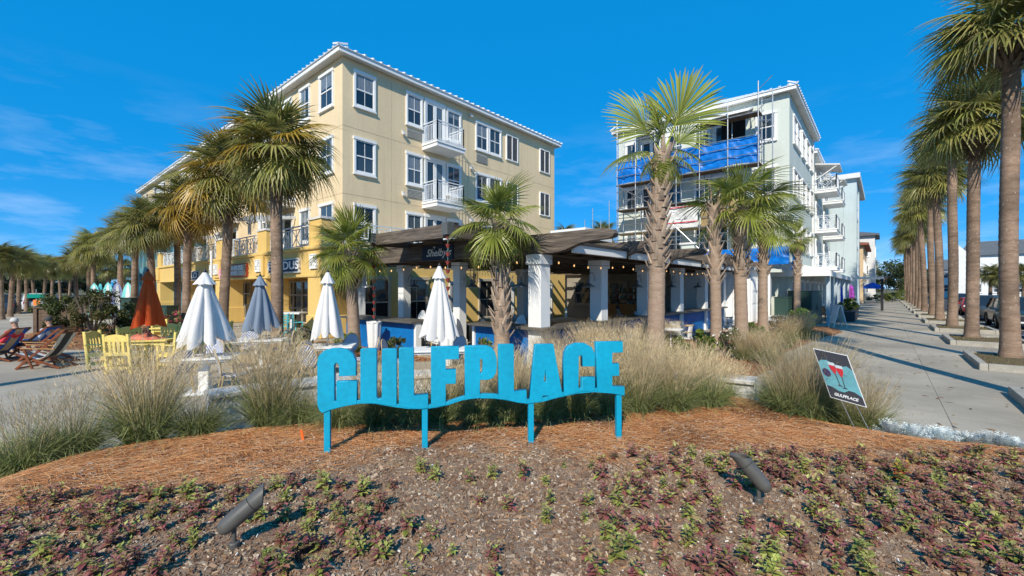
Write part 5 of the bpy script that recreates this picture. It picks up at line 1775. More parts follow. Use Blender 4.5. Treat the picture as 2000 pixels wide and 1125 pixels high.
def tall_palm(loc, h, label, group, seed, near=True, scale=1.0, r0=.2, yel=0.0, nleaf=46, dry=6, leanamp=.25, lo=-42, flat=False):
    r = random.Random(seed)
    loc = Vector(loc)
    t = thing('palm_tree', label, 'palm tree', loc, group, r.uniform(0, 6.28))
    lean = (r.uniform(-leanamp, leanamp), r.uniform(-leanamp, leanamp))
    tr = trunk_mesh('trunk', h, r0, r0 * .92, m_trunk, lean, True, seed).build('trunk', m_trunk, None, smooth=True, origin=(0, 0, 0))
    tr.parent = t
    top = Vector((lean[0], lean[1], h))
    # ball of old leaf bases under the crown
    nb = 56 if near else 18
    for k in range(nb):
        az = k * 2.39996; f = k / nb
        z = h - .75 + .95 * f
        m = Matrix.Translation((top.x, top.y, z)) @ Matrix.Rotation(az, 4, 'Z') @ Matrix.Translation((r0 * .88, 0, 0)) @ Matrix.Rotation(r.uniform(.1, .55), 4, 'Y') @ Matrix.Diagonal((1.1, 1.1, 1.15, 1))
        inst(r.choice(BOOTG), 'leaf_base', tr, m)
    if near:
        cr = bpy.data.objects.new('crown', None); COL.objects.link(cr); cr.parent = t; cr.location = top + Vector((0, 0, .05)); cr.empty_display_size = .1
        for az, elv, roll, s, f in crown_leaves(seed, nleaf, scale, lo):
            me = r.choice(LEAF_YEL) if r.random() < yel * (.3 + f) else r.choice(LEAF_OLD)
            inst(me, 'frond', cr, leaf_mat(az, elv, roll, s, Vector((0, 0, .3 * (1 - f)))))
        for k in range(dry):
            inst(r.choice(LEAF_DRY), 'frond', cr, leaf_mat(r.uniform(0, 6.28), R_(r.uniform(-80, -55)), 0, .8 * scale, Vector((0, 0, -.1))))
    else:
        o = inst(r.choice(CROWNS_UP if flat else CROWNS), 'crown', t, Matrix.Translation(top + Vector((0, 0, .05))) @ Matrix.Rotation(r.uniform(0, 6.28), 4, 'Z') @ Matrix.Diagonal((scale, scale, scale, 1)))
    return t
ORD = ['nearest', 'second', 'third', 'fourth', 'fifth', 'sixth', 'seventh', 'eighth', 'ninth', 'tenth']
# right row along the sidewalk
tall_palm(uv(11.7, -2.7, .12), 8.9, 'tall palm just outside the right edge whose trunk shadow crosses the sidewalk', 'palms along the sidewalk', 1, near=False)
for k in range(13):
    u = 18.45 + 6.5 * k
    lab = 'tall sabal palm, %s of the row along the right sidewalk' % ORD[k] if k < 6 else 'distant sabal palm merged into the far end of the sidewalk row'
    tall_palm(uv(u, -2.66 + random.uniform(-.05, .05), .12), 8.8 + (.1, -.5, .35, -.25, .5, -.4, .2)[k % 7], lab, 'palms along the sidewalk', 10 + k, near=k < 4, r0=.2, scale=1.22 + (.0, .08, -.08, .05, -.05)[k % 5], nleaf=(62, 56, 66, 54)[k % 4], dry=(1, 3, 0, 2)[k % 4], leanamp=.05 if k == 0 else .3, lo=(-20, -30, -14, -26)[k % 4], flat=True)
# row in front of the arcade
def at_px(px, d): return pix(px, d, 0)
mids = [(540, 13.7, 6.25, 'tall palm with a thick dark crown before the EXODUS sign', 1.15), (437, 17.2, 6.2, 'palm with wind blown dry top, left of the SUNRISE sign', 1.25), (361, 21.0, 5.9, 'palm with yellowing fronds before the YOLO sign', 1.2),
        (346, 27.0, 5.9, 'thin palm just left of the yellowing palm', 1.15), (298, 25.5, 5.6, 'palm left of the teal wing with hanging dry skirt', 1.15), (260, 28.0, 5.6, 'palm rising behind the orange parasol', 1.15),
        (235, 36.0, 6.0, 'slim palm behind the surfboards', 1.2), (181, 40.0, 5.6, 'right one of the close pair of palms behind the shrubs', 1.2), (172, 43.0, 5.3, 'left one of the close pair of palms behind the shrubs', 1.2), (149, 46.0, 4.6, 'shorter palm left of the close pair', 1.1)]
for i, (px, d, h, lab, s) in enumerate(mids):
    tall_palm(at_px(px, d), h, lab, 'palms in front of the arcade', 40 + i, near=i < 3, scale=s, yel=.85 if i == 2 else .22, nleaf=58 if i < 2 else 48, dry=10 if i in (1, 3, 4) else 6, r0=.178)
# row along the left street
for k in range(9):
    f = k / 8
    px = 2 + 132 * f; d = 29 + 31 * f ** 1.15
    tall_palm(at_px(px, d), 3.9 + .5 * f, 'palm along the left street, %s from the left edge' % ['first', 'second', 'third', 'fourth', 'fifth', 'sixth', 'seventh', 'eighth', 'ninth'][k], 'palms along the left street', 70 + k, near=False, scale=.82 + .2 * f, r0=.14)
tall_palm((-12.9, 3.0, 0), 9.5, 'palm outside the left edge casting the long trunk shadow over the plaza', 'palms in front of the arcade', 90, near=False)
for px, d, h, lab in ((213, 60, 4.6, 'distant palm behind the surfboard rack'), (240, 66, 4.8, 'distant palm partly hidden by the arcade palms'), (1103, 46, 7.0, 'palm in the gap between the two buildings, left one'), (1178, 44, 7.0, 'palm behind the scaffold poles, right one'),
                      (1952, 62, 3.6, 'palm before the white house beyond the cars'), (1998, 60, 3.8, 'palm at the right edge beyond the cars'), (1934, 66, 4.0, 'slim palm left of the white house'), (1694, 84, 6.5, 'palm before the sand coloured far building')):
    tall_palm(at_px(px, d), h, lab, 'distant palms', px, near=False, scale=1.15, r0=.22)

# young palms with booted trunks in front of the restaurant
def booted_palm(loc, h, label, seed, leaves, boot_from, r0=.19, nb=None, lean=(0, 0), spears=2, spear_scale=1.0, stubs=0, bigs=()):
    r = random.Random(seed); loc = Vector(loc)
    t = thing('young_palm', label, 'palm tree', loc, 'young palms planted before the restaurant')
    tr = trunk_mesh('trunk', h, r0, r0 * .85, m_trunk2, lean, True, seed).build('trunk', m_trunk2, None, smooth=True, origin=(0, 0, 0))
    tr.parent = t
    nb = nb or int((h - boot_from) * 24)
    for k in range(nb):
        f = k / nb; z = boot_from + (h - boot_from) * f
        ff = (z / h) ** 1.5
        az = k * 2.39996 + r.uniform(-.12, .12)
        m = Matrix.Translation((lean[0] * ff, lean[1] * ff, z)) @ Matrix.Rotation(az, 4, 'Z') @ Matrix.Translation((r0 * (.97 - .15 * f) - .02, 0, 0)) @ Matrix.Rotation(r.uniform(-.10, .22), 4, 'Y') @ Matrix.Diagonal((1.0, r.uniform(.8, 1.1), r.uniform(.75, 1.2), 1))
        inst(r.choice(BOOT), 'leaf_base', tr, m)
    top = Vector((lean[0], lean[1], h))
    for az, elv, roll, s in leaves:
        inst(r.choice(LEAF_YG), 'frond', t, leaf_mat(az, elv, roll, s, top + Vector((0, 0, -.05))))
    for az, elv, roll, s in bigs:
        inst(r.choice(LEAF_BIG), 'frond', t, leaf_mat(az, elv, roll, s, top + Vector((0, 0, -.05))))
    for k in range(spears):
        inst(LEAF_SP[k % 2], 'frond', t, leaf_mat(r.uniform(0, 6.28), R_(r.uniform(74, 86)), r.uniform(-1, 1), spear_scale, top))
    for k in range(stubs):
        a = r.uniform(0, 6.28); b = top + Vector((math.cos(a) * .16, math.sin(a) * .16, r.uniform(.5, .75)))
        mb = MB().tube([top + Vector((math.cos(a) * .08, math.sin(a) * .08, -.2)), b], [.032, .016], 6); o = mb.build('cut_stalk', m_boot, None, origin=(0, 0, 0)); o.parent = t
    return t
def fan_set(seed, n, lo, hi, s):
    return [(a, e, ro, sc) for a, e, ro, sc, f in crown_leaves(seed, n, s, lo, hi)]
D = R_
# hand set leaves of the big young palm: azimuth 0 = right, 180 = left, 270 = towards the camera
big = [(D(12), D(12), D(30), .62), (D(345), D(-22), D(10), .55), (D(183), D(0), D(-20), .8), (D(197), D(-30), D(15), .5),
       (D(5), D(-45), D(-10), .45), (D(120), D(76), D(20), .62), (D(215), D(-55), D(10), .45), (D(275), D(-52), D(0), .42), (D(330), D(-58), D(0), .42), (D(100), D(-10), 0, .45)]
def P_at(px, d, z0=.1): return pix(px, d, z0)
booted_palm(P_at(1277, 10.4), 5.25, 'big young palm with tall booted trunk and wide open fronds', 1, big, 2.45, r0=.205, lean=(.22, 0), spears=2, spear_scale=.8, nb=84, bigs=[(D(350), D(68), D(82), 1.3), (D(188), D(54), D(-82), 1.05), (D(205), D(80), D(-60), .8), (D(355), D(38), D(60), .75)])
booted_palm(P_at(980, 10.9), 3.6, 'young palm rising behind the P and L of the sign', 2, fan_set(22, 24, -60, 74, .70), .75, r0=.19, lean=(-.06, 0), spears=3, spear_scale=.8, nb=80)
booted_palm(P_at(1396, 13.0), 4.45, 'booted palm trunk without fronds, only cut stalks on top', 3, [], 2.1, r0=.16, spears=0, stubs=4, nb=60)
booted_palm(P_at(1447, 13.2), 4.45, 'young palm with broad crown right of the bare trunk', 4, fan_set(24, 18, -30, 75, .92), 2.3, r0=.19, spears=2, nb=56)
booted_palm(P_at(1491, 17.0), 4.6, 'young palm third right of the big young palm, crown overlapping its neighbour', 5, fan_set(25, 18, -45, 75, .85), 2.5, r0=.18, spears=2, nb=50)
booted_palm(P_at(1557, 24.0), 4.6, 'small young palm beside the green utility box', 6, fan_set(26, 20, -55, 75, .52), 2.6, r0=.17, spears=2, nb=46)
booted_palm(P_at(690, 13.5), 3.1, 'young palm left of the restaurant entrance by the fluted pot', 7, fan_set(27, 26, -55, 78, .72), 2.0, r0=.185, lean=(-.1, 0), spears=3, spear_scale=1.1, nb=30)
# ================================================================== grasses, bedding plants, shrubs, trees
m_blade = attr_mat('blade', 0.75, 0.28, 0.2, 0.18)
def grass_mesh(seed, ngreen, ntan, h, spread, base=.16):
    r = np.random.default_rng(seed)
    n = ngreen + ntan
    az = r.uniform(0, 6.283, n)
    rad = base * np.sqrt(r.random(n))
    az0 = r.uniform(0, 6.283, n)
    bx, by = rad * np.cos(az0), rad * np.sin(az0)
    az = np.where(r.random(n) < .7, az0 + r.normal(0, .5, n), az)
    tan = np.arange(n) >= ngreen
    Ln = np.where(tan, h * r.uniform(.8, 1.18, n), h * r.uniform(.45, .85, n))
    th0 = np.where(tan, r.normal(.2, .16, n), r.normal(.42, .24, n))          # lean at base
    bend = np.where(tan, np.abs(r.normal(.34, .28, n)), np.abs(r.normal(1.0, .4, n))) * spread
    w = np.where(tan, .0034, .0056) * r.uniform(.7, 1.2, n)
    ST = 5
    VV = np.zeros((n, ST * 2, 3)); CC = np.zeros((n, ST * 2, 3))
    px, py, pz = bx.copy(), by.copy(), np.zeros(n)
    gcol = np.array([(.14, .21, .055), (.20, .27, .06), (.27, .30, .085), (.12, .19, .075)])[r.integers(0, 4, n)]
    tcol = np.array([(.60, .47, .27), (.52, .42, .24), (.66, .54, .34), (.54, .40, .23)])[r.integers(0, 4, n)]
    sh = r.uniform(.7, 1.2, n)[:, None]
    wa = r.uniform(0, 6.28, n)
    for j in range(ST):
        f = j / (ST - 1)
        ww = w * (1 - .75 * f)
        VV[:, 2 * j] = np.stack([px - np.cos(wa) * ww, py - np.sin(wa) * ww, pz], -1)
        VV[:, 2 * j + 1] = np.stack([px + np.cos(wa) * ww, py + np.sin(wa) * ww, pz], -1)
        fm = f if True else 0
        c_g = gcol * (1 - .25 * f) + tcol * .25 * f
        c_t = gcol * max(0, .95 - f * 1.45) + tcol * min(1, .05 + f * 1.45)
        c = np.where(tan[:, None], c_t, c_g) * sh
        CC[:, 2 * j] = c; CC[:, 2 * j + 1] = c
        th = th0 + bend * f * 1.3
        st = Ln / (ST - 1)
        px = px + np.cos(az) * np.sin(th) * st; py = py + np.sin(az) * np.sin(th) * st; pz = np.maximum(pz + np.cos(th) * st, .015)
    fb = np.array([[2 * j, 2 * j + 1, 2 * j + 3, 2 * j + 2] for j in range(ST - 1)])
    F = (fb[None] + (np.arange(n) * ST * 2)[:, None, None]).reshape(-1, 4)
    # plume wisps near the tan tips
    idx = np.where(tan)[0]; k = 5
    tips = VV[idx][:, [2 * (ST - 2), 2 * (ST - 1)]]
    W = []; WF_ = []; WC = []
    base_i = n * ST * 2
    for q in range(k):
        f = r.random(len(idx))[:, None]
        p = tips[:, 0] * (1 - f) + tips[:, 1] * f
        dv = np.stack([np.cos(az[idx]) * .03 + r.normal(0, .035, len(idx)), np.sin(az[idx]) * .03 + r.normal(0, .035, len(idx)), r.uniform(.03, .10, len(idx))], -1)
        e = np.stack([np.full(len(idx), .0016), np.full(len(idx), .0016), np.zeros(len(idx))], -1)
        tri = np.stack([p - e, p + e, p + dv], 1)
        W.append(tri.reshape(-1, 3)); WC.append(np.repeat(tcol[idx] * sh[idx] * 1.05, 3, 0))
    Wv = np.vstack(W); tf = (np.arange(len(Wv)) + base_i).reshape(-1, 3)
    return np_mesh('ornamental_grass', np.vstack([VV.reshape(-1, 3), Wv]), F.tolist() + tf.tolist(), m_blade, np.vstack([CC.reshape(-1, 3), np.vstack(WC)]))
G_MIX = [grass_mesh(1 + i, 850, 420, 1.0, 1.0) for i in range(3)]
G_TAN = [grass_mesh(11 + i, 620, 640, 1.15, .95) for i in range(2)]
G_GREEN = [grass_mesh(21 + i, 1050, 150, .85, 1.15) for i in range(3)]
def grass(x, y, me, s, label, z=None, name='grass_clump', group='clumps of ornamental grass'):
    o = bpy.data.objects.new(name, me); COL.objects.link(o)
    o.location = (x, y, (bz(x, y) if z is None else z) - .02)
    o.rotation_euler = (0, 0, random.uniform(0, 6.28)); o.scale = (s * random.uniform(.95, 1.05), s * random.uniform(.95, 1.05), s)
    tag(o, label, 'grass clump', group)
def gp(px, d): return ((px - 1000) / 850 * d, d)
# left of the sign
for px, d, me, s, lab in ((48, 4.8, G_GREEN[0], 1.0, 'low green grass clump at the left edge of the bed'), (140, 5.1, G_GREEN[1], .98, 'green grass clump second from the left edge'), 
                          (285, 5.5, G_TAN[0], 1.08, 'tall tan feathery grass clump before the white pedestal table'), (385, 5.7, G_GREEN[2], .88, 'low green grass clump before the left seat wall'), (530, 6.05, G_TAN[1], 1.08, 'tall tan grass clump just left of the letter G'), (585, 6.0, G_GREEN[1], .8, 'greenish grass clump touching the left end of the sign')):
    grass(*gp(px, d), me, s, lab)
# behind the sign
for i, (px, d, me, s) in enumerate(((668, 5.85, G_GREEN[1], .85), (735, 5.9, G_MIX[2], .85), (805, 6.0, G_GREEN[0], .9), (868, 6.05, G_MIX[0], .85), (935, 6.1, G_GREEN[2], .9), (1000, 6.15, G_MIX[1], .9), (1065, 6.2, G_GREEN[0], .9), (1125, 6.3, G_MIX[2], .9), (1185, 6.4, G_GREEN[1], .9))):
    grass(*gp(px, d), me, s, 'grass clump behind the sign, %s from the left' % ORD[i].replace('nearest', 'first'))
# right of the sign
for px, d, me, s, lab in ((1250, 6.5, G_MIX[0], .9, 'mixed grass clump just right of the letter E'), (1318, 6.6, G_MIX[1], .92, 'grass clump second right of the letter E'), (1385, 6.8, G_GREEN[0], .95, 'green grass clump before the short seat wall'),
                          (1360, 7.9, G_TAN[1], .82, 'tan grass clump behind the green one before the seat wall'), (1240, 7.4, G_TAN[1], .95, 'tall tan grass clump behind the letter E'), (1425, 7.9, G_MIX[2], .7, 'grass clump behind the short seat wall'), (1180, 7.6, G_TAN[0], .85, 'tan grass clump behind the letters C and E'),
                          (1095, 7.6, G_TAN[1], .8, 'tan grass clump behind the letter A'), (1540, 6.5, G_MIX[2], .98, 'tall grass clump left of the poster'), (1590, 6.45, G_TAN[0], 1.05, 'tall tan grass clump behind the poster'), (1655, 6.35, G_GREEN[1], .85, 'green grass clump right of the poster'), (1690, 6.2, G_MIX[0], .8, 'last grass clump before the sidewalk'), (1515, 7.3, G_GREEN[2], .75, 'low grass clump between seat wall and poster'),
                          (985, 7.5, G_TAN[0], .8, 'tan grass clump round the trunk of the palm behind the sign'), (905, 7.4, G_MIX[1], .68, 'loose grass clump behind the letters F and P')):
    grass(*gp(px, d), me, s, lab)
for i, (u_, v_, s_) in enumerate(((9.6, 5.6, .95), (10.9, 5.7, 1.0), (12.2, 5.6, .95), (13.6, 5.7, 1.0), (15.0, 5.6, .9), (8.3, 6.0, .9))):
    q_ = uv(u_, v_)
    grass(q_.x, q_.y, (G_TAN + G_MIX)[i % 5], s_, 'tan grass clump along the foot of the restaurant counter, %s from the corner column' % ORD[i].replace('nearest', 'first'), z=.06)
for i, (px, d, s) in enumerate(((1500, 11.5, .8), (1455, 12.0, .75), (1535, 15.0, .9), (1570, 17.5, .9))):
    grass(*gp(px, d), G_TAN[i % 2], s, 'grass clump at the sidewalk bend, %s from the sign' % ORD[i].replace('nearest', 'first'), z=.08)

# ------------------------------------------------------------------ bedding plants
m_leaf = attr_mat('bedding_leaf', 0.5, 0.2, 0.35, 0.2)
def bed_plant(seed, cols, h=.14, nl=44, leaf=.075, w=.58, nstem=5, spike=None):
    r = np.random.default_rng(seed); V = []; F = []; C = []
    for s in range(nstem):
        a0 = r.uniform(0, 6.28); lean = r.uniform(.05, .45) if s else 0
        sh = h * r.uniform(.7, 1.1)
        bx, by = math.cos(a0) * .02, math.sin(a0) * .02
        # stem
        b = len(V); tx, ty = bx + math.cos(a0) * lean * sh, by + math.sin(a0) * lean * sh
        for (x, y, z, ww) in ((bx, by, 0, .004), (tx, ty, sh, .002)):
            V += [(x - ww, y, z), (x + ww, y + ww, z)]; C += [(.12, .06, .04)] * 2
        F.append((b, b + 1, b + 3, b + 2))
        k = nl // nstem
        for i in range(k):
            f = (i + .5) / k
            az = i * 2.4 + r.uniform(-.4, .4)
            L = leaf * (1.15 - .55 * f) * r.uniform(.75, 1.2); W = L * w * .5
            el = -.25 + 1.0 * f + r.uniform(-.25, .25)
            x, y, z = bx + (tx - bx) * f, by + (ty - by) * f, .02 + sh * f
            d = np.array((math.cos(az) * math.cos(el), math.sin(az) * math.cos(el), math.sin(el)))
            sd = np.array((-math.sin(az), math.cos(az), 0)); up = np.cross(d, sd)
            p = np.array((x, y, z)); b = len(V)
            col = np.array(cols[r.integers(0, len(cols))]) * r.uniform(.7, 1.25)
            if f > .75: col = col * .6 + np.array(cols[0]) * .5
            pts = [p, p + d * L * .45 - sd * W + up * W * .3, p + d * L * .5 - up * W * .1, p + d * L * .45 + sd * W + up * W * .3, p + d * L - up * L * .18]
            V += [tuple(q) for q in pts]; C += [tuple(col * .8), tuple(col), tuple(col * .85), tuple(col), tuple(col * .95)]
            F += [(b, b + 2, b + 1), (b, b + 3, b + 2), (b + 1, b + 2, b + 4), (b + 2, b + 3, b + 4)]
        if spike is not None and r.random() < .5:
            for q in range(6):
                b = len(V); z = sh + .01 * q; a = q * 2.2
                V += [(tx, ty, z), (tx + math.cos(a) * .012, ty + math.sin(a) * .012, z + .008), (tx, ty, z + .016)]; C += [spike] * 3; F.append((b, b + 1, b + 2))
    return np_mesh('bedding_plant', np.array(V), F, m_leaf, np.array(C))
GREENS = [(.32, .35, .075), (.24, .28, .06), (.40, .40, .11)]
PURP = [(.32, .105, .105), (.25, .08, .08), (.36, .16, .11), (.32, .21, .10)]
MIX = GREENS[:2] + PURP[:3]
BP = {'purple': [bed_plant(500 + i, PURP + [GREENS[1], PURP[3]], .13, 46, .075) for i in range(3)],
      'mixed': [bed_plant(510 + i, [GREENS[2]] + MIX + [PURP[3]], .14, 48, .075) for i in range(4)],
      'green': [bed_plant(520 + i, GREENS + [PURP[3]], .15, 46, .078) for i in range(3)],
      'sprout': [bed_plant(530 + i, GREENS + [PURP[1]], .11, 24, .06, nstem=2) for i in range(2)]}
BPL = {'purple': 'bedding plant with mostly plum purple leaves', 'mixed': 'bedding plant with mixed green and plum leaves', 'green': 'bedding plant with mostly green leaves', 'sprout': 'thin bedding seedling with few green leaves'}
PLX = []
for bx_, by_ in ((457, 1072), (1482, 985)):          # keep the spotlights clear
    d_ = 1.85 * 850 / (by_ - 562.5); c_ = pix(bx_, d_, 0)
    PLX += [(c_.x + i * .09, c_.y - .22 + j * .09) for i in range(-2, 3) for j in range(-1, 5)]
def bedding(zone, px0, px1, py0, py1, sp, kinds, prob=1.0):
    d0 = 1.85 * 850 / (py1 - 562.5); d1 = 1.85 * 850 / (py0 - 562.5)
    y = d0; row = 0
    where = {'left': 'in the left bed part', 'middle': 'in the sparse middle of the bed', 'right': 'in the right bed part'}[zone]
    while y < d1:
        x = (px0 - 1000) / 850 * y + (row % 2) * sp * .5; xe = (px1 - 1000) / 850 * y
        while x < xe:
            xx, yy = x + random.gauss(0, sp * .16), y + random.gauss(0, sp * .13)
            x += sp * random.uniform(.85, 1.2)
            if random.random() > prob or yy > float(straw_edge(xx)) + .12 or yy < 2.45: continue
            if any((xx - a) ** 2 + (yy - b) ** 2 < (sp * .55) ** 2 for a, b in PLX): continue
            if not inside(BED, np.array([xx]), np.array([yy]))[0]: continue
            PLX.append((xx, yy))
            k = random.choice(kinds)
            o = bpy.data.objects.new('bedding_plant', random.choice(BP[k])); COL.objects.link(o)
            s = random.uniform(.6, 1.0)
            o.location = (xx, yy, bz(xx, yy) - .005); o.rotation_euler = (0, 0, random.uniform(0, 6.28)); o.scale = (s, s, s * random.uniform(.85, 1.15))
            tag(o, BPL[k] + ' ' + where, 'bedding plant', '%s bedding plants, %s' % (k, zone))
        y += sp * .87; row += 1
bedding('left', -20, 760, 955, 1130, .195, ['mixed', 'purple', 'purple', 'mixed', 'green'], .95)
bedding('right', 1180, 2040, 885, 1130, .205, ['mixed', 'purple', 'purple', 'mixed', 'green'], .93)
bedding('middle', 790, 1180, 905, 1130, .27, ['sprout', 'sprout', 'mixed', 'green'], .6)
# silver leaved plants along the right edge
def silver(seed):
    r = np.random.default_rng(seed); V = []; F = []; C = []
    for i in range(95):
        az = i * 2.4; el = r.uniform(.1, 1.4); L = r.uniform(.08, .15)
        d = np.array((math.cos(az) * math.cos(el), math.sin(az) * math.cos(el), math.sin(el))); sd = np.array((-math.sin(az), math.cos(az), 0))
        p = np.array((0, 0, .02)) + d * .03; col = np.array((.68, .73, .71)) * r.uniform(.8, 1.15)
        for q in range(6):
            f = (q + 1) / 6; w = L * .34 * math.sin(f * 2.6)
            c = p + d * L * f; b = len(V)
            for s in (-1, 1):
                b = len(V)
                V += [tuple(c - d * .006), tuple(c + sd * s * w + d * .018 + np.array((0, 0, r.normal(0, .01)))), tuple(c + d * .007)]; C += [tuple(col)] * 3; F.append((b, b + 1, b + 2))
        b = len(V)
        V += [tuple(p - sd * .004), tuple(p + sd * .004), tuple(p + d * L)]; C += [tuple(col)] * 3; F.append((b, b + 1, b + 2))
    return np_mesh('silver_plant', np.array(V), F, m_leaf, np.array(C))
SV_ = [silver(600 + i) for i in range(3)]
k = 0
for px, py in ((1738, 862), (1765, 858), (1795, 856), (1822, 856), (1848, 858), (1872, 862), (1840, 872), (1900, 868), (1930, 874), (1958, 880), (1985, 884), (1785, 868)):
    d = 2.03 * 850 / (py - 562.5); x, y = gp(px, d)
    o = bpy.data.objects.new('silver_plant', SV_[k % 3]); COL.objects.link(o); k += 1
    o.location = (x, y, bz(x, y)); o.rotation_euler = (0, 0, random.uniform(0, 6.28)); o.scale = (random.uniform(.95, 1.3),) * 3
    tag(o, 'silvery white lobed plant at the right edge of the bed by the sidewalk', 'silver plant', 'silver plants along the bed edge')
# one bright yellow red plant
x, y = gp(1760, 1.85 * 850 / (940 - 562.5))
o = bpy.data.objects.new('bedding_plant', bed_plant(540, [(.5, .42, .05), (.22, .26, .04), (.45, .10, .04)], .19, 60, .065)); COL.objects.link(o); o.location = (x, y, bz(x, y))
tag(o, 'bright yellow and red leaved plant standing out in the right part of the bed', 'bedding plant')

# ------------------------------------------------------------------ shrubs and trees
m_fol = attr_mat('foliage', 0.6, 0.22, 0.3, 0.1)
def leaf_cloud(r, n, rad, cols, leaf=.05, shell=.55, clumps=0, flat=1.0, zmin=None):
    """n leaf faces through an uneven volume"""
    rad = np.array(rad, float)
    d = r.normal(size=(n, 3)); d /= np.linalg.norm(d, axis=1)[:, None]
    q = shell + (1 - shell) * r.random(n) ** .6
    p = d * q[:, None]
    if clumps:
        cc = r.normal(size=(clumps, 3)); cc /= np.linalg.norm(cc, axis=1)[:, None]; cc *= r.uniform(.45, .95, clumps)[:, None]
        ci = r.integers(0, clumps, n); sz = r.uniform(.16, .36, clumps)
        p = cc[ci] + d * (sz[ci] * r.random(n) ** .45)[:, None]
    p = p * rad
    a = r.normal(size=(n, 3)); a /= np.linalg.norm(a, axis=1)[:, None]
    b = np.cross(a, r.normal(size=(n, 3))); b /= np.linalg.norm(b, axis=1)[:, None]
    L = leaf * r.uniform(.6, 1.3, n)[:, None]
    V = np.stack([p - a * L, p + b * L * .45, p + a * L, p - b * L * .45], 1).reshape(-1, 3)
    F = np.arange(n * 4).reshape(-1, 4)
    cols = np.array(cols); c = cols[r.integers(0, len(cols), n)] * r.uniform(.65, 1.3, (n, 1))
    if clumps:
        c = c * r.uniform(.7, 1.25, clumps)[ci][:, None]
    return V, F, np.repeat(c, 4, 0)
def shrub(loc, rad, n, cols, label, seed, leaf=.05, stems=7, group=None, name='shrub', flowers=None, clumps=14):
    r = np.random.default_rng(seed); loc = Vector(loc)
    t = thing(name, label, 'shrub', loc, group)
    V, F, C = leaf_cloud(r, n, rad, cols, leaf, clumps=clumps)
    V[:, 2] += rad[2] * .95; V[:, 2] = np.maximum(V[:, 2], .02)
    me = np_mesh('foliage', V, F, m_fol, C)
    inst(me, 'foliage', t, Matrix())
    mb = MB()
    for k in range(stems):
        a = r.uniform(0, 6.28); q = r.uniform(.2, .7)
        mb.tube([(0, 0, 0), (math.cos(a) * rad[0] * q * .5, math.sin(a) * rad[1] * q * .5, rad[2] * .7), (math.cos(a) * rad[0] * q, math.sin(a) * rad[1] * q, rad[2] * 1.5)], [.02, .014, .005], 5)
    o = mb.build('stem', M('twig', (.22, .17, .13), .9, .1), None, origin=(0, 0, 0)); o.parent = t
    if flowers:
        V, F, C = leaf_cloud(r, flowers, rad, [(.8, .78, .72)], .045, shell=.9)
        V[:, 2] += rad[2] * .95
        inst(np_mesh('blossom', V, F, m_fol, C), 'blossom', t, Matrix())
    return t
def tree(loc, h, rad, n, cols, label, seed, leaf=.22, group=None, clumps=26, trunk_r=.18):
    r = np.random.default_rng(seed); loc = Vector(loc)
    t = thing('broadleaf_tree', label, 'tree', loc, group)
    V, F, C = leaf_cloud(r, n, rad, cols, leaf, clumps=clumps)
    V[:, 2] += h - rad[2] * .9
    V[:, 2] = np.maximum(V[:, 2], .3)
    inst(np_mesh('crown', V, F, m_fol, C), 'crown', t, Matrix())
    mb = MB().tube([(0, 0, -.2), (.05, 0, h * .35), (0, .1, h * .75)], [trunk_r, trunk_r * .75, trunk_r * .3], 8)
    for k in range(7):
        a = r.uniform(0, 6.28); q = r.uniform(.4, .85)
        mb.tube([(0, 0, h * .35), (math.cos(a) * rad[0] * q * .5, math.sin(a) * rad[1] * q * .5, h * .55), (math.cos(a) * rad[0] * q, math.sin(a) * rad[1] * q, h * r.uniform(.6, .85))], [trunk_r * .5, trunk_r * .3, trunk_r * .1], 6)
    o = mb.build('trunk', M('bark', (.14, .10, .075), .9, .15), None, origin=(0, 0, 0)); o.parent = t
    return t
SG = [(.06, .085, .025), (.09, .115, .03), (.13, .14, .04), (.05, .065, .022)]
SO = [(.10, .10, .03), (.16, .13, .05), (.07, .08, .025)]
# left shrubbery
shrub(pix(135, 18.4, .1), (1.0, 1.0, .95), 4200, SG, 'dense dark green shrub behind the wooden box planter', 1, .055)
shrub(pix(182, 18.0, .1), (.95, .9, 1.05), 3600, SO, 'loose brownish shrub with grey twigs in the middle of the left bed', 2, .05, stems=26)
shrub(pix(222, 18.6, .1), (.95, .9, .85), 3800, SG, 'green shrub right of the twiggy one beside the dark boxes', 3, .055)
shrub(pix(110, 21.5, .1), (1.1, .9, .8), 3000, SG, 'flat green shrub growing over the wooden box planter', 4, .055)
shrub(pix(160, 23.5, .1), (1.4, .9, .95), 3200, SO, 'olive shrub at the back of the left bed', 5, .06)
# restaurant side
shrub(pix(1362, 11.6, .08), (.55, .5, .5), 1700, [(.13, .19, .03), (.20, .24, .04), (.10, .15, .03)], 'yellow green shrub before the blue counter by the bare trunk', 6, .045)
shrub(pix(1425, 12.6, .08), (.5, .5, .45), 1500, [(.07, .10, .03), (.10, .13, .04)], 'shrub with white blossoms between two booted palms', 7, .04, flowers=160)
shrub(pix(1320, 11.8, .08), (.4, .4, .35), 1000, [(.15, .18, .04), (.11, .14, .03)], 'small green shrub near the white bistro table', 8, .04)
shrub(pix(1472, 15.0, .08), (.5, .5, .45), 1300, [(.09, .13, .03), (.14, .17, .04)], 'green shrub behind the young palm by the white shed', 9, .045)
shrub(pix(1566, 22.0, .08), (.75, .7, .6), 2600, [(.10, .17, .035), (.15, .22, .05), (.07, .12, .03)], 'bright green bush before the large utility box', 10, .05)
shrub(pix(1520, 20.5, .08), (.6, .5, .38), 1400, [(.12, .10, .06), (.16, .14, .08), (.10, .11, .05)], 'dry brownish shrub by the white low wall', 11, .045, flowers=90)
shrub(pix(672, 12.6, .08), (.5, .4, .42), 1400, [(.15, .20, .03), (.22, .26, .04)], 'yellow green bush at the foot of the palm left of the entrance', 12, .045)
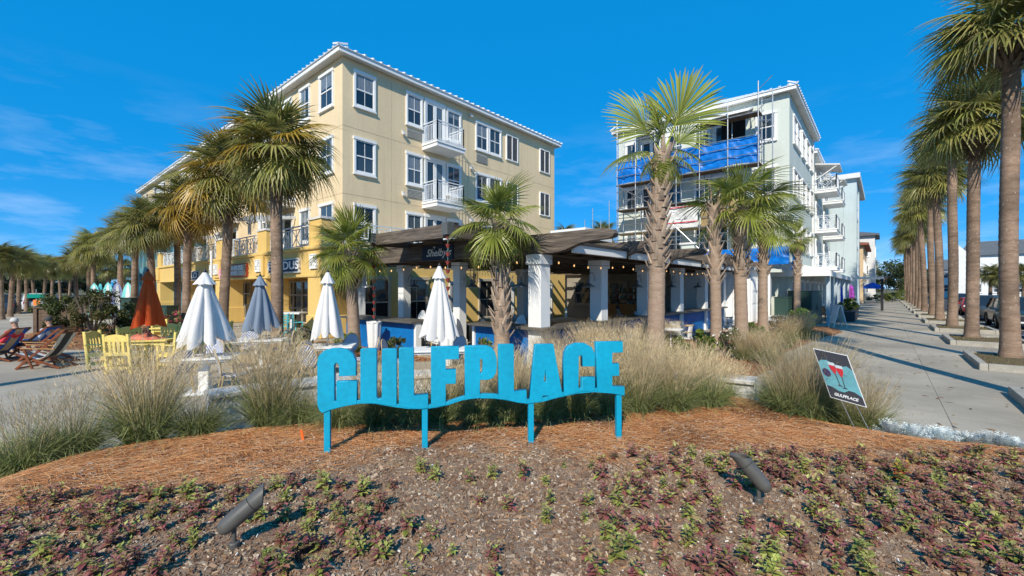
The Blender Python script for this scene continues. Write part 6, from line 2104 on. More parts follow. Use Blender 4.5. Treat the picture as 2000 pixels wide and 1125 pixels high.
shrub(pix(775, 12.6, .05), (.35, .35, .38), 900, SG, 'small dark plant before the blue counter', 13, .05)
shrub(pix(948, 11.3, .05), (.22, .22, .5), 500, [(.18, .24, .04), (.12, .18, .03)], 'thin upright plant before the right blue counter', 14, .05)
shrub(pix(590, 14.2, .05), (.45, .4, .4), 900, [(.13, .16, .05), (.18, .18, .08)], 'spiky dry shrub by the bicycle rack', 15, .06)
shrub(pix(1070, 9.9, .05), (.4, .3, .3), 700, [(.25, .20, .04), (.15, .18, .03)], 'low plant with yellow blooms behind the letter A', 16, .04)
# trees and woods far off
for i, (px, d, h, rad, lab) in enumerate(((18, 78, 8.2, (6, 5, 4), 'dark tree behind the left street palms at the left edge'), (58, 84, 7.0, (7, 5, 3.4), 'broad tree behind the left street palms'), (98, 90, 6.6, (7, 5, 3.2), 'brownish tree behind the left street palms'), (150, 95, 6.0, (8, 5, 2.8), 'low tree mass behind the shrubs'), (205, 100, 6.2, (8, 5, 3), 'far tree behind the surfboards'),
                                          (1722, 120, 10.5, (7, 6, 5.2), 'round green tree at the end of the sidewalk'), (1752, 135, 9.6, (7, 6, 4.6), 'tree right of the round tree at the sidewalk end'), (1812, 120, 7.0, (7, 6, 3.4), 'tree seen between the row palm trunks'), (1885, 100, 6.4, (5, 5, 3), 'tree before the small white house'), (1850, 110, 6.4, (6, 5, 3.2), 'tree behind the parked red car'))):
    cols = [(.055, .075, .025), (.08, .10, .03), (.045, .06, .022)] if i not in (2,) else [(.16, .09, .06), (.10, .08, .04), (.13, .08, .05)]
    tree(pix(px, d, 0), h, rad, 3600, cols, lab, 700 + i, .32, 'trees in the distance')
V, F, C = [], [], []
rr = np.random.default_rng(77)
off = 0; VV = []; FF = []; CC = []
for k in range(46):
    px = -260 + 2800 * k / 45; d = rr.uniform(190, 240)
    v, f, c = leaf_cloud(rr, 420, (14, 8, rr.uniform(4, 6.5)), [(.05, .065, .028), (.07, .085, .035)], 1.0, clumps=9)
    v += np.array(((px - 1000) / 850 * d, d, 3.2)); v[:, 2] = np.maximum(v[:, 2], -.2)
    VV.append(v); FF.append(f + off); CC.append(c); off += len(v)
me = np_mesh('far_woods', np.vstack(VV), np.vstack(FF), m_fol, np.vstack(CC))
o = bpy.data.objects.new('far_woods', me); COL.objects.link(o); tag(o, 'far line of dark green woods along the horizon', 'woods', kind='stuff')
# ================================================================== furniture and small things
def parasol(loc, ztop, zbot, rb, mat, label, seed, base_z=0.0, skew=(0, 0), polemat=None, hem=.10, folds=8, strap=False):
    r = random.Random(seed); loc = Vector((loc[0], loc[1], 0))
    t = thing('closed_parasol', label, 'parasol', loc)
    MB().tube([(0, 0, base_z), (0, 0, ztop)], .02, 10).build('pole', polemat or m_galv, None, smooth=True, origin=(0, 0, 0)).parent = t
    n = 96; L = ztop - zbot
    ph = [r.uniform(0, 6.28) for _ in range(5)]
    mb = MB(); NJ = 16
    for j in range(NJ + 1):
        f = j / NJ
        rr = .03 + (rb - .03) * (f ** .9)
        for k in range(n):
            a = 2 * math.pi * k / n
            am = min(.34, .06 + .30 * f)
            w = abs(math.sin(folds * a / 2 + .75 * math.sin(a + ph[0]) + .4 * math.sin(2 * a + ph[4]) + .3 * f)) ** .7
            q = rr * (1 - am + am * 1.5 * w * (1 + .30 * math.sin(a * 2 + ph[1]) + .25 * math.sin(3 * a + ph[2]) + .10 * math.sin(7 * a + 5 * f + ph[3])))
            z = ztop - .04 - L * f + (hem * (w - .5) * -1 + .05 * math.sin(2 * a + ph[3])) * f ** 4
            mb.v.append((q * math.cos(a) + skew[0] * f * f, q * math.sin(a) + skew[1] * f * f, z))
    for j in range(NJ):
        for k in range(n):
            k2 = (k + 1) % n
            mb.f.append((j * n + k, j * n + k2, (j + 1) * n + k2, (j + 1) * n + k)); mb.mi.append(0)
    c = mb.build('canopy', mat, None, smooth=True, origin=(0, 0, 0), fixn=False); c.parent = t
    vb = MB(); m = 40
    for j in range(6):
        f = j / 5; rr = .035 + (rb * .34) * f
        for k in range(m):
            a = 2 * math.pi * k / m
            w = abs(math.sin(folds * a / 2 + .3 * math.sin(a + ph[0]))) ** .7
            vb.v.append((rr * (1 - .2 * f + .35 * f * w) * math.cos(a), rr * (1 - .2 * f + .35 * f * w) * math.sin(a), ztop - .01 - L * .17 * f - .02 * w * f))
    for j in range(5):
        for k in range(m):
            k2 = (k + 1) % m
            vb.f.append((j * m + k, j * m + k2, (j + 1) * m + k2, (j + 1) * m + k)); vb.mi.append(0)
    fz = .62; rs = (.03 + (rb - .03) * fz ** .9) * .93
    if strap:
        sbm = MB(); nn = 40
        for dz in (-.025, .025):
            for k in range(nn):
                a_ = 2 * math.pi * k / nn; sbm.v.append((rs * 1.04 * math.cos(a_) + skew[0] * fz * fz, rs * 1.04 * math.sin(a_), ztop - .04 - L * fz + dz))
        for k in range(nn): sbm.f.append((k, (k + 1) % nn, nn + (k + 1) % nn, nn + k)); sbm.mi.append(0)
        so = sbm.build('tie_strap', mat, None, smooth=True, origin=(0, 0, 0)); so.parent = c
    o = vb.build('vent_cap', mat, None, smooth=True, origin=(0, 0, 0), fixn=False); o.parent = c
    MB().lathe([(.03, 0), (.035, .02), (.02, .05), (.012, .07), (.002, .08)], 12, (0, 0, ztop - .01)).build('finial', m_darkmetal, None, smooth=True, origin=(0, 0, 0)).parent = t
    return t
U1 = pix(400, 8.7, 0); U2 = pix(508, 11.56, 0); U3 = pix(640, 10.3, 0); U4 = pix(858, 9.8, 0); U5 = pix(289, 11.7, 0)
parasol(U1, 2.42, 1.10, .44, m_canvas, 'closed white parasol with flared skirt over the white pedestal table', 1, .0, hem=.16, folds=7)
parasol(U2, 2.42, 1.06, .37, m_canvas_grey, 'closed blue grey parasol before the SUNRISE shop', 2, hem=.14)
parasol(U3, 2.48, 1.03, .34, m_canvas, 'closed white parasol before the yellow corner column', 3, hem=.16)
parasol(U4, 2.60, 1.06, .34, m_canvas, 'closed white parasol before the restaurant entrance', 4, hem=.14)
parasol(U5, 2.56, 1.13, .38, m_canvas_or, 'closed burnt orange parasol over the yellow table', 11, hem=.06)

# white pedestal tables
def ped_table(loc, rot, label, w=1.2, dep=.75):
    t = thing('pedestal_table', label, 'table', (0, 0, 0), 'white pedestal tables on the plaza')
    n = 6
    for k in range(n):
        y0 = -dep / 2 + dep * k / n; y1 = y0 + dep / n - .008
        for x0, x1 in ((-w / 2, -.031), (.031, w / 2)) if k in (2, 3) else ((-w / 2, w / 2),):
            MB().box(x0, x1, y0, y1, .71, .745).build('top_board', m_white, t)
    MB().box(-w / 2 + .05, w / 2 - .05, -dep / 2 + .05, -dep / 2 + .10, .66, .708).box(-w / 2 + .05, w / 2 - .05, dep / 2 - .10, dep / 2 - .05, .66, .708).build('apron', m_white, t)
    MB().box(-.09, .09, -.09, .09, 0.05, .66).build('pedestal', m_white, t, bevel=.01)
    MB().box(-.3, .3, -.25, .25, 0, .05).build('foot', m_white, t, bevel=.01)
    place(t, (loc[0], loc[1], 0), rot)
ped_table(U1, R_(18), 'white pedestal table with a flared white parasol, before the yellow chairs')
ped_table(U2, R_(18), 'white pedestal table under the blue grey parasol')
ped_table(U3, R_(12), 'white pedestal table under the parasol by the corner column')
ped_table(U4, R_(10), 'white pedestal table before the restaurant entrance')

# blue and white bistro chairs
def chevron_mat():
    m, nt, b = new_mat('chevron_weave'); N, L = nt.nodes.new, nt.links.new
    tc = N('ShaderNodeTexCoord'); sp = N('ShaderNodeSeparateXYZ'); L(tc.outputs['Object'], sp.inputs[0])
    ab = N('ShaderNodeMath'); ab.operation = 'ABSOLUTE'; L(sp.outputs[1], ab.inputs[0])
    s1 = N('ShaderNodeMath'); s1.operation = 'SUBTRACT'; L(sp.outputs[2], s1.inputs[0]); L(ab.outputs[0], s1.inputs[1])
    sx = N('ShaderNodeMath'); sx.operation = 'ADD'; L(s1.outputs[0], sx.inputs[0]); L(sp.outputs[0], sx.inputs[1])
    mu = N('ShaderNodeMath'); mu.operation = 'MULTIPLY'; mu.inputs[1].default_value = 17.0; L(sx.outputs[0], mu.inputs[0])
    fr = N('ShaderNodeMath'); fr.operation = 'FRACT'; L(mu.outputs[0], fr.inputs[0])
    gt = N('ShaderNodeMath'); gt.operation = 'GREATER_THAN'; gt.inputs[1].default_value = .5; L(fr.outputs[0], gt.inputs[0])
    mx = N('ShaderNodeMixRGB'); mx.inputs[1].default_value = (.72, .72, .70, 1); mx.inputs[2].default_value = (.02, .07, .26, 1); L(gt.outputs[0], mx.inputs[0])
    L(mx.outputs[0], b.inputs['Base Color']); b.inputs['Roughness'].default_value = .5
    return m
m_chev = chevron_mat()
def bistro_chair():
    t = thing('bistro_chair', '', 'chair', (0, 0, 0), 'blue and white striped bistro chairs')
    n = 16
    poly = [(.23 * math.cos(2 * math.pi * k / n), .22 * math.sin(2 * math.pi * k / n)) for k in range(n)]
    MB().prism(poly, lambda a, b, z: (a, b, z), .435, .465).build('seat', m_chev, t)
    # rounded back panel, leaning
    back = []
    for k in range(20):
        a = 2 * math.pi * k / 20
        back.append((.225 * math.cos(a), .67 + .255 * math.sin(a) * (1 if math.sin(a) > 0 else .85)))
    f = lambda y, z, tt: (-.20 - (z - .45) * .22 - tt - .25 * (.05 - y * y), y, z)
    MB().prism(back, f, 0, .018).build('back', m_chev, t)
    rim = [Vector(f(y * 1.03, .67 + (z - .67) * 1.03, .009)) for y, z in back] ; rim.append(rim[0])
    mb = MB().tube(rim, .013, 6, cap=False); mb.build('back_rim', m_rattan, t, smooth=True)
    for sy in (-1, 1):
        MB().tube([(-.19, sy * .17, .47), (-.27, sy * .19, 0)], .014, 6).build('leg', m_rattan, t)
        MB().tube([(.17, sy * .16, .44), (.20, sy * .18, 0)], .014, 6).build('leg', m_rattan, t)
    MB().tube([(.19, -.17, .2), (-.23, -.18, .2), (-.23, .18, .2), (.19, .17, .2), (.19, -.17, .2)], .009, 5).build('stretcher', m_rattan, t)
    return t
bc = bistro_chair(); bct = snapshot(bc)
first = True
for px, d, rz, lab in ((402, 9.75, -95, 'striped bistro chair behind the white pedestal table pole'), (345, 8.5, 150, 'striped bistro chair low at the left end of the pedestal table'), (458, 8.35, 40, 'striped bistro chair right of the nearest pedestal table'), (478, 9.3, 200, 'striped bistro chair with its oval back before the grey parasol'), (487, 12.1, -60, 'dark striped bistro chair at the left of the grey parasol table'),
                       (548, 11.9, 210, 'striped bistro chair right of the grey parasol table'), (577, 9.9, 160, 'pale striped bistro chair in the tan grass left of the sign'), (672, 10.9, 250, 'striped bistro chair behind the table by the corner column'), (615, 9.3, 80, 'striped bistro chair with only its seat showing above the grass'), (712, 10.2, 200, 'striped bistro chair left of the tall fluted pot'), (775, 9.9, 0, 'striped bistro chair just above the letters U and L'), (882, 10.4, 230, 'striped bistro chair right of the white parasol at the entrance')):
    p = pix(px, d, 0)
    if first:
        place(bc, p, R_(rz)); bc['label'] = lab; first = False
    else:
        copy_tree(bc, p, R_(rz), lab, tree=bct)

# yellow wooden furniture
def yellow_chair():
    t = thing('garden_chair', '', 'chair', (0, 0, 0), 'yellow wooden armchairs')
    m = m_yellowp
    for sy in (-1, 1):
        MB().hexa([(-.27, sy * .27 - .03, 0), (-.20, sy * .27 - .03, 0), (-.20, sy * .27 + .03, 0), (-.27, sy * .27 + .03, 0), (-.37, sy * .27 - .03, .98), (-.30, sy * .27 - .03, .98), (-.30, sy * .27 + .03, .98), (-.37, sy * .27 + .03, .98)]).build('rear_leg', m, t, bevel=.006)
        MB().box(.22, .29, sy * .27 - .03, sy * .27 + .03, 0, .63).build('front_leg', m, t, bevel=.006)
        MB().box(-.31, .33, sy * .28 - .045, sy * .28 + .045, .632, .66).build('arm', m, t, bevel=.006)
        MB().box(-.24, .22, sy * .27 - .02, sy * .27 + .02, .12, .18).build('side_stretcher', m, t)
        MB().box(-.24, .22, sy * .27 - .02, sy * .27 + .02, .34, .41).build('side_rail', m, t)
    for k in range(5):
        MB().box(-.22 + k * .1, -.13 + k * .1, -.24, .24, .412, .434).build('seat_slat', m, t)
    MB().box(.24, .27, -.24, .24, .34, .41).build('front_rail', m, t)
    MB().box(-.245, -.215, -.24, .24, .12, .18).build('back_stretcher', m, t)
    bx = lambda z: -.235 - (z) * .105
    pts = [(-.24, .80), (.24, .80), (.24, .92), (.16, .955), (.0, .98), (-.16, .955), (-.24, .92)]
    MB().prism(pts, lambda a, b, tt: (bx(b) - tt, a, b), 0, .03).build('back_top', m, t, bevel=.004)
    MB().prism([(-.24, .46), (.24, .46), (.24, .54), (-.24, .54)], lambda a, b, tt: (bx(b) - tt, a, b), 0, .03).build('back_rail', m, t)
    for y in (-.15, -.05, .05, .15):
        MB().prism([(y - .03, .54), (y + .03, .54), (y + .03, .80), (y - .03, .80)], lambda a, b, tt: (bx(b) - tt, a, b), .005, .025).build('back_slat', m, t)
    return t
yc = yellow_chair(); yct = snapshot(yc); first = True
T1 = pix(283, 11.9, 0); T2 = pix(345, 15.3, 0)
for x, y, rz, lab in ((-10.65, 11.45, 12, 'yellow wooden chair nearest at the left, back to the camera'), (-10.85, 12.55, -20, 'yellow wooden chair behind the table at the left'), (-9.6, 10.85, 95, 'yellow wooden chair right of the orange parasol pole'), (-8.75, 11.35, 165, 'yellow wooden chair partly under the white parasol'), (-9.9, 13.0, -80, 'yellow wooden chair at the far side of the front table'),
                      (-12.2, 15.4, -10, 'yellow wooden chair at the left of the rear table'), (-10.9, 14.2, 95, 'yellow wooden chair before the rear table'), (-9.9, 14.6, 170, 'yellow wooden chair at the right end of the rear table')):
    if first:
        place(yc, (x, y, 0), R_(rz)); yc['label'] = lab; first = False
    else:
        copy_tree(yc, (x, y, 0), R_(rz), lab, tree=yct)
def yellow_table(p, rot, label):
    t = thing('garden_table', label, 'table', (0, 0, 0), 'yellow wooden tables')
    for k in range(8):
        y0 = -.5 + k * .125
        if k in (3, 4):
            MB().box(-.6, -.03, y0, y0 + .117, .70, .735).build('top_board', m_yellowp, t); MB().box(.03, .6, y0, y0 + .117, .70, .735).build('top_board', m_yellowp, t)
        else:
            MB().box(-.6, .6, y0, y0 + .117, .70, .735).build('top_board', m_yellowp, t)
    MB().box(-.53, .53, -.43, -.40, .61, .698).box(-.53, .53, .40, .43, .61, .698).build('apron', m_yellowp, t)
    for sx in (-1, 1):
        for sy in (-1, 1):
            MB().box(sx * .5 - .04, sx * .5 + .04, sy * .4 - .04, sy * .4 + .04, 0, .698).build('leg', m_yellowp, t, bevel=.006)
    place(t, p, rot)
yellow_table((U5.x, U5.y + .1, 0), R_(12), 'yellow wooden table with salmon cloth and orange parasol')
yellow_table(T2, R_(10), 'yellow wooden table behind, before the dark boxes')
# salmon cloth heap on the yellow table
mb = MB(); r = random.Random(4); NI, NJ = 26, 16
for i in range(NI + 1):
    for j in range(NJ + 1):
        x = -.48 + .96 * i / NI; y = -.30 + .60 * j / NJ
        e = max(0, 1 - (abs(x) / .48) ** 3) * max(0, 1 - (abs(y) / .30) ** 3)
        z = .742 + e * (.10 + .05 * math.sin(x * 9 + 1) + .035 * math.sin(y * 21 + x * 6) + .03 * math.sin(x * 23 - y * 9))
        mb.v.append((U5.x - .12 + x, U5.y - .03 + y, max(.739, z)))
for i in range(NI):
    for j in range(NJ):
        a = i * (NJ + 1) + j; mb.f.append((a, a + NJ + 1, a + NJ + 2, a + 1)); mb.mi.append(0)
o = mb.build('folded_cloth', m_salmon, None, smooth=True); sm_ = o.modifiers.new('thick', 'SOLIDIFY'); sm_.thickness = .004
tag(o, 'heap of folded salmon cloth on the yellow table', 'cloth')

# deck chairs
def deck_chair(cloth, cloth2):
    t = thing('deck_chair', '', 'deck chair', (0, 0, 0), 'wooden sling deck chairs')
    for sy in (-1, 1):
        y = sy * .29
        MB().bar((-.52, y, .93), (.50, y, .02), .03, .05).build('long_rail', m_mahog, t)
        MB().bar((-.46, y * .9, .02), (.52, y * .9, .40), .03, .05).build('cross_rail', m_mahog, t)
        MB().bar((-.40, y * 1.1, .52), (.36, y * 1.1, .55), .055, .025).build('armrest', m_oak, t, bevel=.006)
        MB().bar((.30, y * 1.1, .54), (.10, y * 1.1, .02), .03, .04).build('arm_support', m_mahog, t)
    for x, z in ((-.52, .93), (.52, .40), (.50, .03), (-.46, .03)):
        MB().bar((x, -.29, z), (x, .29, z), .035, .035).build('cross_bar', m_mahog, t)
    P = [(-.52, .95), (-.44, .82), (-.34, .64), (-.22, .46), (-.08, .31), (.10, .26), (.30, .32), (.52, .42)]
    for (y0, y1, mt, nm) in ((-.235, -.12, cloth2, 'sling_stripe'), (-.118, .118, cloth, 'sling'), (.12, .235, cloth2, 'sling_stripe')):
        mb = MB()
        for x, z in P:
            mb.v += [(x, y0, z), (x, y1, z), (x - .004, y1, z - .008), (x - .004, y0, z - .008)]
        for k in range(len(P) - 1):
            for q in range(4):
                a = k * 4 + q; b = k * 4 + (q + 1) % 4
                mb.f.append((a, b, b + 4, a + 4)); mb.mi.append(0)
        mb.build(nm, mt, t, smooth=False)
    return t
dcs = []
rzd = R_(188)
for k, (x, y, c1, c2, lab) in enumerate(((-12.25, 11.5, m_slingdark, m_offwhite, 'nearest empty deck chair with charcoal and white sling'), (-12.95, 12.25, m_slingtan, m_slingdark, 'empty deck chair with tan and dark sling, second from the right'), (-13.6, 12.75, m_slingtan, m_slingtan, 'deck chair with cream sling beside the seated people'),
                                        (-14.45, 13.2, m_slingblue, m_slingblue, 'deck chair with blue sling holding the person in the white jacket'), (-14.75, 12.55, m_slingtan, m_slingblue, 'deck chair at the left edge holding the person in the red jacket'))):
    d = deck_chair(c1, c2); d['label'] = lab; place(d, (x, y, 0), rzd)

# people: one continuous skinned body each
def skin_body(name, verts, edges, radii, mat, parent, loc=(0, 0, 0), root=0, sub=2):
    me = bpy.data.meshes.new(name); me.from_pydata(verts, edges, [])
    me.materials.append(mat)
    o = bpy.data.objects.new(name, me); COL.objects.link(o)
    if parent: o.parent = parent
    o.location = loc
    sk = o.modifiers.new('skin', 'SKIN'); sk.use_smooth_shade = True
    ly = me.skin_vertices[0] if me.skin_vertices else None
    if ly is None:
        bpy.context.view_layer.objects.active = o
        bpy.ops.object.select_all(action='DESELECT'); o.select_set(True)
        bpy.ops.mesh.customdata_skin_add(); ly = me.skin_vertices[0]
    for i, rr in enumerate(radii):
        ly.data[i].radius = rr if isinstance(rr, tuple) else (rr, rr)
        ly.data[i].use_root = (i == root)
    ss = o.modifiers.new('subdiv', 'SUBSURF'); ss.levels = sub; ss.render_levels = sub
    return o
def person(loc, rotz, label, jacket, trousers, cap, pose='recline', hair=(.05, .035, .025)):
    t = thing('person', label, 'person', (0, 0, 0))
    # pelvis at origin, facing +x
    lean = -.42 if pose == 'recline' else .06
    sh = Vector((lean, 0, .48)); nk = sh + Vector((lean * .08 + .02, 0, .10)); hd = nk + Vector((.05, 0, .16))
    kx = .44; kz = .12 if pose == 'recline' else .02
    V = [(0, 0, 0), (lean * .45, 0, .24), tuple(sh), tuple(nk), tuple(hd - Vector((0, 0, .05))), tuple(hd + Vector((.0, 0, .06)))]
    E = [(0, 1), (1, 2), (2, 3), (3, 4), (4, 5)]
    Rr = [(.15, .12), (.14, .11), (.15, .09), .05, (.085, .075), (.075, .068)]
    def add(p, par, rad):
        V.append(tuple(p)); E.append((par, len(V) - 1)); Rr.append(rad); return len(V) - 1
    for s in (-1, 1):
        a = add(sh + Vector((0, s * .19, -.02)), 2, .06)
        b = add(sh + Vector((.10, s * .26, -.27)), a, .046)
        c = add(Vector((.22, s * .14, .14)), b, .036)
        c2 = add(Vector((.30, s * .10, .13)), c, .032)
        for q in range(4):
            f1 = add(Vector((.34, s * (.07 + .02 * q), .125)), c2, .010); add(Vector((.375 + .01 * (q in (1, 2)), s * (.065 + .02 * q), .105)), f1, .009)
        th = add(Vector((.31, s * .05, .145)), c2, .011)
        h = add(Vector((.02, s * .10, -.02)), 0, .095)
        k = add(Vector((kx, s * .12, kz)), h, .065)
        an = add(Vector((kx + (.22 if pose == 'recline' else .04), s * .12, -.34 if pose != 'recline' else -.20)), k, .042)
        add(Vector((kx + (.38 if pose == 'recline' else .2), s * .13, -.38 if pose != 'recline' else -.24)), an, .036)
    skin_body('body', V, E, Rr, m_skin, t)
    # clothes: a jacket over torso and arms, trousers over the legs
    JV = [(lean * .08, 0, .05), (lean * .45, 0, .24), tuple(sh), tuple(nk - Vector((0, 0, .03)))]; JE = [(0, 1), (1, 2), (2, 3)]; JR = [(.175, .145), (.165, .14), (.175, .12), .07]
    for s in (-1, 1):
        n = len(JV)
        JV += [tuple(sh + Vector((0, s * .19, -.02))), tuple(sh + Vector((.10, s * .26, -.27))), (.20, s * .15, .145)]
        JE += [(2, n), (n, n + 1), (n + 1, n + 2)]; JR += [.078, .064, .052]
    skin_body('jacket', JV, JE, JR, jacket, t, root=1)
    TV = [(0, 0, .02)]; TE = []; TR = [(.165, .135)]
    for s in (-1, 1):
        n = len(TV)
        TV += [(.04, s * .10, -.02), (kx, s * .12, kz), (kx + (.2 if pose == 'recline' else .035), s * .12, (-.30 if pose != 'recline' else -.17))]
        TE += [(0, n), (n, n + 1), (n + 1, n + 2)]; TR += [.11, .082, .06]
    skin_body('trousers', TV, TE, TR, trousers, t)
    # face: nose, eyes, ears ; cap or hair
    fb = MB()
    nx = hd + Vector((.075, 0, -.01))
    fb.add([nx + Vector(q) for q in ((0, -.013, -.02), (0, .013, -.02), (.024, 0, -.018), (-.002, 0, .03))], [(0, 1, 2), (0, 2, 3), (2, 1, 3), (0, 3, 1)])
    for s in (-1, 1):
        e = hd + Vector((.0, s * .078, -.005))
        fb.tube([e + Vector((0, 0, -.025)), e + Vector((0, s * .012, 0)), e + Vector((0, 0, .028))], [.008, .013, .008], 6)
    fb.build('face_features', m_skin, None, smooth=True, origin=(0, 0, 0)).parent = t
    eb = MB()
    for s in (-1, 1):
        e = hd + Vector((.072, s * .03, .012)); eb.box(e.x - .004, e.x + .006, e.y - .012, e.y + .012, e.z - .005, e.z + .005)
    m_ = hd + Vector((.070, 0, -.055)); eb.box(m_.x - .006, m_.x + .006, -.022, .022, m_.z - .004, m_.z + .004)
    eb.build('eyes_and_mouth', M('dark_features', (.08, .03, .025), .6), None, origin=(0, 0, 0)).parent = t
    hb = MB().lathe([(.088, .0), (.092, .03), (.085, .075), (.06, .11), (.02, .125), (.002, .127)], 18, (hd.x - .005, 0, hd.z + .015))
    if cap is not None:
        hb.hexa([(hd.x + .06, -.065, hd.z + .025), (hd.x + .16, -.05, hd.z + .015), (hd.x + .16, .05, hd.z + .015), (hd.x + .06, .065, hd.z + .025), (hd.x + .06, -.065, hd.z + .034), (hd.x + .16, -.05, hd.z + .022), (hd.x + .16, .05, hd.z + .022), (hd.x + .06, .065, hd.z + .034)])
    hb.build('cap' if cap is not None else 'hair', cap if cap is not None else M('dark_hair', hair, .7), None, smooth=True, origin=(0, 0, 0)).parent = t
    t.location = loc; t.rotation_euler = (0, 0, rotz)
    return t
m_jred = M('red_jacket', (.62, .045, .07), .8, .1, 6); m_jwhite = M('white_blue_jacket', (.58, .62, .70), .8, .15, 9, col2=(.36, .42, .55)); m_jblue = M('blue_shirt', (.02, .09, .30), .8, .1)
m_trs = M('dark_trousers', (.05, .06, .09), .8, .1)
person((-14.80, 12.55, .36), rzd, 'person in a red jacket and pale cap reclining in a deck chair', m_jred, m_trs, M('pale_cap', (.55, .53, .49), .8))
person((-14.50, 13.2, .36), rzd, 'person in a white jacket and dark cap reclining in a deck chair', m_jwhite, m_trs, M('dark_cap', (.05, .055, .055), .8))
pu = uv(16.6, 8.3, .50)
person(pu, R_(200), 'person in a blue shirt sitting inside the restaurant with back to the sidewalk', m_jblue, m_trs, None, 'sit')

# white round backed bar chairs at the counters
def bar_chair():
    t = thing('bar_chair', '', 'chair', (0, 0, 0), 'white round backed chairs at the counters')
    n = 18
    MB().prism([(.21 * math.cos(2 * math.pi * k / n), .21 * math.sin(2 * math.pi * k / n)) for k in range(n)], lambda a, b, z: (a, b, z), .70, .73).build('seat', m_white, t)
    mb = MB(); N = 12
    for side in (0, 1):
        for j in range(2):
            pass
    pts = []
    for k in range(N + 1):
        a = math.pi * k / N
        pts.append((-.235 * math.cos(a), .82 + .46 * math.sin(a)))
    poly = [(-.235, .82)] + pts[1:-1] + [(.235, .82)]
    MB().prism(poly, lambda y, z, tt: (-.17 - (z - .8) * .16 - tt + .5 * y * y, y, z), 0, .014).build('back', m_white, t)
    for sy in (-1, 1):
        MB().tube([(-.16, sy * .15, .82), (-.15, sy * .14, .71), (-.21, sy * .19, 0)], .013, 6).build('leg', m_white, t)
        MB().tube([(.14, sy * .14, .71), (.20, sy * .19, 0)], .013, 6).build('leg', m_white, t)
    MB().tube([(.18, -.17, .28), (-.18, -.17, .28), (-.18, .17, .28), (.18, .17, .28), (.18, -.17, .28)], .009, 5).build('foot_ring', m_white, t)
    return t
bch = bar_chair(); bcht = snapshot(bch); first = True
spots = [(9.95, 13.1, 'white bar chair at the left counter, left one'), (9.85, 12.45, 'white bar chair at the left counter, middle one'), (9.75, 11.75, 'white bar chair at the left counter, right one'), (9.6, 11.0, 'white bar chair standing in the entrance behind the parasol'),
         (10.1, 9.1, 'white bar chair at the right counter nearest the entrance'), (10.1, 8.45, 'white bar chair at the right counter behind the palm trunk'), (10.1, 7.95, 'white bar chair at the right counter second from the corner column'), (10.3, 7.55, 'white bar chair at the right counter beside the corner column'),
         (14.6, 7.75, 'white bar chair in shade in the second bay'), (18.0, 7.7, 'white bar chair in shade in the third bay, left one'), (18.8, 7.7, 'white bar chair in shade in the third bay, right one'), (12.0, 9.0, 'white bar chair in the shaded interior')]
for u, v, lab in spots:
    rz = YAW_U + (math.pi if u < 11 and v > 7.6 else math.pi * 1.5)
    rz = YAW_U if False else rz
    if first:
        place(bch, uv(u, v), rz); bch['label'] = lab; first = False
    else:
        copy_tree(bch, uv(u, v), rz, lab, tree=bcht)

# tables, chairs and potted plants inside the pavilion
def bottle_shelf():
    t = thing('bar_shelf', 'dark back bar shelf with bottles deep inside the pavilion', 'shelf', uv(25.9, 12))
    for z in (.9, 1.35, 1.8):
        MB().boxuv(25.75, 26.25, 10.5, 13.5, z, z + .04).build('board', m_oldwood, t)
        for k in range(14):
            p = uv(25.95, 10.65 + k * .2, z + .04)
            MB().lathe([(.04, 0), (.04, .17), (.015, .22), (.015, .28)], 8, tuple(p)).build('bottle', (m_turq, m_rattan, m_white, m_util, m_signred)[(k * 7 + int(z * 10)) % 5], t)
    MB().boxuv(25.2, 25.6, 10.2, 13.8, 0, 1.1).build('bar_front', m_oak, t)
bottle_shelf()
for k, (u, v) in enumerate(((11.6, 9.3), (13.8, 9.6), (17.6, 9.2), (21.0, 8.8), (11.8, 12.4), (15.2, 12.0))):
    p = uv(u, v); t = thing('dining_table', 'light wood table inside the pavilion, %s from the entrance corner' % ORD[k].replace('nearest', 'first'), 'table', p, 'tables inside the pavilion')
    MB().boxuv(u - .4, u + .4, v - .4, v + .4, .71, .75).build('table_top', m_oak, t); MB().boxuv(u - .05, u + .05, v - .05, v + .05, .03, .71).build('stem', m_darkmetal, t); MB().boxuv(u - .25, u + .25, v - .25, v + .25, 0, .03).build('foot', m_darkmetal, t)
    for s_, side in ((-1, 'near'), (1, 'far')):
        copy_tree(bch, uv(u, v + s_ * .62), YAW_U + (math.pi / 2 if s_ < 0 else -math.pi / 2), 'white chair at the %s side of the %s table inside the pavilion' % (side, ORD[k].replace('nearest', 'first')), tree=bcht, scale=(1, 1, .72))
for k, (u, v) in enumerate(((15.0, 8.0), (11.0, 14.6), (20.6, 7.8))):
    p = uv(u, v); t = thing('potted_plant', 'dark green potted plant inside the pavilion, %s' % ['by the caged fan', 'near the yellow wall', 'in the fourth bay'][k], 'potted plant', p)
    MB().lathe([(.16, 0), (.22, .4), (.24, .42), (.2, .42)], 14, tuple(p)).build('pot', m_pot, t)
    for q in range(9):
        m4 = Matrix.Translation((0, 0, .42)) @ leaf_mat(q * 2.4, R_(30 + 7 * (q % 6)), .2, .55, Vector((0, 0, 0)))
        inst(LEAF_OLD[q % 5], 'frond', t, m4)

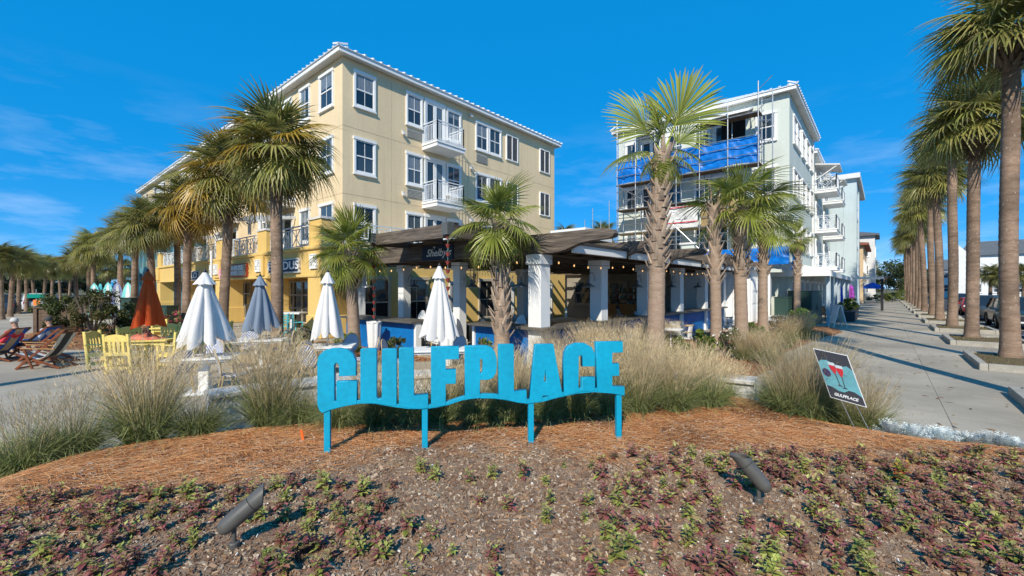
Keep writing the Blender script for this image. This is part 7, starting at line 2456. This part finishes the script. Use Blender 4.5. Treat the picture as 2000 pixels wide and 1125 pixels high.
# round bistro table and rattan chairs before the counter
def round_table(p, label, mat=m_white, r=.4, h=.74):
    t = thing('round_table', label, 'table', p)
    MB().lathe([(r - .02, h - .035), (r, h - .03), (r, h), (.001, h)], 28, (p.x, p.y, 0), cap=False).build('table_top', mat, t)
    MB().lathe([(.03, .02), (.025, h - .03)], 10, (p.x, p.y, 0)).build('stem', mat, t)
    MB().lathe([(.22, 0), (.22, .02), (.04, .04)], 20, (p.x, p.y, 0)).build('foot', mat, t)
round_table(pix(1310, 14.6, 0), 'round white bistro table right of the big young palm')
def rattan_chair(label, p, rz, mat, back):
    t = thing('rattan_armchair', label, 'chair', (0, 0, 0), 'rattan armchairs')
    n = 14
    MB().box(-.22, .22, -.22, .22, .42, .46).build('seat', back, t, bevel=.02)
    arc = [(-.20 * math.cos(a) - .02, .25 * math.sin(a)) for a in np.linspace(-1.9, 1.9, 15)]
    mb = MB()
    for z in (.66, .88):
        mb.tube([(x - (z - .66) * .2, y * (1 if z < .7 else .8), z - (.0 if abs(y) < .2 else .02)) for x, y in arc], .016, 6)
    mb.build('back_hoop', mat, t)
    bk = MB(); NB = 9
    for j, z in enumerate((.48, .68, .88)):
        for x, y in arc[3:12]:
            bk.v.append((x - max(0, z - .66) * .2 + .004, y * (1 if z < .7 else .8), z))
    for j in range(2):
        for k in range(NB - 1):
            a = j * NB + k; bk.f.append((a, a + 1, a + NB + 1, a + NB)); bk.mi.append(0)
    o = bk.build('back_panel', back, t); sl = o.modifiers.new('thick', 'SOLIDIFY'); sl.thickness = .012
    for sx, sy in ((-1, -1), (-1, 1), (1, -1), (1, 1)):
        MB().tube([(sx * .2, sy * .2, .44), (sx * .24, sy * .23, 0)], .016, 6).build('leg', mat, t)
    place(t, p, rz)
rattan_chair('tan rattan armchair right of the round bistro table', pix(1338, 14.4, 0), R_(150), m_rattan, m_offwhite)
rattan_chair('pale rattan armchair behind the round bistro table', pix(1318, 15.6, 0), R_(-100), m_rattan, m_offwhite)
rattan_chair('tan rattan armchair by the white column at the far end', pix(1418, 18.4, 0), R_(150), m_rattan, m_offwhite)
rattan_chair('tan rattan armchair in the restaurant entrance, left one', uv(9.0, 10.8), R_(100), m_rattan, m_offwhite)
rattan_chair('tan rattan armchair in the restaurant entrance, right one', uv(8.6, 10.2), R_(30), m_rattan, m_offwhite)
m_wick = M('brown_wicker', (.30, .15, .065), .6, .15, 8)
for k, (u, v, rz, lab) in enumerate(((32.0, 3.4, 60, 'brown wicker chair at the front table under the white awning'), (33.2, 3.9, 200, 'brown wicker chair at the back of the front awning table'), (33.6, 3.1, 120, 'brown wicker chair facing the sidewalk under the awning'), (35.6, 3.2, 60, 'brown wicker chair at the second awning table'))):
    rattan_chair(lab, uv(u, v), R_(rz), m_wick, m_wick)
round_table(uv(32.8, 3.5), 'round brown table under the white awning', m_wick)
# turquoise high chairs and table by the arcade
def tall_chair(p, rz, label):
    t = thing('ladder_chair', label, 'chair', (0, 0, 0), 'turquoise high chairs by the arcade')
    for sx in (-1, 1):
        for sy in (-1, 1):
            MB().box(sx * .17 - .02, sx * .17 + .02, sy * .17 - .02, sy * .17 + .02, 0, 1.1 if sx < 0 else .72).build('leg', m_turq, t)
    MB().box(-.2, .2, -.2, .2, .722, .75).build('seat', m_turq, t)
    for z in (.82, .92, 1.02): MB().box(-.185, -.155, -.149, .149, z, z + .05).build('back_slat', m_turq, t)
    for z in (.25, .48): MB().box(-.185, -.155, -.149, .149, z, z + .04).box(.155, .185, -.149, .149, z, z + .04).build('rung', m_turq, t)
    place(t, p, rz)
tall_chair(pix(553, 17.0, 0), R_(200), 'turquoise ladder back chair by the palm trunk')
tall_chair(pix(581, 17.4, 0), R_(30), 'turquoise chair right of the white high table')
tall_chair(pix(566, 18.3, 0), R_(90), 'turquoise chair behind the white high table')
th = thing('high_table', 'white high table between the turquoise chairs', 'table', pix(571, 17.6, 0))
q = pix(571, 17.6, 0)
MB().box(q.x - .45, q.x + .45, q.y - .35, q.y + .35, 1.06, 1.12).build('table_top', m_offwhite, th)
MB().box(q.x - .06, q.x + .06, q.y - .06, q.y + .06, .04, 1.06).build('stem', m_offwhite, th); MB().box(q.x - .25, q.x + .25, q.y - .25, q.y + .25, 0, .04).build('foot', m_offwhite, th)
# bicycle rack
br = thing('bicycle_rack', 'black hoop bicycle rack beside the tall palm trunk', 'bicycle rack', pix(575, 13.2, 0))
for k in range(2):
    c = pix(560 + 33 * k, 13.0 + .5 * k, 0)
    MB().tube([c + Vector((-.28, 0, 0)), c + Vector((-.28, 0, .55))] + [c + Vector((-.28 * math.cos(a), 0, .55 + .28 * math.sin(a))) for a in np.linspace(.3, 2.84, 8)] + [c + Vector((.28, 0, .55)), c + Vector((.28, 0, 0))], .025, 8).build('hoop', m_black, br, smooth=True)

# utility boxes
def util_box(px, d, w, dep, h, label, rot=0.0):
    t = thing('utility_box', label, 'utility box', (0, 0, 0), 'dark green utility boxes')
    MB().box(-w / 2, w / 2, -dep / 2, dep / 2, .06, h).build('cabinet', m_util, t, bevel=.02)
    MB().box(-w / 2 - .03, w / 2 + .03, -dep / 2 - .03, dep / 2 + .03, h, h + .05).build('lid', m_util, t, bevel=.015)
    MB().box(-w / 2 - .05, w / 2 + .05, -dep / 2 - .05, dep / 2 + .05, 0, .06).build('pad', m_kerb, t)
    MB().box(-w / 2 + .05, -.01, -dep / 2 - .018, -dep / 2, .12, h - .06).build('door', m_util, t, bevel=.006)
    MB().box(.01, w / 2 - .05, -dep / 2 - .018, -dep / 2, .12, h - .06).build('door', m_util, t, bevel=.006)
    MB().box(-.05, -.02, -dep / 2 - .045, -dep / 2 - .019, h * .45, h * .6).build('handle', m_darkmetal, t)
    place(t, pix(px, d, 0), rot)
util_box(1572, 25.0, 1.45, 1.2, 1.9, 'large dark green utility box before the green building', R_(35))
util_box(1531, 24.5, .75, .7, 1.55, 'smaller dark green utility box left of the large one', R_(35))
util_box(254, 20.5, .5, .5, 1.6, 'tall dark green box behind the orange parasol')
util_box(318, 20.0, .9, .7, 1.25, 'low wide dark green box by the arcade column')
o = MB().boxuv(26.2, 28.2, 4.6, 4.9, 0, .55).build('low_wall', m_white, None, bevel=.01); tag(o, 'low white wall beside the utility boxes', 'wall')
# sandwich board
sb = thing('sandwich_board', 'white folding sandwich board standing on the sidewalk', 'sandwich board', (0, 0, 0))
for s in (-1, 1):
    mb = MB(); f = lambda a, b, tt, s=s: (a, s * (.30 - .27 * b / 1.2 + tt), b)
    mb.prism([(-.3, .0), (-.24, .0), (-.24, 1.2), (-.3, 1.2)], f, 0, .03); mb.prism([(.24, .0), (.3, .0), (.3, 1.2), (.24, 1.2)], f, 0, .03)
    mb.prism([(-.24, 1.12), (.24, 1.12), (.24, 1.2), (-.24, 1.2)], f, 0, .03); mb.prism([(-.24, .25), (.24, .25), (.24, .33), (-.24, .33)], f, 0, .03)
    mb.build('frame', m_white, sb)
    MB().prism([(-.24, .33), (.24, .33), (.24, 1.12), (-.24, 1.12)], f, .008, .022).build('panel', m_white, sb)
place(sb, pix(1636, 23.2, 0), R_(78))
# square planters with clipped bushes
for k, (u, v) in enumerate(((34.6, 1.75), (37.4, 1.75), (40.2, 1.8))):
    p = uv(u, v); t = thing('square_planter', 'dark square planter with a clipped bush, %s along the awning' % ['first', 'second', 'third'][k], 'planter', p, 'square planters along the awning')
    MB().boxuv(u - .38, u + .38, v - .38, v + .38, 0, .62).build('pot', m_pot, t, bevel=.02)
    MB().boxuv(u - .41, u + .41, v - .41, v + .41, .55, .64).build('rim', m_pot, t)
    r = np.random.default_rng(30 + k)
    V, F, C = leaf_cloud(r, 1500, (.5, .5, .42), [(.17, .20, .03), (.12, .16, .03), (.22, .22, .05)], .05, clumps=12); V[:, 2] += .98
    inst(np_mesh('bush', V, F, m_fol, C), 'bush', t, Matrix())
# hedge and parasol further along the sidewalk
for k, (px, d, rad) in enumerate(((1722, 62, (2.2, 1, .8)), (1742, 66, (2.2, 1, .8)), (1762, 70, (2.4, 1, .9)))):
    shrub(pix(px, d, 0), rad, 1500, [(.14, .17, .03), (.10, .13, .03)], 'low yellow green hedge bush at the sidewalk end, %s from the left' % ORD[k].replace('nearest', 'first'), 40 + k, .1)
o = MB().lathe([(.02, 2.9), (.5, 2.65), (1.3, 2.2), (1.35, 2.0)], 8, tuple(pix(1704, 60, 0))).build('open_parasol', M('bright_blue_canvas', (.01, .12, .6), .8, .1), None)
tag(o, 'bright blue open parasol far along the sidewalk', 'parasol')
for px, d, c, lab in ((1638, 32.5, (.02, .10, .6), 'folded blue cloth banner hanging between the awning posts'), (1662, 40, (.35, .06, .4), 'purple cloth banner hanging further along the awning')):
    p = pix(px, d, 0); mb = MB(); n = 10
    o = MB().lathe([(.04, 2.4), (.2, 2.1), (.28, 1.3), (.2, .9)], 10, (p.x, p.y, 0), wob=lambda a, j: 1 + .25 * math.cos(4 * a)).build('cloth_banner', M('banner_' + lab[7:11], c, .8, .3, 4), None); tag(o, lab, 'banner')

# wooden box planter on the left
wb = thing('wooden_planter', 'weathered wooden plank box planter before the shrubs', 'planter', pix(92, 19.4, 0))
c = pix(92, 19.4, 0)
for k in range(7):
    z = .02 + k * .16
    MB().box(c.x - .45, c.x + 1.6, c.y - .03, c.y + .03, z, z + .15).build('plank', m_oldwood, wb)
    MB().box(c.x - .45, c.x - .39, c.y + .035, c.y + 1.4, z, z + .15).build('plank', m_oldwood, wb)
MB().box(c.x - .52, c.x - .36, c.y - .1, c.y - .032, 0, 1.2).build('corner_post', m_oldwood, wb)
MB().box(c.x - .55, c.x + 1.65, c.y - .12, c.y + .06, 1.2, 1.25).build('cap_board', m_oldwood, wb)
# surfboards on a rack
m_sb = {'white': m_white, 'teal': M('teal_board', (.12, .55, .58), .3, .1), 'aqua': M('aqua_board', (.25, .72, .68), .3, .1), 'blue': M('blue_board', (.02, .30, .62), .3, .1), 'lilac': M('lilac_board', (.35, .38, .65), .3, .1)}
def surfboard(px, d, h, c1, rz, label):
    t = thing('surfboard', label, 'surfboard', (0, 0, 0), 'paddle boards standing in the rack')
    prof = []; n = 14
    for k in range(n + 1):
        f = k / n; prof.append((.38 * math.sin(math.pi * min(1, .08 + .92 * f) ** .75) ** .6 * (1 if f < 1 else 0) + .005, h * f))
    poly = [(w, z) for w, z in prof] + [(-w, z) for w, z in reversed(prof)]
    mb = MB().prism(poly, lambda a, b, tt: (a, tt + .12 * (b / h - .5) ** 2, b), -.05, .05)
    mb.build('board', m_sb[c1], t, bevel=.03, seg=2)
    MB().prism([(w * .35, z) for w, z in prof[1:-1]] + [(-w * .35, z) for w, z in reversed(prof[1:-1])], lambda a, b, tt: (a, tt + .12 * (b / h - .5) ** 2, b), -.06, -.051).build('deck_stripe', m_white if c1 != 'white' else m_sb['aqua'], t)
    place(t, pix(px, d, .1), rz)
for px, d, h, c1, rz, lab in ((184, 30, 2.35, 'aqua', .5, 'aqua paddle board with white stripe at the left of the rack'), (195, 30.3, 2.3, 'teal', -.5, 'teal paddle board second in the rack'), (211, 30, 2.4, 'aqua', .5, 'pale aqua paddle board in the middle of the rack'), (218, 30.4, 2.4, 'blue', -.5, 'deep blue paddle board right of the middle'), (229, 30.2, 2.4, 'lilac', .8, 'lilac paddle board beside the slim palm'), (250, 29.5, 2.4, 'aqua', .4, 'aqua paddle board half hidden behind the palm trunk')):
    surfboard(px, d, h, c1, rz, lab)
rk = thing('board_rack', 'grey metal rail rack holding the paddle boards', 'rack', pix(215, 29.6, 0))
for px in (170, 205, 255):
    p = pix(px, 29.5, 0); MB().tube([p, p + Vector((0, 0, 1.55))], .035, 8).build('post', m_galv, rk)
MB().tube([pix(168, 29.5, 1.5), pix(258, 29.5, 1.5)], .03, 8).build('rail', m_galv, rk); MB().tube([pix(168, 29.5, .6), pix(258, 29.5, .6)], .03, 8).build('rail', m_galv, rk)
# flag pole and light pole
o = MB().tube([pix(413, 21, 0), pix(413, 21, 3.9)], .05, 10).build('white_pole', m_white, None); tag(o, 'slim white pole left of the SUNRISE sign', 'pole')
# street sign far left
ss = thing('street_sign', 'green street name sign with a small orange plate beside the left street', 'street sign', pix(71, 35, 0)); p = pix(71, 35, 0)
MB().tube([p, p + Vector((0, 0, 2.0))], .035, 8).build('post', m_galv, ss)
MB().box(p.x - .7, p.x + .7, p.y - .06, p.y - .04, 1.3, 1.62).build('name_plate', M('sign_green', (.0, .22, .16), .4, .05), ss); MB().box(p.x - .2, p.x + .35, p.y - .06, p.y - .04, .7, 1.15).build('orange_plate', M('sign_orange', (.75, .22, .04), .5, .05), ss)
# flower pot by the arcade
fp = thing('flower_pot', 'pot of pink and red flowers left of the flared white parasol', 'flower pot', pix(337, 17.5, 0)); p = pix(337, 17.5, 0)
MB().lathe([(.22, 0), (.3, .45), (.33, .47), (.33, .52), (.28, .52)], 16, (p.x, p.y, 0)).build('pot', m_pot, fp)
r = np.random.default_rng(3); V, F, C = leaf_cloud(r, 700, (.5, .4, .35), [(.10, .14, .03), (.55, .06, .12), (.5, .2, .18), (.12, .16, .04)], .06, clumps=10); V[:, 2] += .8
inst(np_mesh('flowers', V, F, m_fol, C), 'flowers', fp, Matrix())

# ------------------------------------------------------------------ cars
def ring(x, hw, z0, zs, hs, zt, ht):
    """cross section from sill to shoulder to roof, both sides"""
    return [(x, -hw * .93, z0), (x, -hw, z0 + .18), (x, -hw, zs - .10), (x, -hs, zs), (x, -ht, zt), (x, 0, zt + .02), (x, ht, zt), (x, hs, zs), (x, hw, zs - .10), (x, hw, z0 + .18), (x, hw * .93, z0)]
def car(label, col, u, v, rotz, suv=True, group='cars parked along the lot', loc=None):
    t = thing('parked_car', label, 'car', (0, 0, 0), group)
    mp = M('car_paint_' + '%d_%d_%d' % tuple(int(c * 999) for c in col), col, .3, .03, 1, spec=.5, coat=.4)
    L2 = 2.35; H = 1.72 if suv else 1.45; hw = .93; bl = 1.02 if suv else .88
    z0 = .28
    hood = .98 if suv else .80
    S = [ring(L2, .70, .42, .72, .62, .74, .55), ring(L2 - .12, .86, z0, hood - .12, .74, hood - .10, .62), ring(L2 - .55, hw, z0, hood - .03, .80, hood, .70), ring(L2 - 1.15, hw, z0, bl, .84, bl + .02, .74),
         ring(.3, hw, z0, bl, .85, bl + .04, .8), ring(-1.0, hw, z0, bl + .02, .85, bl + .05, .8), ring(-L2 + .35, hw, z0, bl + .02, .84, bl + .05, .78), ring(-L2 + .05, .86, z0 + .05, bl - .02, .8, bl, .72), ring(-L2, .8, .45, bl - .15, .74, bl - .14, .66)]
    mb = MB(); n = len(S[0])
    for s in S: mb.v += s
    for i in range(len(S) - 1):
        for k in range(n - 1):
            mb.f.append((i * n + k, i * n + k + 1, (i + 1) * n + k + 1, (i + 1) * n + k)); mb.mi.append(0)
        mb.f.append((i * n + n - 1, i * n, (i + 1) * n, (i + 1) * n + n - 1)); mb.mi.append(0)
    mb.f.append(tuple(range(n))); mb.mi.append(0); mb.f.append(tuple(reversed(range((len(S) - 1) * n, len(S) * n)))); mb.mi.append(0)
    o = mb.build('body', mp, t, smooth=True); es = o.modifiers.new('bevel', 'BEVEL'); es.width = .03; es.segments = 2; es.limit_method = 'ANGLE'; es.angle_limit = R_(30)
    # cabin: glass block with roof and pillars
    wb_, wt_ = .80, .64
    xf0, xf1, xr1, xr0 = 1.22, .52, (-1.75 if suv else -1.05), (-2.2 if suv else -1.75)
    zb, zt = bl + .03, H - .06
    A = [(xf0, -wb_, zb), (xf0, wb_, zb), (xr0, wb_, zb), (xr0, -wb_, zb)]; B = [(xf1, -wt_, zt), (xf1, wt_, zt), (xr1, wt_, zt), (xr1, -wt_, zt)]
    mg = M('car_glass', (.015, .02, .025), .05, .05, 1, spec=.8)
    mb = MB().add([A[0], A[1], B[1], B[0]], [(0, 1, 2, 3)]); mb.build('windscreen', mg, t)
    mb = MB().add([A[2], A[3], B[3], B[2]], [(0, 1, 2, 3)]); mb.build('rear_window', mg, t)
    for s, (a0, a1, b0, b1) in ((-1, (A[3], A[0], B[3], B[0])), (1, (A[2], A[1], B[2], B[1]))):
        a0, a1, b0, b1 = map(Vector, (a0, a1, b0, b1))
        for f0, f1 in ((.0, .5), (.5, 1.0)):
            mb = MB().add([a0.lerp(a1, f0), a0.lerp(a1, f1), b0.lerp(b1, f1), b0.lerp(b1, f0)], [(0, 1, 2, 3)]); mb.build('side_window', mg, t)
    rb = MB().hexa([B[0], B[1], B[2], B[3], (B[0][0] - .1, B[0][1] + .06, H), (B[1][0] - .1, B[1][1] - .06, H), (B[2][0] + .1, B[2][1] - .06, H), (B[3][0] + .1, B[3][1] + .06, H)])
    for s in (0, 1):
        rb.bar(A[s], B[s], .08, .06); rb.bar(A[3 - s], B[3 - s], .12, .08)
        m0 = Vector(A[s]).lerp(Vector(A[3 - s]), .5); m1 = Vector(B[s]).lerp(Vector(B[3 - s]), .5); rb.bar(m0, m1, .09, .05)
    rb.build('roof', mp, t, bevel=.02)
    for sx in (1.42, -1.42):
        for s in (-1, 1):
            c = (sx, s * .82, .36)
            wh = MB(); nn = 20
            pr = [(.20, -.11), (.34, -.11), (.36, -.08), (.36, .08), (.34, .11), (.20, .11)]
            for rr, yy in pr:
                for k in range(nn):
                    a = 2 * math.pi * k / nn; wh.v.append((c[0] + rr * math.cos(a), c[1] + yy, c[2] + rr * math.sin(a)))
            for j in range(len(pr) - 1):
                for k in range(nn):
                    k2 = (k + 1) % nn; wh.f.append((j * nn + k, j * nn + k2, (j + 1) * nn + k2, (j + 1) * nn + k)); wh.mi.append(0)
            w = wh.build('wheel', m_tyre, t, smooth=False)
            rm = MB()
            for k in range(5):
                a = 2 * math.pi * k / 5
                rm.bar((c[0], c[1] + s * .085, c[2]), (c[0] + .21 * math.cos(a), c[1] + s * .085, c[2] + .21 * math.sin(a)), .06, .03, up=(0, 1, 0))
            rm.tube([(c[0], c[1] - .06, c[2]), (c[0], c[1] + s * .075, c[2])], .205, 16)
            rm.build('rim', m_galv, w)
            ab = MB(); pts = [(c[0] + .43 * math.cos(a), s * .935, c[2] + .43 * math.sin(a)) for a in np.linspace(-.15, math.pi + .15, 12)]
            ab.tube(pts, .035, 5); ab.build('wheel_arch', m_black, t)
    for s in (-1, 1):
        MB().hexa([(L2 - .16, s * .84, .72), (L2 - .02, s * .55, .72), (L2 - .02, s * .52, .72), (L2 - .2, s * .8, .72), (L2 - .2, s * .84, .84), (L2 - .06, s * .55, .84), (L2 - .06, s * .52, .84), (L2 - .24, s * .8, .84)]).build('headlight', M('lamp_glass', (.75, .78, .8), .1, .02), t)
        MB().box(.85, 1.0, s * .98 - .08, s * .98 + .08, bl + .02, bl + .18).build('mirror', mp, t, bevel=.03)
        MB().box(-L2 + .0, -L2 + .1, s * .72 - .09, s * .72 + .09, .75, 1.0).build('tail_light', M('tail_red', (.4, .01, .01), .2, .02), t)
    MB().box(L2 - .03, L2 + .02, -.45, .45, .50, .68).build('grille', m_black, t)
    MB().box(L2 - .1, L2 + .05, -.75, .75, .32, .46).build('bumper', m_black if suv else mp, t, bevel=.03)
    MB().box(L2 + .05, L2 + .06, -.16, .16, .36, .45).build('number_plate', m_offwhite, t)
    p = uv(u, v, -.13) if loc is None else Vector(loc)
    place(t, p, rotz)
hd_ = YAW_U + math.pi
car('silver blue car cut off by the right edge', (.25, .34, .42), 27.4, -5.75, hd_)
car('dark green sport utility car behind the nearest palm trunk', (.02, .032, .028), 37.2, -5.6, hd_)
car('charcoal sport utility car between the second and third palm trunks', (.045, .05, .052), 45.0, -5.7, hd_)
car('red car further along the parking row', (.32, .02, .02), 52.5, -5.7, hd_, suv=False)
car('dark blue car behind the red one', (.02, .04, .12), 59, -5.7, hd_)
car('blue car in the second parking row', (.03, .10, .30), 41, -15, hd_)
car('white sport utility car on the left street behind the palms', (.62, .62, .62), 0, 0, R_(140), loc=pix(68, 41, -.12), group='cars on the left street')
car('dark blue car on the left street at the left edge', (.03, .05, .09), 0, 0, R_(135), loc=pix(4, 36, -.12), group='cars on the left street')
# people far along the sidewalk are too small to tell; two far lamp posts
for px, d, lab in ((1731, 90, 'far dark lamp post at the sidewalk end'),):
    p = pix(px, d, 0); o = MB().tube([p, p + Vector((0, 0, 4.2))], .06, 8).lathe([(.05, 4.2), (.2, 4.3), (.16, 4.6), (.02, 4.75)], 10, (p.x, p.y, 0)).build('street_lamp', m_darkmetal, None); tag(o, lab, 'street lamp')
